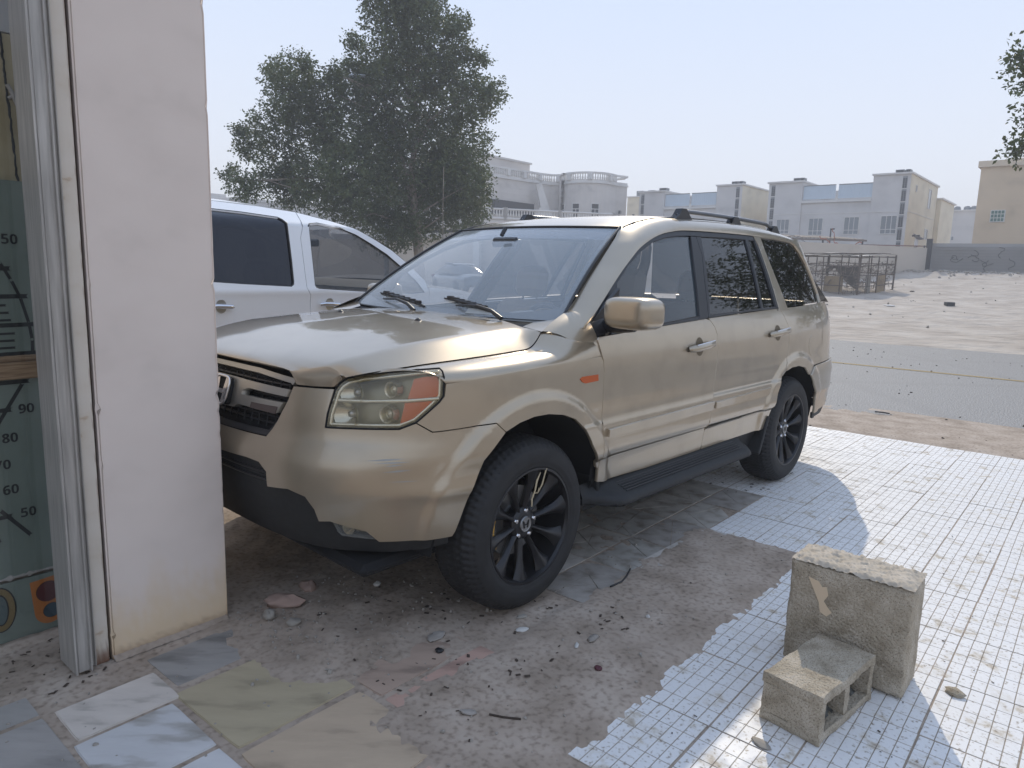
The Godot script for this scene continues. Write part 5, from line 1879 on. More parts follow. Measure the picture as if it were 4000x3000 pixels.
# ---------- concrete blocks and litter ----------
func rock_mesh(sd: int, size: Vector3) -> ArrayMesh:
	var r := noise(sd, .9, 3)
	var mb := Mb.new()
	mb.grid(9, 7, func(a: float, b: float) -> Vector3:
		var an := a * TAU
		var ph := (b - .5) * PI
		var d := Vector3(cos(an) * cos(ph), sin(ph), sin(an) * cos(ph))
		var k := 1.0 + .5 * r.get_noise_3dv(d * 1.6 + Vector3(sd, 0, 0))
		d = (d * k * 4.0).round() * .125 + d * k * .5
		return d * size * .5, Vector3.ZERO)
	for i in mb.n.size():
		if mb.n[i].dot(mb.v[i]) < 0:
			mb.n[i] = -mb.n[i]
	var ix := mb.ix
	mb.ix = PackedInt32Array()
	for i in range(0, ix.size(), 3):
		mb.tri(ix[i], ix[i + 1], ix[i + 2])
	return mb.mesh()

func rough_box(size: Vector3, sd: int, amp: float, seg := Vector3i(30, 30, 16)) -> Mb:
	# a cast block with broken edges: a finely divided box whose skin is pushed in, most at its arrises
	var n1 := noise(sd, 7.0, 5)
	var n2 := noise(sd + 1, 28.0, 3)
	var mb := Mb.new()
	var h := size * .5
	for ax in 3:
		for s in [-1.0, 1.0]:
			var a1 := (ax + 1) % 3
			var a2 := (ax + 2) % 3
			var nn := Vector3.ZERO
			nn[ax] = s
			mb.grid(seg[a1], seg[a2], func(a: float, b: float) -> Vector3:
				var p := Vector3.ZERO
				p[ax] = s * h[ax]
				p[a1] = (a * 2 - 1) * h[a1]
				p[a2] = (b * 2 - 1) * h[a2]
				var e := [0.0, 0.0, 0.0]
				for k in 3:
					e[k] = h[k] - absf(p[k])
				e.sort()
				var edge := exp(-float(e[1]) / .012)
				var d := amp * (.35 * n2.get_noise_3dv(p * .6) + .25 * n1.get_noise_3dv(p))
				d += edge * amp * (1.1 + 2.2 * maxf(0.0, n1.get_noise_3dv(p * .8 + Vector3(3, 1, 2))) + .8 * n2.get_noise_3dv(p))
				var c := Vector3(clampf(p.x, -h.x * .86, h.x * .86), clampf(p.y, -h.y * .86, h.y * .86), clampf(p.z, -h.z * .86, h.z * .86))
				var dir := (p - c).normalized()
				return p - dir * d, nn)
	return mb

func make_blocks() -> void:
	var conc := mat("concrete", Color(1, 1, 1), .94)
	grain(conc, ramp_tex(noise(110, .012, 5), [[0.0, lin(.25, .205, .145)], [.35, lin(.37, .315, .235)], [.6, lin(.43, .37, .285)], [1.0, lin(.52, .455, .365)]], 512), 1.4, bump_tex(noise(111, .09, 5), 512), .45, false)
	conc.detail_enabled = true
	conc.detail_albedo = ramp_tex(noise(112, .2, 2), [[0.0, Color(.45, .43, .40)], [.28, Color(.85, .84, .82)], [.4, Color(1, 1, 1)], [1.0, Color(1, 1, 1)]], 512)
	conc.detail_blend_mode = BaseMaterial3D.BLEND_MODE_MUL
	var pale := mat("pale_mortar", Color(1, 1, 1), .95)
	grain(pale, ramp_tex(noise(113, .02, 4), [[0.0, lin(.40, .34, .26)], [1.0, lin(.56, .49, .40)]], 256), 2.0, bump_tex(noise(114, .08, 4), 256), .25, false)
	# the upright block, crowned with old mortar
	var t := thing("concrete_block", "tall chipped concrete block standing on edge behind the hollow block", "block", pave(Vector3(-2.216, .001, .229)), GY)
	var mb := rough_box(Vector3(.198, .395, .41), 120, .0075, Vector3i(24, 48, 50))
	for i in mb.v.size():
		mb.v[i].y += .1975
	part("block_body", mb, conc, t)
	var cr := noise(121, 9.0, 4)
	mb = Mb.new()
	mb.grid(26, 46, func(a: float, b: float) -> Vector3:
		var u := a * 2 - 1
		var v := b * 2 - 1
		var e := maxf(absf(u), absf(v))
		var y := .394 + .010 * (1.0 - smoothstep(.80, 1.0, e + .12 * cr.get_noise_2d(u * .6, v * .9))) + .006 * cr.get_noise_2d(u * 1.2, v * 1.2) + .005 * roundf(1.5 * cr.get_noise_2d(u * .5 + 4.0, v * .5))
		return Vector3(u * .0965, y, v * .203), Vector3.UP)
	part("mortar_crown", mb, pale, t, "pale crumbling mortar left on the top edge")
	mb = Mb.new()
	var blot := PackedVector2Array()
	for p in [[-.135, .345], [-.10, .338], [-.085, .32], [-.07, .325], [-.062, .295], [-.075, .27], [-.06, .25], [-.045, .235], [-.062, .215], [-.085, .225], [-.092, .26], [-.115, .305]]:
		blot.append(Vector2(p[0] * 1.0, p[1]))
	mb.patch(blot, .012, func(p: Vector2) -> Vector3: return Vector3(-.1012 + .0012 * cr.get_noise_2d(p.x * 5.0, p.y * 5.0), p.y, p.x), 1.0, 0.0)
	for i in mb.n.size():
		mb.n[i] = Vector3(-1, .04 * cr.get_noise_1d(i), 0).normalized()
	var bi := mb.ix
	mb.ix = PackedInt32Array()
	for i in range(0, bi.size(), 3):
		mb.tri(bi[i], bi[i + 1], bi[i + 2])
	part("mortar_patch", mb, mat("tan_mortar", lin(.66, .52, .36), .9), t)
	# pale chips bedded in the face
	var rng := RandomNumberGenerator.new()
	rng.seed = 9
	mb = Mb.new()
	for k in 60:
		var c := Vector3(-.0985, rng.randf_range(.03, .37), rng.randf_range(-.19, .19))
		mb.box(c, Vector3(.003, rng.randf_range(.002, .007), rng.randf_range(.002, .008)), .0008, Basis(Vector3.RIGHT, rng.randf() * TAU))
	var chips := part("aggregate", mb, pale, t)
	chips.set_meta("kind", "stuff")
	# the hollow block lying before it, two cells open to the right
	t = thing("hollow_block", "small hollow concrete block lying on its side in front of the tall block", "block", pave(Vector3(-2.552, .001, .226)), GY - .139)
	mb = Mb.new()
	var n1 := noise(130, 8.0, 5)
	var n2 := noise(131, 34.0, 3)
	var L := .392
	var H := .162
	var W := .20
	# an extrusion along z of an outline with two holes, built wall by wall
	var wall := func(lo: Vector3, hi: Vector3) -> void:
		var s := hi - lo
		var b := rough_box(s, 132 + int(lo.x * 100.0), .0034, Vector3i(maxi(6, int(s.x / .010)), maxi(6, int(s.y / .010)), maxi(6, int(s.z / .010))))
		var base := mb.v.size()
		for i in b.v.size():
			mb.v.append(b.v[i] + (lo + hi) * .5)
			mb.n.append(b.n[i])
			mb.u.append(b.u[i])
			mb.c.append(b.c[i])
		for i in b.ix:
			mb.ix.append(base + i)
	wall.call(Vector3(-L / 2, H - .034, -W / 2), Vector3(L / 2, H, W / 2))
	wall.call(Vector3(-L / 2, 0, -W / 2), Vector3(L / 2, .030, W / 2))
	wall.call(Vector3(-L / 2 + .001, .026, -W / 2 + .001), Vector3(-L / 2 + .036, H - .03, W / 2 - .001))
	wall.call(Vector3(L / 2 - .034, .026, -W / 2 + .001), Vector3(L / 2 - .001, H - .03, W / 2 - .001))
	wall.call(Vector3(-.016, .026, -W / 2 + .001), Vector3(.018, H - .03, W / 2 - .004))
	wall.call(Vector3(-L / 2 + .03, .026, -W / 2 + .001), Vector3(L / 2 - .03, H - .03, -W / 2 + .03))
	part("block_body", mb, conc, t)
	mb = Mb.new()
	var gv := noise(133, 12.0, 4)
	for c in [[-.16, -.02], [.02, .16]]:
		mb.grid(14, 12, func(a: float, b: float) -> Vector3: return Vector3(lerpf(c[0], c[1], a), .03 + .045 * (1.0 - b) + .018 * gv.get_noise_2d(a * 1.5 + c[0] * 9.0, b * 1.5), lerpf(-W / 2 + .03, W / 2 - .035, b)), Vector3.UP)
	part("rubble_fill", mb, mat("dark_rubble", lin(.13, .13, .115), .95), t)
	# a pebble-like flake, a lump and other litter
	var grey := mat("stone_chip", lin(.30, .27, .23), .9)
	var pink := mat("pink_chip", lin(.36, .25, .20), .9)
	var litter := [
		["stone_flake", "flat olive stone flake by the hollow block's left foot", [-2.86, .16], Vector3(.062, .010, .036), grey],
		["mortar_lump", "broken mortar lump on the white tiles right of the blocks", [-2.135, .56], Vector3(.065, .022, .05), conc],
		["flat_stone", "flat brown stone in the soil before the front wheel", [-3.10, -1.02], Vector3(.085, .012, .05), M["worn_tile_2"]],
		["stone", "pinkish rubble stone by the pillar's right edge", [-3.36, -1.66], Vector3(.16, .05, .09), pink],
		["stone", "pale rubble stone lying in the shade under the bumper", [-3.20, -1.72], Vector3(.10, .045, .07), pink],
		["stone", "rounded stone at the pillar's right foot", [-3.46, -1.60], Vector3(.07, .04, .05), grey],
		["stone", "grey stone on the soil just right of the pillar foot", [-3.42, -1.49], Vector3(.06, .03, .045), grey],
		["white_chip", "white broken tile chip under the car's nose", [-2.98, -1.52], Vector3(.035, .02, .03), M.white_chip],
		["tile_chip", "cream tile offcut beside the front wheel's tyre print", [-2.82, -.82], Vector3(.055, .010, .03), M.white_chip],
		["tile_chip", "longer grey tile offcut near the front wheel", [-2.74, -.885], Vector3(.05, .016, .03), grey],
		["tile_chip", "small white tile chip in the sand right of the rose slab", [-2.78, -.585], Vector3(.045, .008, .016), M.white_chip],
		["stone_flake", "slate grey flake right of the white tile chip", [-2.70, -.565], Vector3(.07, .016, .035), M["worn_tile_2"]],
		["stone_flake", "dark grey flat flake on the rose slab's near corner", [-3.36, -.60], Vector3(.06, .014, .03), M["worn_tile_2"]],
		["dark_lump", "small black lump on the brown soil before the front wheel", [-3.16, -.94], Vector3(.035, .018, .025), M.black_trim],
		["white_pebble", "white pebble near the shoe prints", [-2.39, -.50], Vector3(.022, .014, .018), M.white_chip],
		["bottle_cap", "dark bottle cap on the sunlit tiles right of the car's shadow", [-1.13, .235], Vector3(.028, .008, .028), M.black_trim],
		["wrapper", "crumpled dark red wrapper on the sand patch", [-2.86, -.435], Vector3(.034, .016, .026), M.dark_red]]
	var k := 0
	for q in litter:
		var y := maxf(dirt_height(q[2][0], q[2][1]), 0.0 if q[2][1] > -.25 else -.004)
		var o := solo(q[0], rock_mesh(140 + k, q[3]), q[4], q[1], "litter" if q[0] in ["bottle_cap", "wrapper"] else "stone", pave(Vector3(q[2][0], y + q[3].y * .28, q[2][1])), rng.randf() * TAU)
		o.rotation.x = rng.randf_range(-.08, .08)
		k += 1
	# bent rod and twigs
	for q in [["metal_rod", "bent dark rod lying on the worn tiles beside the front wheel", [[-2.03, -.80], [-2.11, -.77], [-2.18, -.755], [-2.26, -.765]], .0042, M.black_trim, "rod"], ["twig", "thin dark twig on the sand by the rose slab", [[-3.32, -.545], [-3.30, -.50], [-3.27, -.455]], .0035, M.bark_dark, "twig"], ["twig", "black curved scrap on the verge beyond the tiles", [[3.3, -1.0], [3.33, -.93], [3.31, -.86]], .008, M.black_trim, "litter"]]:
		var mm := Mb.new()
		var ps := []
		for p in q[2]:
			ps.append(Vector3(p[0] - q[2][0][0], 0, p[1] - q[2][0][1]))
		mm.tube(ps, [q[3]], 6)
		solo(q[0], mm, q[4], q[1], q[5], pave(Vector3(q[2][0][0], maxf(.004, dirt_height(q[2][0][0], q[2][0][1])) + q[3] * .9, q[2][0][1])), GY)
	# dead leaves and scraps under the rear of the car and by the shop: too small and many to count
	mb = Mb.new()
	for i in 420:
		var zone := rng.randf()
		var c := Vector2.ZERO
		if zone < .30:
			c = Vector2(rng.randf_range(-.5, .7), rng.randf_range(-1.9, -.80))
		elif zone < .52:
			c = Vector2(rng.randf_range(-4.6, -3.9), rng.randf_range(-2.08, -1.66))
		elif zone < .75:
			c = Vector2(rng.randf_range(-3.5, -2.4), rng.randf_range(-1.6, -.5))
		else:
			c = Vector2(rng.randf_range(-3.0, 2.3), rng.randf_range(-.6, .9))
		var y := maxf(dirt_height(c.x, c.y), 0.0 if c.y > -.25 or c.x > -.4 else -.02) + .003
		var s := rng.randf_range(.006, .022) * (1.0 if zone < .75 else .5)
		var b := Basis(Vector3.UP, rng.randf() * TAU) * Basis(Vector3.RIGHT, rng.randf_range(-.3, .3))
		mb.box(Vector3(c.x, y, c.y), Vector3(s, .0022, s * rng.randf_range(.25, .6)), .0007, b)
	var lv := struct("leaf_litter", mb, M.leaf_litter, PAVE, GY)
	lv.set_meta("kind", "stuff")
	mb = Mb.new()
	for i in 520:
		var c := Vector2(rng.randf_range(-4.4, -1.3), rng.randf_range(-1.9, -.25))
		if i % 3 == 0:
			c = Vector2(rng.randf_range(-3.5, -2.5), rng.randf_range(-1.75, -1.0))
		elif i % 7 == 0:
			c = Vector2(rng.randf_range(-3.55, -3.38), rng.randf_range(-1.75, -1.3))
		var s := rng.randf_range(.003, .012) * (1.6 if rng.randf() < .06 else 1.0)
		mb.box(Vector3(c.x, maxf(dirt_height(c.x, c.y), -.003) + s * .22, c.y), Vector3(s, s * .6, s * .8), s * .2, Basis(Vector3(rng.randf(), rng.randf() + .1, rng.randf()).normalized(), rng.randf() * TAU))
	var gv2 := struct("gravel", mb, grey, PAVE, GY)
	gv2.set_meta("kind", "stuff")
	mb = Mb.new()
	for i in 160:
		var c := Vector2(rng.randf_range(1.9, 11.0), rng.randf_range(-4.0, 3.0))
		var s := rng.randf_range(.008, .035)
		mb.box(Vector3(c.x, maxf(dirt_height(c.x, c.y), -.008) if c.x < 3.5 else -.006, c.y), Vector3(s, s * .5, s * .8), s * .2, Basis(Vector3(rng.randf(), rng.randf() + .1, rng.randf()).normalized(), rng.randf() * TAU))
	var gv3 := struct("road_gravel", mb, M.leaf_litter, PAVE, GY)
	gv3.set_meta("kind", "stuff")
# ---------- beyond the road, in the paving's axes: fronts face -x, sides face +z ----------
func bx(mb: Mb, x0: float, x1: float, y0: float, y1: float, z0: float, z1: float, bev := 0.0) -> void:
	mb.box(Vector3((x0 + x1) * .5, (y0 + y1) * .5, (z0 + z1) * .5), Vector3(x1 - x0, y1 - y0, z1 - z0), bev)

func one(called: String, root: Node3D, m: Material, x0: float, x1: float, y0: float, y1: float, z0: float, z1: float, bev := 0.0) -> MeshInstance3D:
	var mb := Mb.new()
	bx(mb, x0, x1, y0, y1, z0, z1, bev)
	return part(called, mb, m, root)

func front_window(root: Node3D, x: float, y0: float, y1: float, z0: float, z1: float, low: bool) -> void:
	# a window in a front that faces -x: surround, casements, panes and curtains
	var f := Mb.new()
	for q in [[y0 - .06, y0, z0 - .06, z1 + .06], [y1, y1 + .06, z0 - .06, z1 + .06], [y0, y1, z0 - .06, z0], [y0, y1, z1, z1 + .06]]:
		bx(f, x - .05, x + .10, q[0], q[1], q[2], q[3])
	var w := part("window", f, M.villa_trim, root)
	f = Mb.new()
	for t in ([.333, .667] if z1 - z0 > .9 else [.5]):
		bx(f, x - .028, x + .0, y0, y1, lerpf(z0, z1, t) - .025, lerpf(z0, z1, t) + .025)
	if low:
		bx(f, x - .027, x + .0, lerpf(y0, y1, .24) - .025, lerpf(y0, y1, .24) + .025, z0, z1)
	part("frame", f, M.villa_trim, w)
	f = Mb.new()
	bx(f, x - .015, x - .005, y0, y1, z0, z1)
	part("pane", f, M.villa_pane, w)

func side_slot(root: Node3D, z: float, x0: float, x1: float, y0: float, y1: float) -> void:
	var f := Mb.new()
	bx(f, x0 - .06, x1 + .06, y0 - .06, y0, z - .02, z + .05)
	bx(f, x0 - .06, x1 + .06, y1, y1 + .06, z - .02, z + .05)
	bx(f, x0 - .06, x0, y0, y1, z - .02, z + .05)
	bx(f, x1, x1 + .06, y0, y1, z - .02, z + .05)
	var w := part("window", f, M.villa_trim, root)
	f = Mb.new()
	bx(f, x0, x1, y0, y1, z - .01, z + .012)
	part("pane", f, M.villa_pane, w)

func lattice_strip(root: Node3D, x: float, zc: float, y0: float, y1: float) -> void:
	# upright bands of small pierced squares
	var y := y1
	while y > y0 + .3:
		var b := maxf(y - .95, y0)
		var f := Mb.new()
		bx(f, x - .03, x + .02, b, y, zc - .17, zc + .17)
		var s := part("lattice_panel", f, M.villa_grey, root)
		f = Mb.new()
		var n := int((y - b) / .16)
		for k in n:
			for e in [-.085, .085]:
				bx(f, x - .045, x - .028, b + .03 + k * .16, b + .15 + k * .16, zc + e - .06, zc + e + .06)
		var q := part("pierced_squares", f, M.villa_dark, s)
		q.set_meta("kind", "stuff")
		y = b - .10

func twin_villa(label: String, x: float, zl: float, zr: float, zt0: float, zt1: float, y_left: float, y_right: float, y_ledge: float, back: float, wins: Array) -> Node3D:
	var v := thing("villa", label, "house", PAVE, GY, "white villas behind the boundary wall")
	var g := 1.7
	one("wall", v, M.villa_front, x + .12, x + back, g, y_ledge, zt0 - .02, zt1 + .02)
	one("tower_wall", v, M.villa_front, x, x + 9.0, g, y_left, zl, zt0)
	one("tower_wall", v, M.villa_front, x, x + back * .62, g, y_right, zt1, zr)
	# the warm painted end wall
	one("side_wall", v, M.villa_side, x + .02, x + back * .62 - .02, g, y_right - .02, zr, zr + .012)
	# cornices and string courses
	one("cornice", v, M.villa_trim, x - .14, x + 9.1, y_left - .02, y_left + .12, zl - .14, zt0 + .1)
	one("cornice", v, M.villa_trim, x - .14, x + back * .62 + .1, y_right - .02, y_right + .12, zt1 - .1, zr + .14)
	one("ledge", v, M.villa_trim, x - .05, x + .14, y_ledge - .16, y_ledge + .02, zt0, zt1)
	one("string_course", v, M.villa_trim, x - .03, x + .02, y_ledge - 1.12, y_ledge - 1.06, zl, zt0)
	one("string_course", v, M.villa_trim, x + .09, x + .13, y_ledge - 1.12, y_ledge - 1.06, zt0, zt1)
	one("string_course", v, M.villa_trim, x - .03, x + .02, y_ledge - 1.12, y_ledge - 1.06, zt1, zr)
	one("string_course", v, M.villa_trim, x, x + back * .6, y_ledge - 1.12, y_ledge - 1.06, zr + .013, zr + .04)
	# blue sheet screen on the terrace between the towers
	var zm := (zt0 + zt1) * .5
	for q in [[zt0 + .05, zm - .12], [zm + .12, zt1 - .05]]:
		var s := one("screen_panel", v, M.screen_blue, x + .20, x + .26, y_ledge + .18, y_ledge + 1.32, q[0], q[1])
		var mb := Mb.new()
		var k: float = q[0] + .12
		while k < q[1]:
			bx(mb, x + .18, x + .199, y_ledge + .18, y_ledge + 1.32, k, k + .05)
			k += .22
		part("screen_rib", mb, M.screen_blue, s).set_meta("kind", "stuff")
		one("screen_rail", v, M.villa_grey, x + .16, x + .28, y_ledge + 1.32, y_ledge + 1.38, q[0], q[1])
	one("screen_post", v, M.villa_trim, x + .15, x + .35, y_ledge, y_ledge + .35, zm - .1, zm + .1)
	one("terrace_back_wall", v, M.villa_front, x + 6.0, x + 8.0, y_ledge, y_left - .25, zt0, zt1)
	for w in wins:
		front_window(v, x + (.12 if w[0] > zt0 and w[1] < zt1 else 0.0), w[2], w[3], w[0], w[1], true)
	lattice_strip(v, x, zr - .42, g + 2.3, y_right - .2)
	lattice_strip(v, x, zl + .42, g + 2.3, y_left - .2)
	# air coolers on the roofs
	for q in [[zr - 1.0, .68, y_right], [zr - .1 - .28, .36, y_right], [zl + 2.3, .62, y_left], [zt0 - .28, .36, y_left]]:
		var c := one("roof_unit", v, M.villa_grey, x + .5, x + 1.2, q[2] + .12, q[2] + .42, q[0] - q[1] * .5, q[0] + q[1] * .5, .02)
		var mb := Mb.new()
		bx(mb, x + .48, x + .499, q[2] + .18, q[2] + .36, q[0] - q[1] * .38, q[0] + q[1] * .38)
		part("grille", mb, M.villa_dark, c)
	return v

func make_villas() -> void:
	var stucco := ramp_tex(noise(150, .008, 5), [[0.0, g8(.84)], [.4, g8(.95)], [1.0, g8(1.0)]], 512)
	for q in [["villa_front", lin(.64, .615, .59)], ["villa_side", lin(.78, .70, .54)], ["villa_trim", lin(.72, .69, .65)], ["tan_wall", lin(.66, .52, .36)], ["tan_trim", lin(.70, .58, .43)], ["stone_clad", lin(.68, .63, .58)], ["beige_wall", lin(.62, .54, .45)], ["grey_block", lin(.38, .365, .35)]]:
		grain(mat(q[0], q[1], .92), stucco, .12)
	mat("villa_grey", lin(.20, .205, .21), .7)
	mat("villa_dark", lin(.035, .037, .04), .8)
	mat("screen_blue", lin(.52, .60, .67), .6)
	mat("villa_pane", lin(.20, .22, .235), .15)
	var v := twin_villa("white twin villa with blue terrace screen, farthest right of the row, four windows showing", 62.0, -25.0, -13.3, -21.95, -16.15, 9.72, 9.92, 8.0, 18.0, [[-24.0, -22.9, 5.19, 6.42], [-21.14, -20.0, 5.06, 6.47], [-18.15, -17.0, 5.10, 6.50], [-15.2, -14.04, 5.11, 6.53]])
	side_slot(v, -13.288, 64.0, 64.35, 8.7, 9.15)
	side_slot(v, -13.288, 69.3, 70.3, 7.75, 9.35)
	side_slot(v, -13.288, 69.3, 70.5, 5.0, 5.85)
	one("rear_wing", v, M.villa_side, 73.2, 80.0, 1.8, 8.8, -14.5, -12.9)
	one("cornice", v, M.villa_trim, 73.1, 80.2, 8.8, 8.95, -14.6, -12.75)
	twin_villa("white twin villa left of the one with four windows, half hidden behind the car roof", 62.0, -38.65, -27.55, -35.75, -30.1, 9.50, 9.74, 7.85, 18.0, [[-37.6, -36.5, 5.1, 6.3], [-29.4, -28.3, 5.1, 6.3]])
	v = thing("villa", "small cream house end with roof tanks between the round villa and the twin villas", "house", PAVE, GY)
	one("wall", v, M.villa_side, 72.0, 80.0, 1.8, 10.2, -46.2, -40.8)
	one("cornice", v, M.villa_trim, 71.85, 80.0, 10.2, 10.32, -46.3, -40.7)
	for z in [-44.9, -43.4]:
		one("roof_unit", v, M.villa_grey, 72.6, 73.4, 10.32, 11.0, z - .45, z + .45, .03)
	one("window", v, M.villa_dark, 71.96, 72.02, 7.6, 8.2, -45.4, -45.1)
	one("window", v, M.villa_trim, 71.96, 72.02, 6.2, 7.3, -45.3, -44.9)
	# the round-fronted villa with its balustrades
	v = thing("round_villa", "pale stone-clad villa with a round bay and balustraded roof right of the tree", "house", PAVE, GY)
	var path := [Vector2(46.0, -47.3), Vector2(48.6, -47.0), Vector2(52.0, -46.8), Vector2(55.2, -46.5), Vector2(56.6, -46.1), Vector2(57.0, -45.3)]
	var c := Vector2(58.9, -43.0)
	for k in 13:
		var a := deg_to_rad(lerpf(232.0, 92.0, k / 12.0))
		path.append(c + Vector2(cos(a), sin(a)) * 2.75)
	path.append_array([Vector2(60.2, -40.35), Vector2(61.6, -39.95), Vector2(62.4, -41.0), Vector2(64.0, -48.0)])
	var ribbon := func(y0: float, y1: float, out: float, thick: float) -> Mb:
		var mb := Mb.new()
		for i in path.size() - 1:
			var d: Vector2 = (path[i + 1] - path[i]).normalized()
			var n := Vector2(-d.y, d.x)
			var d0: Vector2 = (path[i] - path[maxi(i - 1, 0)]).normalized() if i > 0 else d
			var d1: Vector2 = (path[mini(i + 2, path.size() - 1)] - path[i + 1]).normalized() if i < path.size() - 2 else d
			var n0 := (n + Vector2(-d0.y, d0.x)).normalized()
			var n1 := (n + Vector2(-d1.y, d1.x)).normalized()
			if n.dot(Vector2(-.5, .8)) < 0.0:
				n0 = -n0
				n1 = -n1
			var a: Vector2 = path[i] + n0 * out
			var b: Vector2 = path[i + 1] + n1 * out
			var e: Vector2 = path[i] + n0 * (out - thick)
			var f: Vector2 = path[i + 1] + n1 * (out - thick)
			mb.face([Vector3(a.x, y0, a.y), Vector3(b.x, y0, b.y), Vector3(b.x, y1, b.y), Vector3(a.x, y1, a.y)], Vector3(n0.x + n1.x, 0, n0.y + n1.y).normalized())
			mb.face([Vector3(a.x, y1, a.y), Vector3(b.x, y1, b.y), Vector3(f.x, y1, f.y), Vector3(e.x, y1, e.y)], Vector3.UP)
			mb.face([Vector3(a.x, y0, a.y), Vector3(b.x, y0, b.y), Vector3(f.x, y0, f.y), Vector3(e.x, y0, e.y)], Vector3.DOWN)
			mb.face([Vector3(e.x, y0, e.y), Vector3(f.x, y0, f.y), Vector3(f.x, y1, f.y), Vector3(e.x, y1, e.y)], -Vector3(n0.x + n1.x, 0, n0.y + n1.y).normalized())
		return mb
	# courses of cladding, each a little proud of the joint below
	var y := 1.6
	while y < 10.0:
		part("stone_course", ribbon.call(y, y + .58, 0.0, .4), M.stone_clad, v)
		y += .592
	part("wall_core", ribbon.call(1.5, 10.3, -.02, .36), M.villa_front, v)
	part("cornice", ribbon.call(10.08, 10.22, .12, .5), M.villa_trim, v)
	part("plinth", ribbon.call(10.22, 10.42, .03, .3), M.villa_trim, v)
	part("handrail", ribbon.call(11.02, 11.2, .06, .32), M.villa_trim, v)
	var bal := Mb.new()
	bal.lathe([Vector2(.055, 0), Vector2(.09, .12), Vector2(.10, .22), Vector2(.05, .42), Vector2(.07, .6)], 8, Transform3D(), true)
	var balm := bal.mesh()
	var run := 0.0
	var n := 0
	for i in path.size() - 4:
		var d: Vector2 = path[i + 1] - path[i]
		var ln := d.length()
		while run < ln:
			var p: Vector2 = path[i].lerp(path[i + 1], run / ln)
			if n % 9 == 8:
				one("baluster_pier", v, M.villa_trim, p.x - .2, p.x + .2, 10.42, 11.02, p.y - .2, p.y + .2)
			else:
				part("baluster", balm, M.villa_trim, v).position = Vector3(p.x, 10.42, p.y)
			n += 1
			run += .26
		run -= ln
	one("floor", v, M.villa_front, 47.0, 63.5, 10.0, 10.2, -56.0, -47.3)
	one("floor", v, M.villa_front, 57.4, 62.0, 10.0, 10.2, -47.3, -42.0)
	one("upper_wall", v, M.stone_clad, 46.0, 55.3, 10.2, 12.15, -56.0, -48.1)
	one("upper_cornice", v, M.villa_trim, 45.8, 55.5, 12.15, 12.32, -56.2, -47.95)
	one("wall", v, M.stone_clad, 40.0, 46.4, 1.5, 10.4, -56.0, -47.45)
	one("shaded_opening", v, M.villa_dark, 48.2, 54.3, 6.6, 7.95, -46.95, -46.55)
	one("opening_pier", v, M.stone_clad, 54.3, 54.7, 6.5, 8.1, -46.75, -46.4)
	for a in [212.0, 171.0, 130.0]:
		var r := deg_to_rad(a)
		var at := c + Vector2(cos(r), sin(r)) * 2.77
		var w := group_part("door", v)
		w.position = Vector3(at.x, 5.4, at.y)
		w.rotation.y = -r + PI * .5
		var mb := Mb.new()
		bx(mb, -.44, -.36, 0, 2.62, -.04, .06)
		bx(mb, .36, .44, 0, 2.62, -.04, .06)
		bx(mb, -.44, .44, 2.62, 2.72, -.04, .07)
		bx(mb, -.36, .36, 2.08, 2.16, -.02, .05)
		bx(mb, -.03, .03, 0, 2.08, -.02, .05)
		part("frame", mb, M.villa_trim, w)
		mb = Mb.new()
		bx(mb, -.36, .36, 0, 2.62, -.03, .0)
		part("pane", mb, M.villa_dark, w)
	for r in 3:
		for k in 2:
			one("small_pane", v, M.villa_dark, 60.55 + k * .42, 60.82 + k * .42, 6.4 + r * .45, 6.72 + r * .45, -40.22 - k * .0, -40.12 + .0)
	# a slab leaning as a stair's flank, and a little gable on the terrace
	var mb := Mb.new()
	mb.prism(pv([-.2, 0, .9, 0, 2.1, 4.6, 1.5, 4.75]), Transform3D(Basis(Vector3.UP, PI * .5 + .9), Vector3(55.3, 5.2, -44.7)), .5)
	part("stair_flank", mb, M.villa_trim, v)
	mb = Mb.new()
	mb.prism(pv([-.4, 0, .5, 0, .5, 1.5, .1, 2.1, -.4, 1.5]), Transform3D(Basis(Vector3.UP, PI * .5 + .7), Vector3(51.5, 5.2, -43.4)), .5)
	part("terrace_gable", mb, M.villa_trim, v)
	# terrace with its own balustrade
	var tp := [Vector2(40.6, -43.6), Vector2(41.4, -41.9), Vector2(43.0, -40.7), Vector2(47.0, -37.8), Vector2(51.2, -34.8), Vector2(53.0, -36.0)]
	mb = Mb.new()
	for i in tp.size() - 1:
		var a: Vector2 = tp[i]
		var b: Vector2 = tp[i + 1]
		mb.face([Vector3(a.x, .8, a.y), Vector3(b.x, .8, b.y), Vector3(b.x, 5.55, b.y), Vector3(a.x, 5.55, a.y)])
		mb.tube([Vector3(a.x, 6.4, a.y), Vector3(b.x, 6.4, b.y)], [.09], 6)
		mb.tube([Vector3(a.x, 5.6, a.y), Vector3(b.x, 5.6, b.y)], [.13], 6)
		for q in [[a, .0], [b, 1.0]]:
			bx(mb, q[0].x - .16, q[0].x + .16, 5.5, 6.55, q[0].y - .16, q[0].y + .16)
	part("terrace_wall", mb, M.villa_trim, v)
	mb = Mb.new()
	bx(mb, 42.0, 58.0, 5.2, 5.4, -47.0, -44.0)
	part("terrace_floor", mb, M.villa_front, v)
	for i in tp.size() - 1:
		var m := int(tp[i].distance_to(tp[i + 1]) / .24)
		for k in range(1, m):
			var p: Vector2 = tp[i].lerp(tp[i + 1], float(k) / m)
			part("baluster", balm, M.villa_trim, v).position = Vector3(p.x, 5.72, p.y)
	# tan house at the right edge
	v = thing("tan_house", "tan rendered house with one green-paned window at the right edge of the view", "house", PAVE, GY)
	one("wall", v, M.tan_wall, 57.0, 70.0, 1.8, 9.42, -7.8, 6.0)
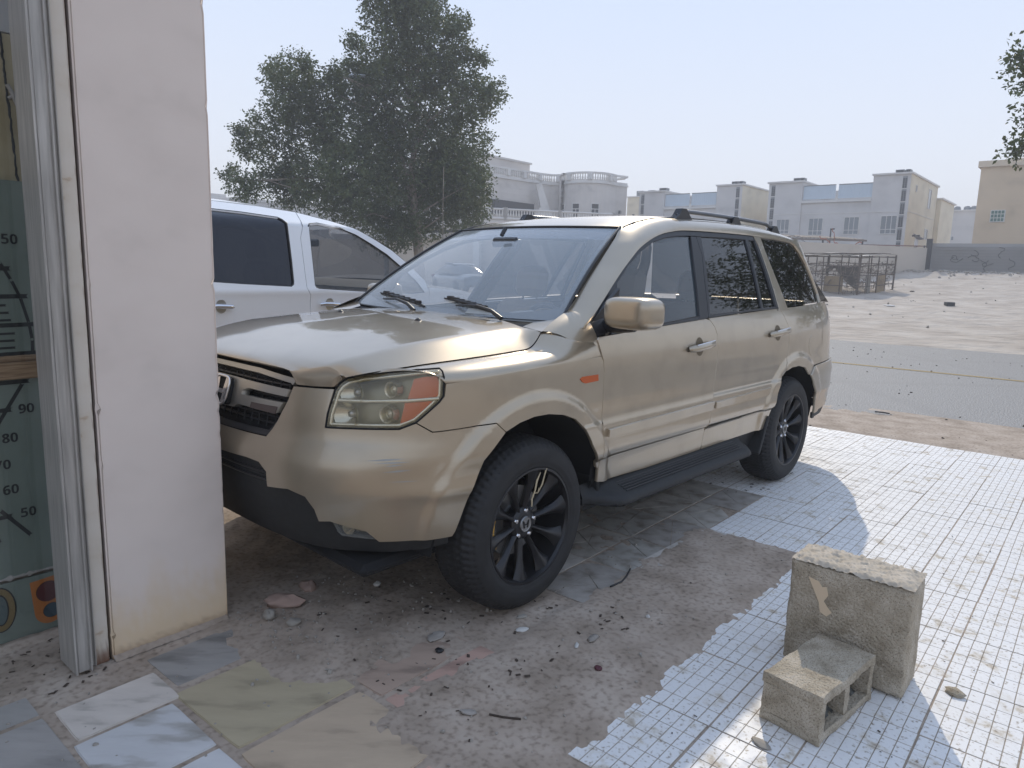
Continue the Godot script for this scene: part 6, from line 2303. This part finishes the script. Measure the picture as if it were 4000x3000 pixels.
	one("parapet", v, M.tan_trim, 56.82, 70.2, 9.42, 9.84, -7.98, 6.2)
	mb = Mb.new()
	mb.lathe([Vector2(.0, .22), Vector2(.25, .2), Vector2(.45, .1), Vector2(.5, 0)], 16, Transform3D(Basis(), Vector3(58.0, 9.84, -5.6)), true)
	part("roof_dome", mb, M.tan_trim, v)
	mb = Mb.new()
	bx(mb, 56.93, 57.05, 5.56, 6.41, -6.88, -5.99)
	var w := part("window", mb, M.villa_trim, v)
	for r in 3:
		for k in 4:
			one("pane", w, M.green_pane, 56.91, 56.94, 5.62 + r * .265, 5.83 + r * .265, -6.83 + k * .205, -6.67 + k * .205)
	# pale house farther back
	v = thing("pale_house", "low white house with roof tanks between the twin villa and the tan house", "house", PAVE, GY)
	one("wall", v, M.villa_front, 95.0, 103.0, 1.8, 9.45, -18.0, -9.0)
	one("cornice", v, M.villa_trim, 94.85, 103.0, 9.45, 9.6, -18.1, -8.9)
	for z in [-15.1, -14.1, -13.4]:
		mb = Mb.new()
		mb.lathe([Vector2(.0, .5), Vector2(.25, .46), Vector2(.36, .3), Vector2(.36, 0)], 14, Transform3D(Basis(), Vector3(95.8, 9.6, z)), true)
		part("roof_tank", mb, M.villa_grey, v)
	for k in 4:
		one("window", v, M.villa_pane, 94.97, 95.01, 6.1 + k * .0, 6.5, -16.2 + k * .32, -16.0 + k * .32)
	# roofs far off on the left
	v = thing("distant_house", "flat-roofed distant house showing over the white car's roof on the left", "house", PAVE, GY)
	one("wall", v, M.villa_front, 32.0, 44.0, .5, 7.2, -82.0, -66.0)
	one("stair_head", v, M.villa_front, 32.2, 34.0, 7.2, 8.1, -76.0, -71.5)
	one("parapet", v, M.villa_trim, 31.8, 44.0, 7.2, 7.45, -82.0, -65.9)
	one("wall", v, M.villa_front, 38.0, 50.0, .5, 6.2, -66.0, -50.0)

func make_walls() -> void:
	# beige boundary wall with sprayed scribbles, running away to the corner
	var wall_run := func(called: String, label: String, m: Material, pts: Array, bottom: float, thick: float) -> Node3D:
		var w := thing(called, label, "wall", PAVE, GY)
		for i in pts.size() - 1:
			var a: Vector3 = pts[i]
			var b: Vector3 = pts[i + 1]
			var d := Vector3(b.x - a.x, 0, b.z - a.z).normalized()
			var o := Vector3(-d.z, 0, d.x) * thick * .5
			var mb := Mb.new()
			var lo := func(p: Vector3) -> Vector3: return Vector3(p.x, bottom, p.z)
			for s in [1.0, -1.0]:
				mb.face([lo.call(a) + o * s, lo.call(b) + o * s, b + o * s, a + o * s], o.normalized() * s)
			mb.face([a + o, b + o, b - o, a - o], Vector3.UP)
			mb.face([lo.call(a) + o, a + o, a - o, lo.call(a) - o], -d)
			mb.face([lo.call(b) + o, b + o, b - o, lo.call(b) - o], d)
			part("wall_bay", mb, m, w)
		return w
	var beige: Node3D = wall_run.call("beige_boundary_wall", "beige plastered boundary wall with red scribbles, running behind the brushwood pen", M.beige_wall, [Vector3(24.0, 3.35, -23.6), Vector3(33.0, 3.4, -18.95), Vector3(40.9, 3.5, -14.95), Vector3(47.0, 3.52, -11.9), Vector3(51.7, 3.53, -9.55)], 0.0, .22)
	var grey: Node3D = wall_run.call("grey_block_wall", "bare grey concrete block wall along the right end of the sand lot", M.grey_block, [Vector3(51.9, 3.86, -9.42), Vector3(52.0, 3.82, -4.0), Vector3(52.1, 3.8, 2.0), Vector3(52.2, 3.8, 14.0)], 0.5, .24)
	one("corner_post", grey, M.villa_dark, 51.4, 51.75, 1.0, 4.15, -9.66, -9.35)
	# block joints on the grey wall
	var mb := Mb.new()
	for k in 9:
		bx(mb, 51.70, 51.79, 2.0 + k * .2, 2.008 + k * .2, -9.2, 1.0)
	var j := part("mortar_joint", mb, M.villa_grey, grey)
	j.set_meta("kind", "stuff")
	# scribbles
	var rng := RandomNumberGenerator.new()
	rng.seed = 77
	var d := Vector3(51.7 - 40.9, 0, -9.55 + 14.95).normalized()
	var out := Vector3(-d.z, 0, d.x)
	if out.x > 0:
		out = -out
	var scrawl := func(root: Node3D, from: Vector3, dir: Vector3, o: Vector3, ln: float, h: float, cnt: int, r: float, m: Material) -> void:
		for k in cnt:
			var ps := []
			var p := from + dir * ln * (float(k) + rng.randf_range(0, .8)) / cnt + Vector3.UP * rng.randf_range(-.3, .3) * h
			var a := rng.randf() * TAU
			for i in 9:
				ps.append(p)
				a += rng.randf_range(-.9, 1.3)
				p += (dir * cos(a) * 1.2 + Vector3.UP * sin(a)) * h * .32
			var s := Mb.new()
			s.tube(ps, [r], 4)
			for i in s.v.size():
				var q := (s.v[i] - from).dot(o)
				s.v[i] -= o * q * .93
			part("spray_mark", s, m, root)
	var red := mat("spray_red", lin(.36, .12, .07), .8)
	var dim := mat("spray_grey", lin(.17, .16, .16), .9)
	scrawl.call(beige, Vector3(42.8, 3.15, -14.25) + out * .13, d, out, 3.4, .55, 11, .035, red)
	scrawl.call(beige, Vector3(41.2, 3.2, -15.05) + out * .13, d, out, 1.6, .6, 6, .022, dim)
	scrawl.call(beige, Vector3(49.2, 2.7, -10.95) + out * .13, d, out, 1.8, .5, 5, .025, dim)
	scrawl.call(grey, Vector3(51.77, 2.85, -8.3), Vector3(0, 0, 1), Vector3(-1, 0, 0), 3.6, .4, 8, .02, mat("spray_dark", lin(.12, .12, .12), .9))
	# wall and shade roof behind the big tree
	var tw: Node3D = wall_run.call("plain_yard_wall", "plain beige yard wall under a dark shade roof behind the tree", M.beige_wall, [Vector3(27.5, 3.1, -50.0), Vector3(27.7, 3.15, -36.0), Vector3(28.0, 3.2, -23.3)], -.1, .22)
	one("roof_post", tw, M.villa_trim, 27.3, 27.5, 0, 3.5, -29.6, -29.1)
	mb = Mb.new()
	mb.prism(pv([-.2, 3.45, 4.0, 4.1, 4.0, 4.22, -.2, 3.62]), Transform3D(Basis(), Vector3(27.0, 0, -24.0)), 14.0)
	part("shade_roof", mb, M.villa_dark, tw)
	# sheet-metal shade roofs over the beige wall
	var s := thing("carport_roof", "long rusty sheet carport roof showing over the beige wall behind the gold car's rear", "carport", PAVE, GY)
	mb = Mb.new()
	for k in 22:
		var a := Vector3(47.3, 4.16, -18.4).lerp(Vector3(51.4, 4.08, -13.4), k / 22.0)
		var b := Vector3(47.3, 4.16, -18.4).lerp(Vector3(51.4, 4.08, -13.4), (k + 1) / 22.0)
		var o := Vector3(3.2, .35, -2.6)
		mb.face([a, b, b + o, a + o], Vector3.UP)
		mb.tube([a, a + o], [.04], 5)
	mb.box(Vector3(49.35, 4.02, -15.9), Vector3(.08, .12, 6.3), 0.0, Basis(Vector3.UP, .687))
	part("roof_sheet", mb, mat("rusty_sheet", lin(.16, .125, .10), .8), s)
	for q in [[51.2, -13.7], [49.4, -15.9], [47.6, -18.1]]:
		one("post", s, M.villa_dark, q[0] - .05, q[0] + .05, 1.5, 4.1, q[1] - .05, q[1] + .05)
	s = thing("carport_roof", "low reddish sheet carport roof behind the beige wall's far end", "carport", PAVE, GY)
	mb = Mb.new()
	mb.box(Vector3(53.8, 3.78, -11.9), Vector3(2.0, .07, 4.9), 0.0, Basis(Vector3.UP, .6) * Basis(Vector3.BACK, .04))
	part("roof_sheet", mb, mat("red_sheet", lin(.20, .09, .075), .7), s)
	one("post", s, M.villa_dark, 52.9, 53.0, 1.5, 3.75, -10.1, -10.0)
	one("post", s, M.villa_dark, 53.5, 53.6, 1.5, 3.75, -13.9, -13.8)
	s = thing("satellite_dish", "dark satellite dish on a pale column in front of the twin villa", "dish", PAVE, GY)
	mb = Mb.new()
	mb.lathe([Vector2(.0, -.02), Vector2(.18, .02), Vector2(.32, .10), Vector2(.42, .22)], 20, Transform3D(Basis(Vector3(1, 0, 0), .5), Vector3(55.6, 4.35, -11.12)), true)
	part("dish", mb, M.villa_grey, s)
	mb = Mb.new()
	mb.tube([Vector3(55.6, 1.6, -11.12), Vector3(55.6, 4.35, -11.12)], [.16, .12], 10)
	part("column", mb, M.villa_trim, s)
	mb = Mb.new()
	bx(mb, 55.3, 55.45, 4.5, 4.62, -11.4, -10.9)
	part("arm", mb, M.villa_dark, s)
	s = thing("black_post", "short black post with a bent top over the rusty carport roof", "post", PAVE, GY)
	mb = Mb.new()
	mb.tube([Vector3(51.5, 3.0, -16.05), Vector3(51.5, 4.88, -16.05)], [.05], 6)
	mb.tube([Vector3(51.5, 4.88, -16.1), Vector3(51.55, 4.9, -15.8)], [.06], 6)
	part("shaft", mb, M.villa_dark, s)
	# rubble along the walls
	mb = Mb.new()
	for k in 520:
		var z := rng.randf_range(-10.5, 4.0)
		var x := 50.6 - absf(rng.randfn(0, 1.0))
		if k % 4 == 0:
			x = rng.randf_range(16.0, 50.0)
			z = lerpf(-14.0, 1.0, rng.randf()) - (50.0 - x) * .12
		var e := rng.randf_range(.05, .22) * (1.0 if x > 46 else .5)
		mb.box(Vector3(x, lot_height(x, z) + e * .2, z), Vector3(e, e * .6, e * .8), e * .25, Basis(Vector3(rng.randf(), rng.randf() + .1, rng.randf()).normalized(), rng.randf() * TAU))
	var rb := struct("rubble", mb, M.rubble, PAVE, GY)
	rb.set_meta("kind", "stuff")
	for q in [["flat_board", "flat pale board lying on the sand right of the pen", Vector3(27.5, 0, -6.3), Vector3(.9, .03, .3), M.villa_trim, "board"], ["dark_block", "dark flat block on the sand in the middle of the lot", Vector3(29.0, 0, -4.4), Vector3(.45, .16, .3), M.villa_dark, "block"]]:
		mb = Mb.new()
		mb.box(Vector3.ZERO, q[3], .01)
		solo(q[0], mb, q[4], q[1], q[5], pave(Vector3(q[2].x, lot_height(q[2].x, q[2].z) + q[3].y * .5, q[2].z)), GY + .4)

func make_pen() -> void:
	# brushwood pen on the lot: post and rail cage, thatched with dry palm fronds, under loose sheets
	var root := thing("brushwood_pen", "ramshackle animal pen of poles and dry palm fronds on the sand lot", "pen", PAVE, GY)
	var N := Vector3(33.2, .42, -9.05)
	var R := Vector3(37.6, .58, -8.45)
	var L := Vector3(34.7, .48, -12.9)
	var B := R + L - N
	var rng := RandomNumberGenerator.new()
	rng.seed = 31
	var H := 2.0
	var pole := mat("old_wood", lin(.13, .105, .085), .9)
	var frond := mat("dry_frond", Color(1, 1, 1), .95)
	frond.vertex_color_use_as_albedo = true
	for e in [[N, R, 4], [N, L, 4], [R, B, 3], [L, B, 3]]:
		for k in e[2] + 1:
			var p: Vector3 = e[0].lerp(e[1], float(k) / e[2])
			var mb := Mb.new()
			mb.tube([p - Vector3(0, .2, 0), p + Vector3(rng.randf_range(-.04, .04), H + rng.randf_range(-.05, .08), rng.randf_range(-.04, .04))], [.045 if k % e[2] == 0 else .03], 6)
			part("pole", mb, pole, root)
		for h in [.55, 1.05, 1.55, 1.95]:
			var mb := Mb.new()
			mb.tube([e[0] + Vector3(0, h + rng.randf_range(-.05, .05), 0), e[0].lerp(e[1], .5) + Vector3(0, h + rng.randf_range(-.08, .04), 0), e[1] + Vector3(0, h + rng.randf_range(-.05, .05), 0)], [.024], 5)
			part("rail", mb, pole, root)
		# hanging fronds: many thin strips, thinning out here and there
		var mb := Mb.new()
		var hole := noise(170 + e[2], .9, 2)
		for k in 620:
			var t := rng.randf()
			var y := rng.randf_range(.05, 1.75)
			if hole.get_noise_2d(t * 6.0, y * 1.6) > .16 - .25 * float(y < .9):
				continue
			var p: Vector3 = e[0].lerp(e[1], t) + Vector3(rng.randf_range(-.08, .08), y, rng.randf_range(-.08, .08))
			var dir: Vector3 = (e[1] - e[0]).normalized() * rng.randf_range(-1.0, 1.0) + Vector3(0, rng.randf_range(-1.2, .25), 0)
			dir = dir.normalized() * rng.randf_range(.18, .5)
			var w: Vector3 = Vector3(0, .012, 0) + (e[1] - e[0]).normalized() * .012
			var tone := rng.randf_range(.65, 1.25)
			mb.col = Color(.235, .19, .15) * tone
			mb.face([p - w, p + w, p + dir + w * .3])
			mb.face([p - w, p + dir * .6 + Vector3(.03, -.05, .02), p + w])
		part("palm_thatch", mb, frond, root).set_meta("kind", "stuff")
	# boards and a tarpaulin leaned inside
	for q in [[N.lerp(R, .62), 1.0, .9, lin(.30, .22, .13)], [N.lerp(R, .25), .6, 1.0, lin(.20, .18, .15)], [N.lerp(L, .35), 1.1, .8, lin(.33, .25, .16)], [N.lerp(L, .72), .9, .7, lin(.40, .37, .33)]]:
		var mb := Mb.new()
		var d := (R - N).normalized() if q[0].x > N.x + .8 and q[0].z > -10.0 else (L - N).normalized()
		mb.box(q[0] + Vector3(.12, .55 + .05, 0), Vector3(q[1], q[2], .03), 0.0, Basis(d, Vector3.UP, d.cross(Vector3.UP)))
		part("board", mb, mat("board_%d" % int(q[1] * 10 + q[2] * 100), q[3], .9), root)
	var mb := Mb.new()
	mb.grid(10, 8, func(a: float, b: float) -> Vector3: return N.lerp(L, a * .5) + Vector3(.25, 1.5 - .5 * sin(a * 5.0 + b) * b - b * .6, .1 * sin(a * 9.0)))
	part("tarpaulin", mb, mat("tarpaulin", lin(.10, .085, .07), .85), root)
	# roof of loose corrugated sheets
	for k in 6:
		for e in 2:
			var c := N.lerp(L, (k + .5) / 6.0).lerp(R.lerp(B, (k + .5) / 6.0), .25 + e * .5) + Vector3(0, H + .05 + e * .03 + rng.randf_range(-.02, .05), 0)
			mb = Mb.new()
			var u := (R - N) * .56
			var v := (L - N) / 6.0 * 1.25
			var twist := rng.randf_range(-.08, .08)
			mb.grid(12, 18, func(a: float, b: float) -> Vector3: return c + u * (a - .5) + v * (b - .5) + Vector3(twist * (a - .5), .012 * sin(b * 60.0) + .05 * (a - .5) * twist * 8.0 + .03 * sin(a * 3.0 + k), 0), Vector3.UP)
			part("roof_sheet", mb, M.pen_sheet if (k + e) % 3 else M.pen_sheet_pale, root)
	mb = Mb.new()
	for k in 90:
		var p := N.lerp(L, rng.randf()).lerp(R.lerp(B, rng.randf()), rng.randf()) + Vector3(0, H + .12, 0)
		mb.box(p, Vector3(rng.randf_range(.1, .7), .03, rng.randf_range(.03, .2)), 0.0, Basis(Vector3.UP, rng.randf() * TAU))
	part("roof_clutter", mb, pole, root).set_meta("kind", "stuff")
	mb = Mb.new()
	mb.tube([R + Vector3(.2, .06, .3), R + Vector3(-.6, .05, 1.7)], [.05], 6)
	mb.box(R + Vector3(-.2, .12, 1.0), Vector3(.25, .2, .2), .04)
	part("fallen_pole", mb, pole, root)
# ---------- trees ----------
func leaf_crown(blobs: Array, per: float, ln: float, sd: int, base: Vector3) -> Mb:
	# sprigs of leaves spread through overlapping volumes, thickest towards their skins
	var rng := RandomNumberGenerator.new()
	rng.seed = sd
	var gaps := noise(sd, .55, 3)
	var mb := Mb.new()
	for q in blobs:
		var c := Vector3(q[0], q[1], q[2])
		var r: float = q[3]
		var cnt := int(per * r * r) + 6
		for k in cnt:
			var d := Vector3(rng.randfn(), rng.randfn(), rng.randfn()).normalized()
			var rr := r * pow(rng.randf(), .42) * (1.0 + .18 * gaps.get_noise_3dv(c + d * 2.0))
			var p := c + d * rr * Vector3(1, .95, .9)
			if gaps.get_noise_3dv(p * 1.9) > .23:
				continue
			var tone := .75 + .45 * (gaps.get_noise_3dv(p * .8) + .5) * rng.randf_range(.8, 1.15)
			var axis := (d + Vector3(rng.randf_range(-.8, .8), rng.randf_range(-.5, .9), rng.randf_range(-.8, .8))).normalized()
			for i in 9:
				var o := p - base + axis * (i - 4) * ln * .42 + Vector3(rng.randf_range(-1, 1), rng.randf_range(-1, 1), rng.randf_range(-1, 1)) * ln * .55
				var u := (axis * rng.randf_range(-.2, 1.0) + Vector3(rng.randf_range(-1, 1), rng.randf_range(-1.0, .5), rng.randf_range(-1, 1))).normalized()
				var s := u.cross(Vector3(rng.randf_range(-1, 1), rng.randf_range(-.2, 1.0), rng.randf_range(-1, 1))).normalized()
				var l := ln * rng.randf_range(.65, 1.25)
				var w := l * rng.randf_range(.24, .32)
				var nn := u.cross(s)
				mb.col = Color(.085, .105, .052).lerp(Color(.11, .13, .05), rng.randf()) * tone
				mb.col.a = 1.0
				var a := mb.vert(o, nn)
				var b := mb.vert(o + u * l * .45 + s * w - nn * w * .3, (nn + s * .4).normalized())
				var e := mb.vert(o + u * l, nn)
				var f := mb.vert(o + u * l * .45 - s * w - nn * w * .3, (nn - s * .4).normalized())
				mb.tri(a, b, e)
				mb.tri(a, e, f)
	return mb

func limbs(root: Node3D, base: Vector3, paths: Array, m: Material) -> void:
	for q in paths:
		var ps := []
		for p in q[1]:
			ps.append(p - base)
		var fine := []
		var rs := []
		for i in ps.size() - 1:
			for k in 6:
				fine.append(ps[i].cubic_interpolate(ps[i + 1], ps[maxi(i - 1, 0)], ps[mini(i + 2, ps.size() - 1)], k / 6.0))
		fine.append(ps[-1])
		for i in fine.size():
			rs.append(lerpf(q[2], q[3], float(i) / (fine.size() - 1)))
		var mb := Mb.new()
		mb.tube(fine, rs, 9)
		part(q[0], mb, m, root)

func make_trees() -> void:
	var bark := mat("bark", Color(1, 1, 1), .92)
	grain(bark, ramp_tex(noise(180, .03, 4), [[0.0, lin(.15, .12, .095)], [.5, lin(.27, .225, .18)], [1.0, lin(.36, .31, .255)]], 256), .6, bump_tex(noise(181, .05, 4), 256), 1.2)
	bark.uv1_scale = Vector3(1.2, .4, 1.2)
	var leaf := mat("leaf", Color(1, 1, 1), .55)
	leaf.vertex_color_use_as_albedo = true
	leaf.backlight_enabled = true
	leaf.backlight = Color(.60, .62, .30)
	var blobs := [[-4.76, 10.70, -29.09, 1.50], [-3.64, 9.72, -29.66, 1.95], [-6.13, 9.47, -30.90, 1.11], [-4.61, 8.24, -30.07, 2.15], [-2.04, 7.76, -28.95, 1.30], [-2.43, 9.27, -29.77, 0.91], [-1.53, 9.56, -29.91, 0.36], [-8.89, 8.12, -29.07, 1.24], [-9.96, 9.20, -30.94, 0.59], [-8.20, 8.70, -28.39, 0.52], [-9.78, 6.84, -29.66, 1.04], [-8.34, 7.24, -30.04, 1.43], [-6.75, 6.66, -29.89, 1.82], [-11.42, 6.63, -30.39, 0.36], [-11.18, 6.23, -30.90, 0.72], [-12.48, 5.02, -31.96, 0.46], [-10.80, 4.31, -29.19, 0.72], [-9.76, 5.27, -30.42, 1.17], [-9.46, 4.37, -30.61, 1.04], [-7.63, 4.80, -29.57, 1.56], [-6.00, 4.80, -29.23, 1.82], [-4.34, 5.91, -30.43, 2.15], [-2.36, 6.12, -29.53, 1.43], [-1.64, 4.45, -29.32, 0.78], [-3.41, 4.43, -30.81, 1.56], [-2.19, 3.66, -30.25, 1.11], [-5.53, 3.36, -29.94, 1.56], [-7.31, 4.01, -30.78, 1.17], [-1.12, 7.88, -28.11, 0.59], [-2.74, 5.03, -30.43, 1.56], [-4.58, 2.75, -29.56, 0.85], [-4.86, 11.74, -28.94, 1.30], [-4.07, 12.20, -30.48, 1.11], [-6.86, 8.70, -31.29, 1.11], [-7.21, 8.33, -28.82, 0.59], [-6.81, 10.25, -30.57, 0.39], [-2.71, 10.52, -29.24, 0.72], [-3.44, 11.30, -31.04, 0.46], [-3.79, 2.96, -30.84, 0.72]]
	var base := Vector3(-3.9, .05, -30.0)
	var t := thing("broadleaf_tree", "tall bushy evergreen tree with pale trunks standing behind the white car", "tree", base)
	var twigs := [["trunk", [Vector3(-3.86, -.2, -30), Vector3(-3.97, 1.53, -30), Vector3(-4.1, 2.78, -30), Vector3(-4.27, 4.33, -30), Vector3(-4.34, 5.24, -30), Vector3(-4.22, 6.15, -30), Vector3(-4.1, 7.35, -30), Vector3(-4.42, 8.81, -30), Vector3(-4.5, 10.6, -29.9)], .21, .04],
		["trunk", [Vector3(-3.98, -.2, -30.15), Vector3(-4.13, 1.84, -30.1), Vector3(-4.39, 3.71, -30.1), Vector3(-4.56, 4.62, -30), Vector3(-4.75, 5.8, -30), Vector3(-5.6, 8.0, -30.2)], .13, .04],
		["limb", [Vector3(-4.28, 5.8, -30), Vector3(-3.66, 6.88, -29.9), Vector3(-2.48, 7.33, -29.6), Vector3(-1.6, 8.0, -29.2)], .09, .02],
		["limb", [Vector3(-4.33, 4.32, -30), Vector3(-5.09, 5.04, -30), Vector3(-7.1, 5.83, -30), Vector3(-8.8, 7.2, -29.8)], .11, .02],
		["limb", [Vector3(-4.05, 2.7, -29.9), Vector3(-5.54, 3.36, -29.3), Vector3(-6.03, 3.28, -29.1)], .05, .02],
		["limb", [Vector3(-5.0, 5.0, -30), Vector3(-8.0, 4.9, -30.3), Vector3(-10.6, 4.6, -29.6), Vector3(-12.3, 5.0, -31.6)], .08, .015],
		["limb", [Vector3(-4.3, 4.6, -30), Vector3(-3.3, 4.9, -30.4), Vector3(-2.0, 4.4, -30)], .07, .02],
		["limb", [Vector3(-7.6, 6.2, -30), Vector3(-9.6, 7.2, -30), Vector3(-10.0, 9.0, -30.6)], .05, .015]]
	limbs(t, base, twigs, bark)
	var rng := RandomNumberGenerator.new()
	rng.seed = 12
	for b in blobs:
		var c := Vector3(b[0], b[1], b[2])
		var from := Vector3(-4.4, clampf(c.y - 1.2, 2.5, 8.5), -30.0)
		limbs(t, base, [["branch", [from, from.lerp(c, .55) + Vector3(0, .25, 0), c + Vector3(rng.randf_range(-.3, .3), b[3] * .6, 0)], .04, .01]], bark)
	part("crown", leaf_crown(blobs, 350.0, .125, 190, base), leaf, t)
	# street lamp swallowed by the tree
	var grey := mat("galvanised", lin(.36, .37, .38), .5, .4)
	t = thing("street_lamp", "grey street lamp post rising in front of the tree's trunks", "street lamp", Vector3(-5.36, 0, -30.0))
	var mb := Mb.new()
	mb.tube([Vector3(0, -.1, 0), Vector3(0, 4.0, 0), Vector3(-.02, 8.4, 0)], [.105, .085, .055], 12)
	part("post", mb, grey, t)
	mb = Mb.new()
	mb.tube([Vector3(-.02, 8.3, 0), Vector3(-.2, 8.65, .05), Vector3(-.8, 8.75, .1)], [.04, .035, .03], 8)
	part("arm", mb, grey, t)
	mb = Mb.new()
	mb.box(Vector3(-1.12, 8.77, .12), Vector3(.7, .12, .26), .05)
	part("lamp_head", mb, grey, t)
	mb = Mb.new()
	mb.tube([Vector3(-2.42, 4.6, -24), Vector3(-2.43, 3.3, -24), Vector3(-2.41, 1.4, -24)], [.012], 5)
	solo("hanging_vine", mb, bark, "thin bare stem hanging at the right edge of the tree", "vine", Vector3.ZERO)
	# the tree whose branch enters the frame on the right; the gold car's windows mirror it
	base = pave(Vector3(14.6, .05, 2.15))
	t = thing("broadleaf_tree", "leafy tree at the right edge whose outermost twigs alone reach into the view", "tree", base)
	var lb := []
	rng.seed = 21
	for q in [[0, 5.4, 0, 2.0], [-.6, 4.2, -1.9, 1.3], [.3, 6.6, -1.4, 1.5], [-.2, 3.6, 1.4, 1.4], [.4, 7.6, .4, 1.6], [-1.5, 5.2, .6, 1.4], [1.4, 5.6, -.5, 1.5], [-.9, 6.2, 2.0, 1.4], [-.3, 5.6, -2.6, 1.1], [0, 3.0, -.6, 1.2], [-1.2, 3.2, .4, 1.0], [-.2, 4.6, -3.05, .5], [0, 5.9, -3.35, .55], [-.1, 6.25, -3.6, .32], [0, 4.25, -3.45, .30], [-.1, 2.6, 2.2, 1.1], [-.8, 7.4, -.8, 1.2], [.3, 5.0, 2.9, 1.2]]:
		var p := pave(Vector3(14.6 + q[0], q[1], 2.15 + q[2]))
		lb.append([p.x, p.y, p.z, q[3]])
	var lift := func(x: float, y: float, z: float) -> Vector3: return pave(Vector3(14.6 + x, y, 2.15 + z))
	limbs(t, base, [["trunk", [lift.call(0, -.2, .1), lift.call(.05, 1.4, 0), lift.call(-.05, 2.6, .05), lift.call(0, 4.5, 0), lift.call(.1, 7.0, .2)], .18, .05],
		["limb", [lift.call(-.05, 2.5, .05), lift.call(-.4, 3.4, -1.0), lift.call(-.4, 4.5, -2.2), lift.call(-.1, 5.4, -3.3)], .10, .015],
		["limb", [lift.call(0, 2.9, 0), lift.call(-.6, 3.9, 1.0), lift.call(-.8, 5.4, 2.0), lift.call(-.6, 6.4, 3.2)], .10, .02],
		["limb", [lift.call(0, 3.4, 0), lift.call(.6, 4.6, -.6), lift.call(1.3, 5.8, -.6)], .08, .02],
		["limb", [lift.call(0, 2.3, 0), lift.call(-.3, 2.7, 1.2), lift.call(-.2, 3.0, 2.4)], .06, .015]], bark)
	for b in lb:
		var c := Vector3(b[0], b[1], b[2])
		var from: Vector3 = lift.call(0, clampf(b[1] - 1.4, 2.2, 5.5), 0)
		limbs(t, base, [["branch", [from, from.lerp(c, .6), c], .035, .01]], bark)
	part("crown", leaf_crown(lb, 190.0, .115, 191, base), leaf, t)
func _ready() -> void:
	# camera
	var cam := Camera3D.new()
	cam.name = "camera"
	add_child(cam)
	var pitch := deg_to_rad(9.295)
	var roll := deg_to_rad(1.596)
	var fwd := Vector3(0, -sin(pitch), -cos(pitch))
	var up0 := Vector3(0, cos(pitch), -sin(pitch))
	var rt := Vector3.RIGHT * cos(roll) + up0 * sin(roll)
	var up := up0 * cos(roll) - Vector3.RIGHT * sin(roll)
	cam.transform = Transform3D(Basis(rt, up, -fwd), Vector3(0, 1.417, 0))
	cam.fov = rad_to_deg(2.0 * atan(1500.0 / 2777.4))
	cam.near = 0.05
	cam.far = 2500.0
	cam.current = true
	# sky
	var env := Environment.new()
	env.background_mode = Environment.BG_SKY
	var sm := ProceduralSkyMaterial.new()
	sm.sky_top_color = lin(.45, .575, .82)
	sm.sky_horizon_color = lin(.83, .84, .855)
	sm.sky_curve = 0.22
	sm.ground_horizon_color = Color(0.80, 0.79, 0.77)
	sm.ground_bottom_color = Color(0.5, 0.46, 0.4)
	sm.sun_angle_max = 30.0
	sm.sky_energy_multiplier = 1.0
	var sky := Sky.new()
	sky.sky_material = sm
	env.sky = sky
	env.tonemap_mode = Environment.TONE_MAPPER_LINEAR
	env.tonemap_exposure = 1.3
	env.fog_enabled = true
	env.fog_density = 0.004
	env.fog_light_color = Color(0.95, 0.95, 0.96)
	env.sdfgi_enabled = true
	env.ssao_enabled = true
	env.ssil_enabled = true
	var we := WorldEnvironment.new()
	we.name = "world_environment"
	we.environment = env
	add_child(we)
	var sun := DirectionalLight3D.new()
	sun.name = "sun"
	sun.light_energy = 0.68
	sun.light_color = Color(1.0, 0.955, 0.88)
	sun.light_angular_distance = 0.5
	sun.shadow_enabled = true
	add_child(sun)
	# the sun stands beyond the scene, a little to the right, 34 degrees up
	var el := deg_to_rad(34.0)
	var to_sun := Vector3(0.225 * cos(el), sin(el), -0.974 * cos(el))
	sun.look_at_from_position(to_sun * 50.0, Vector3.ZERO)
	make_materials()
	make_ground()
	make_shop()
	make_villas()
	make_walls()
	make_suv()
	make_white_car()
	make_saloon()
	make_pen()
	make_trees()
	make_blocks()
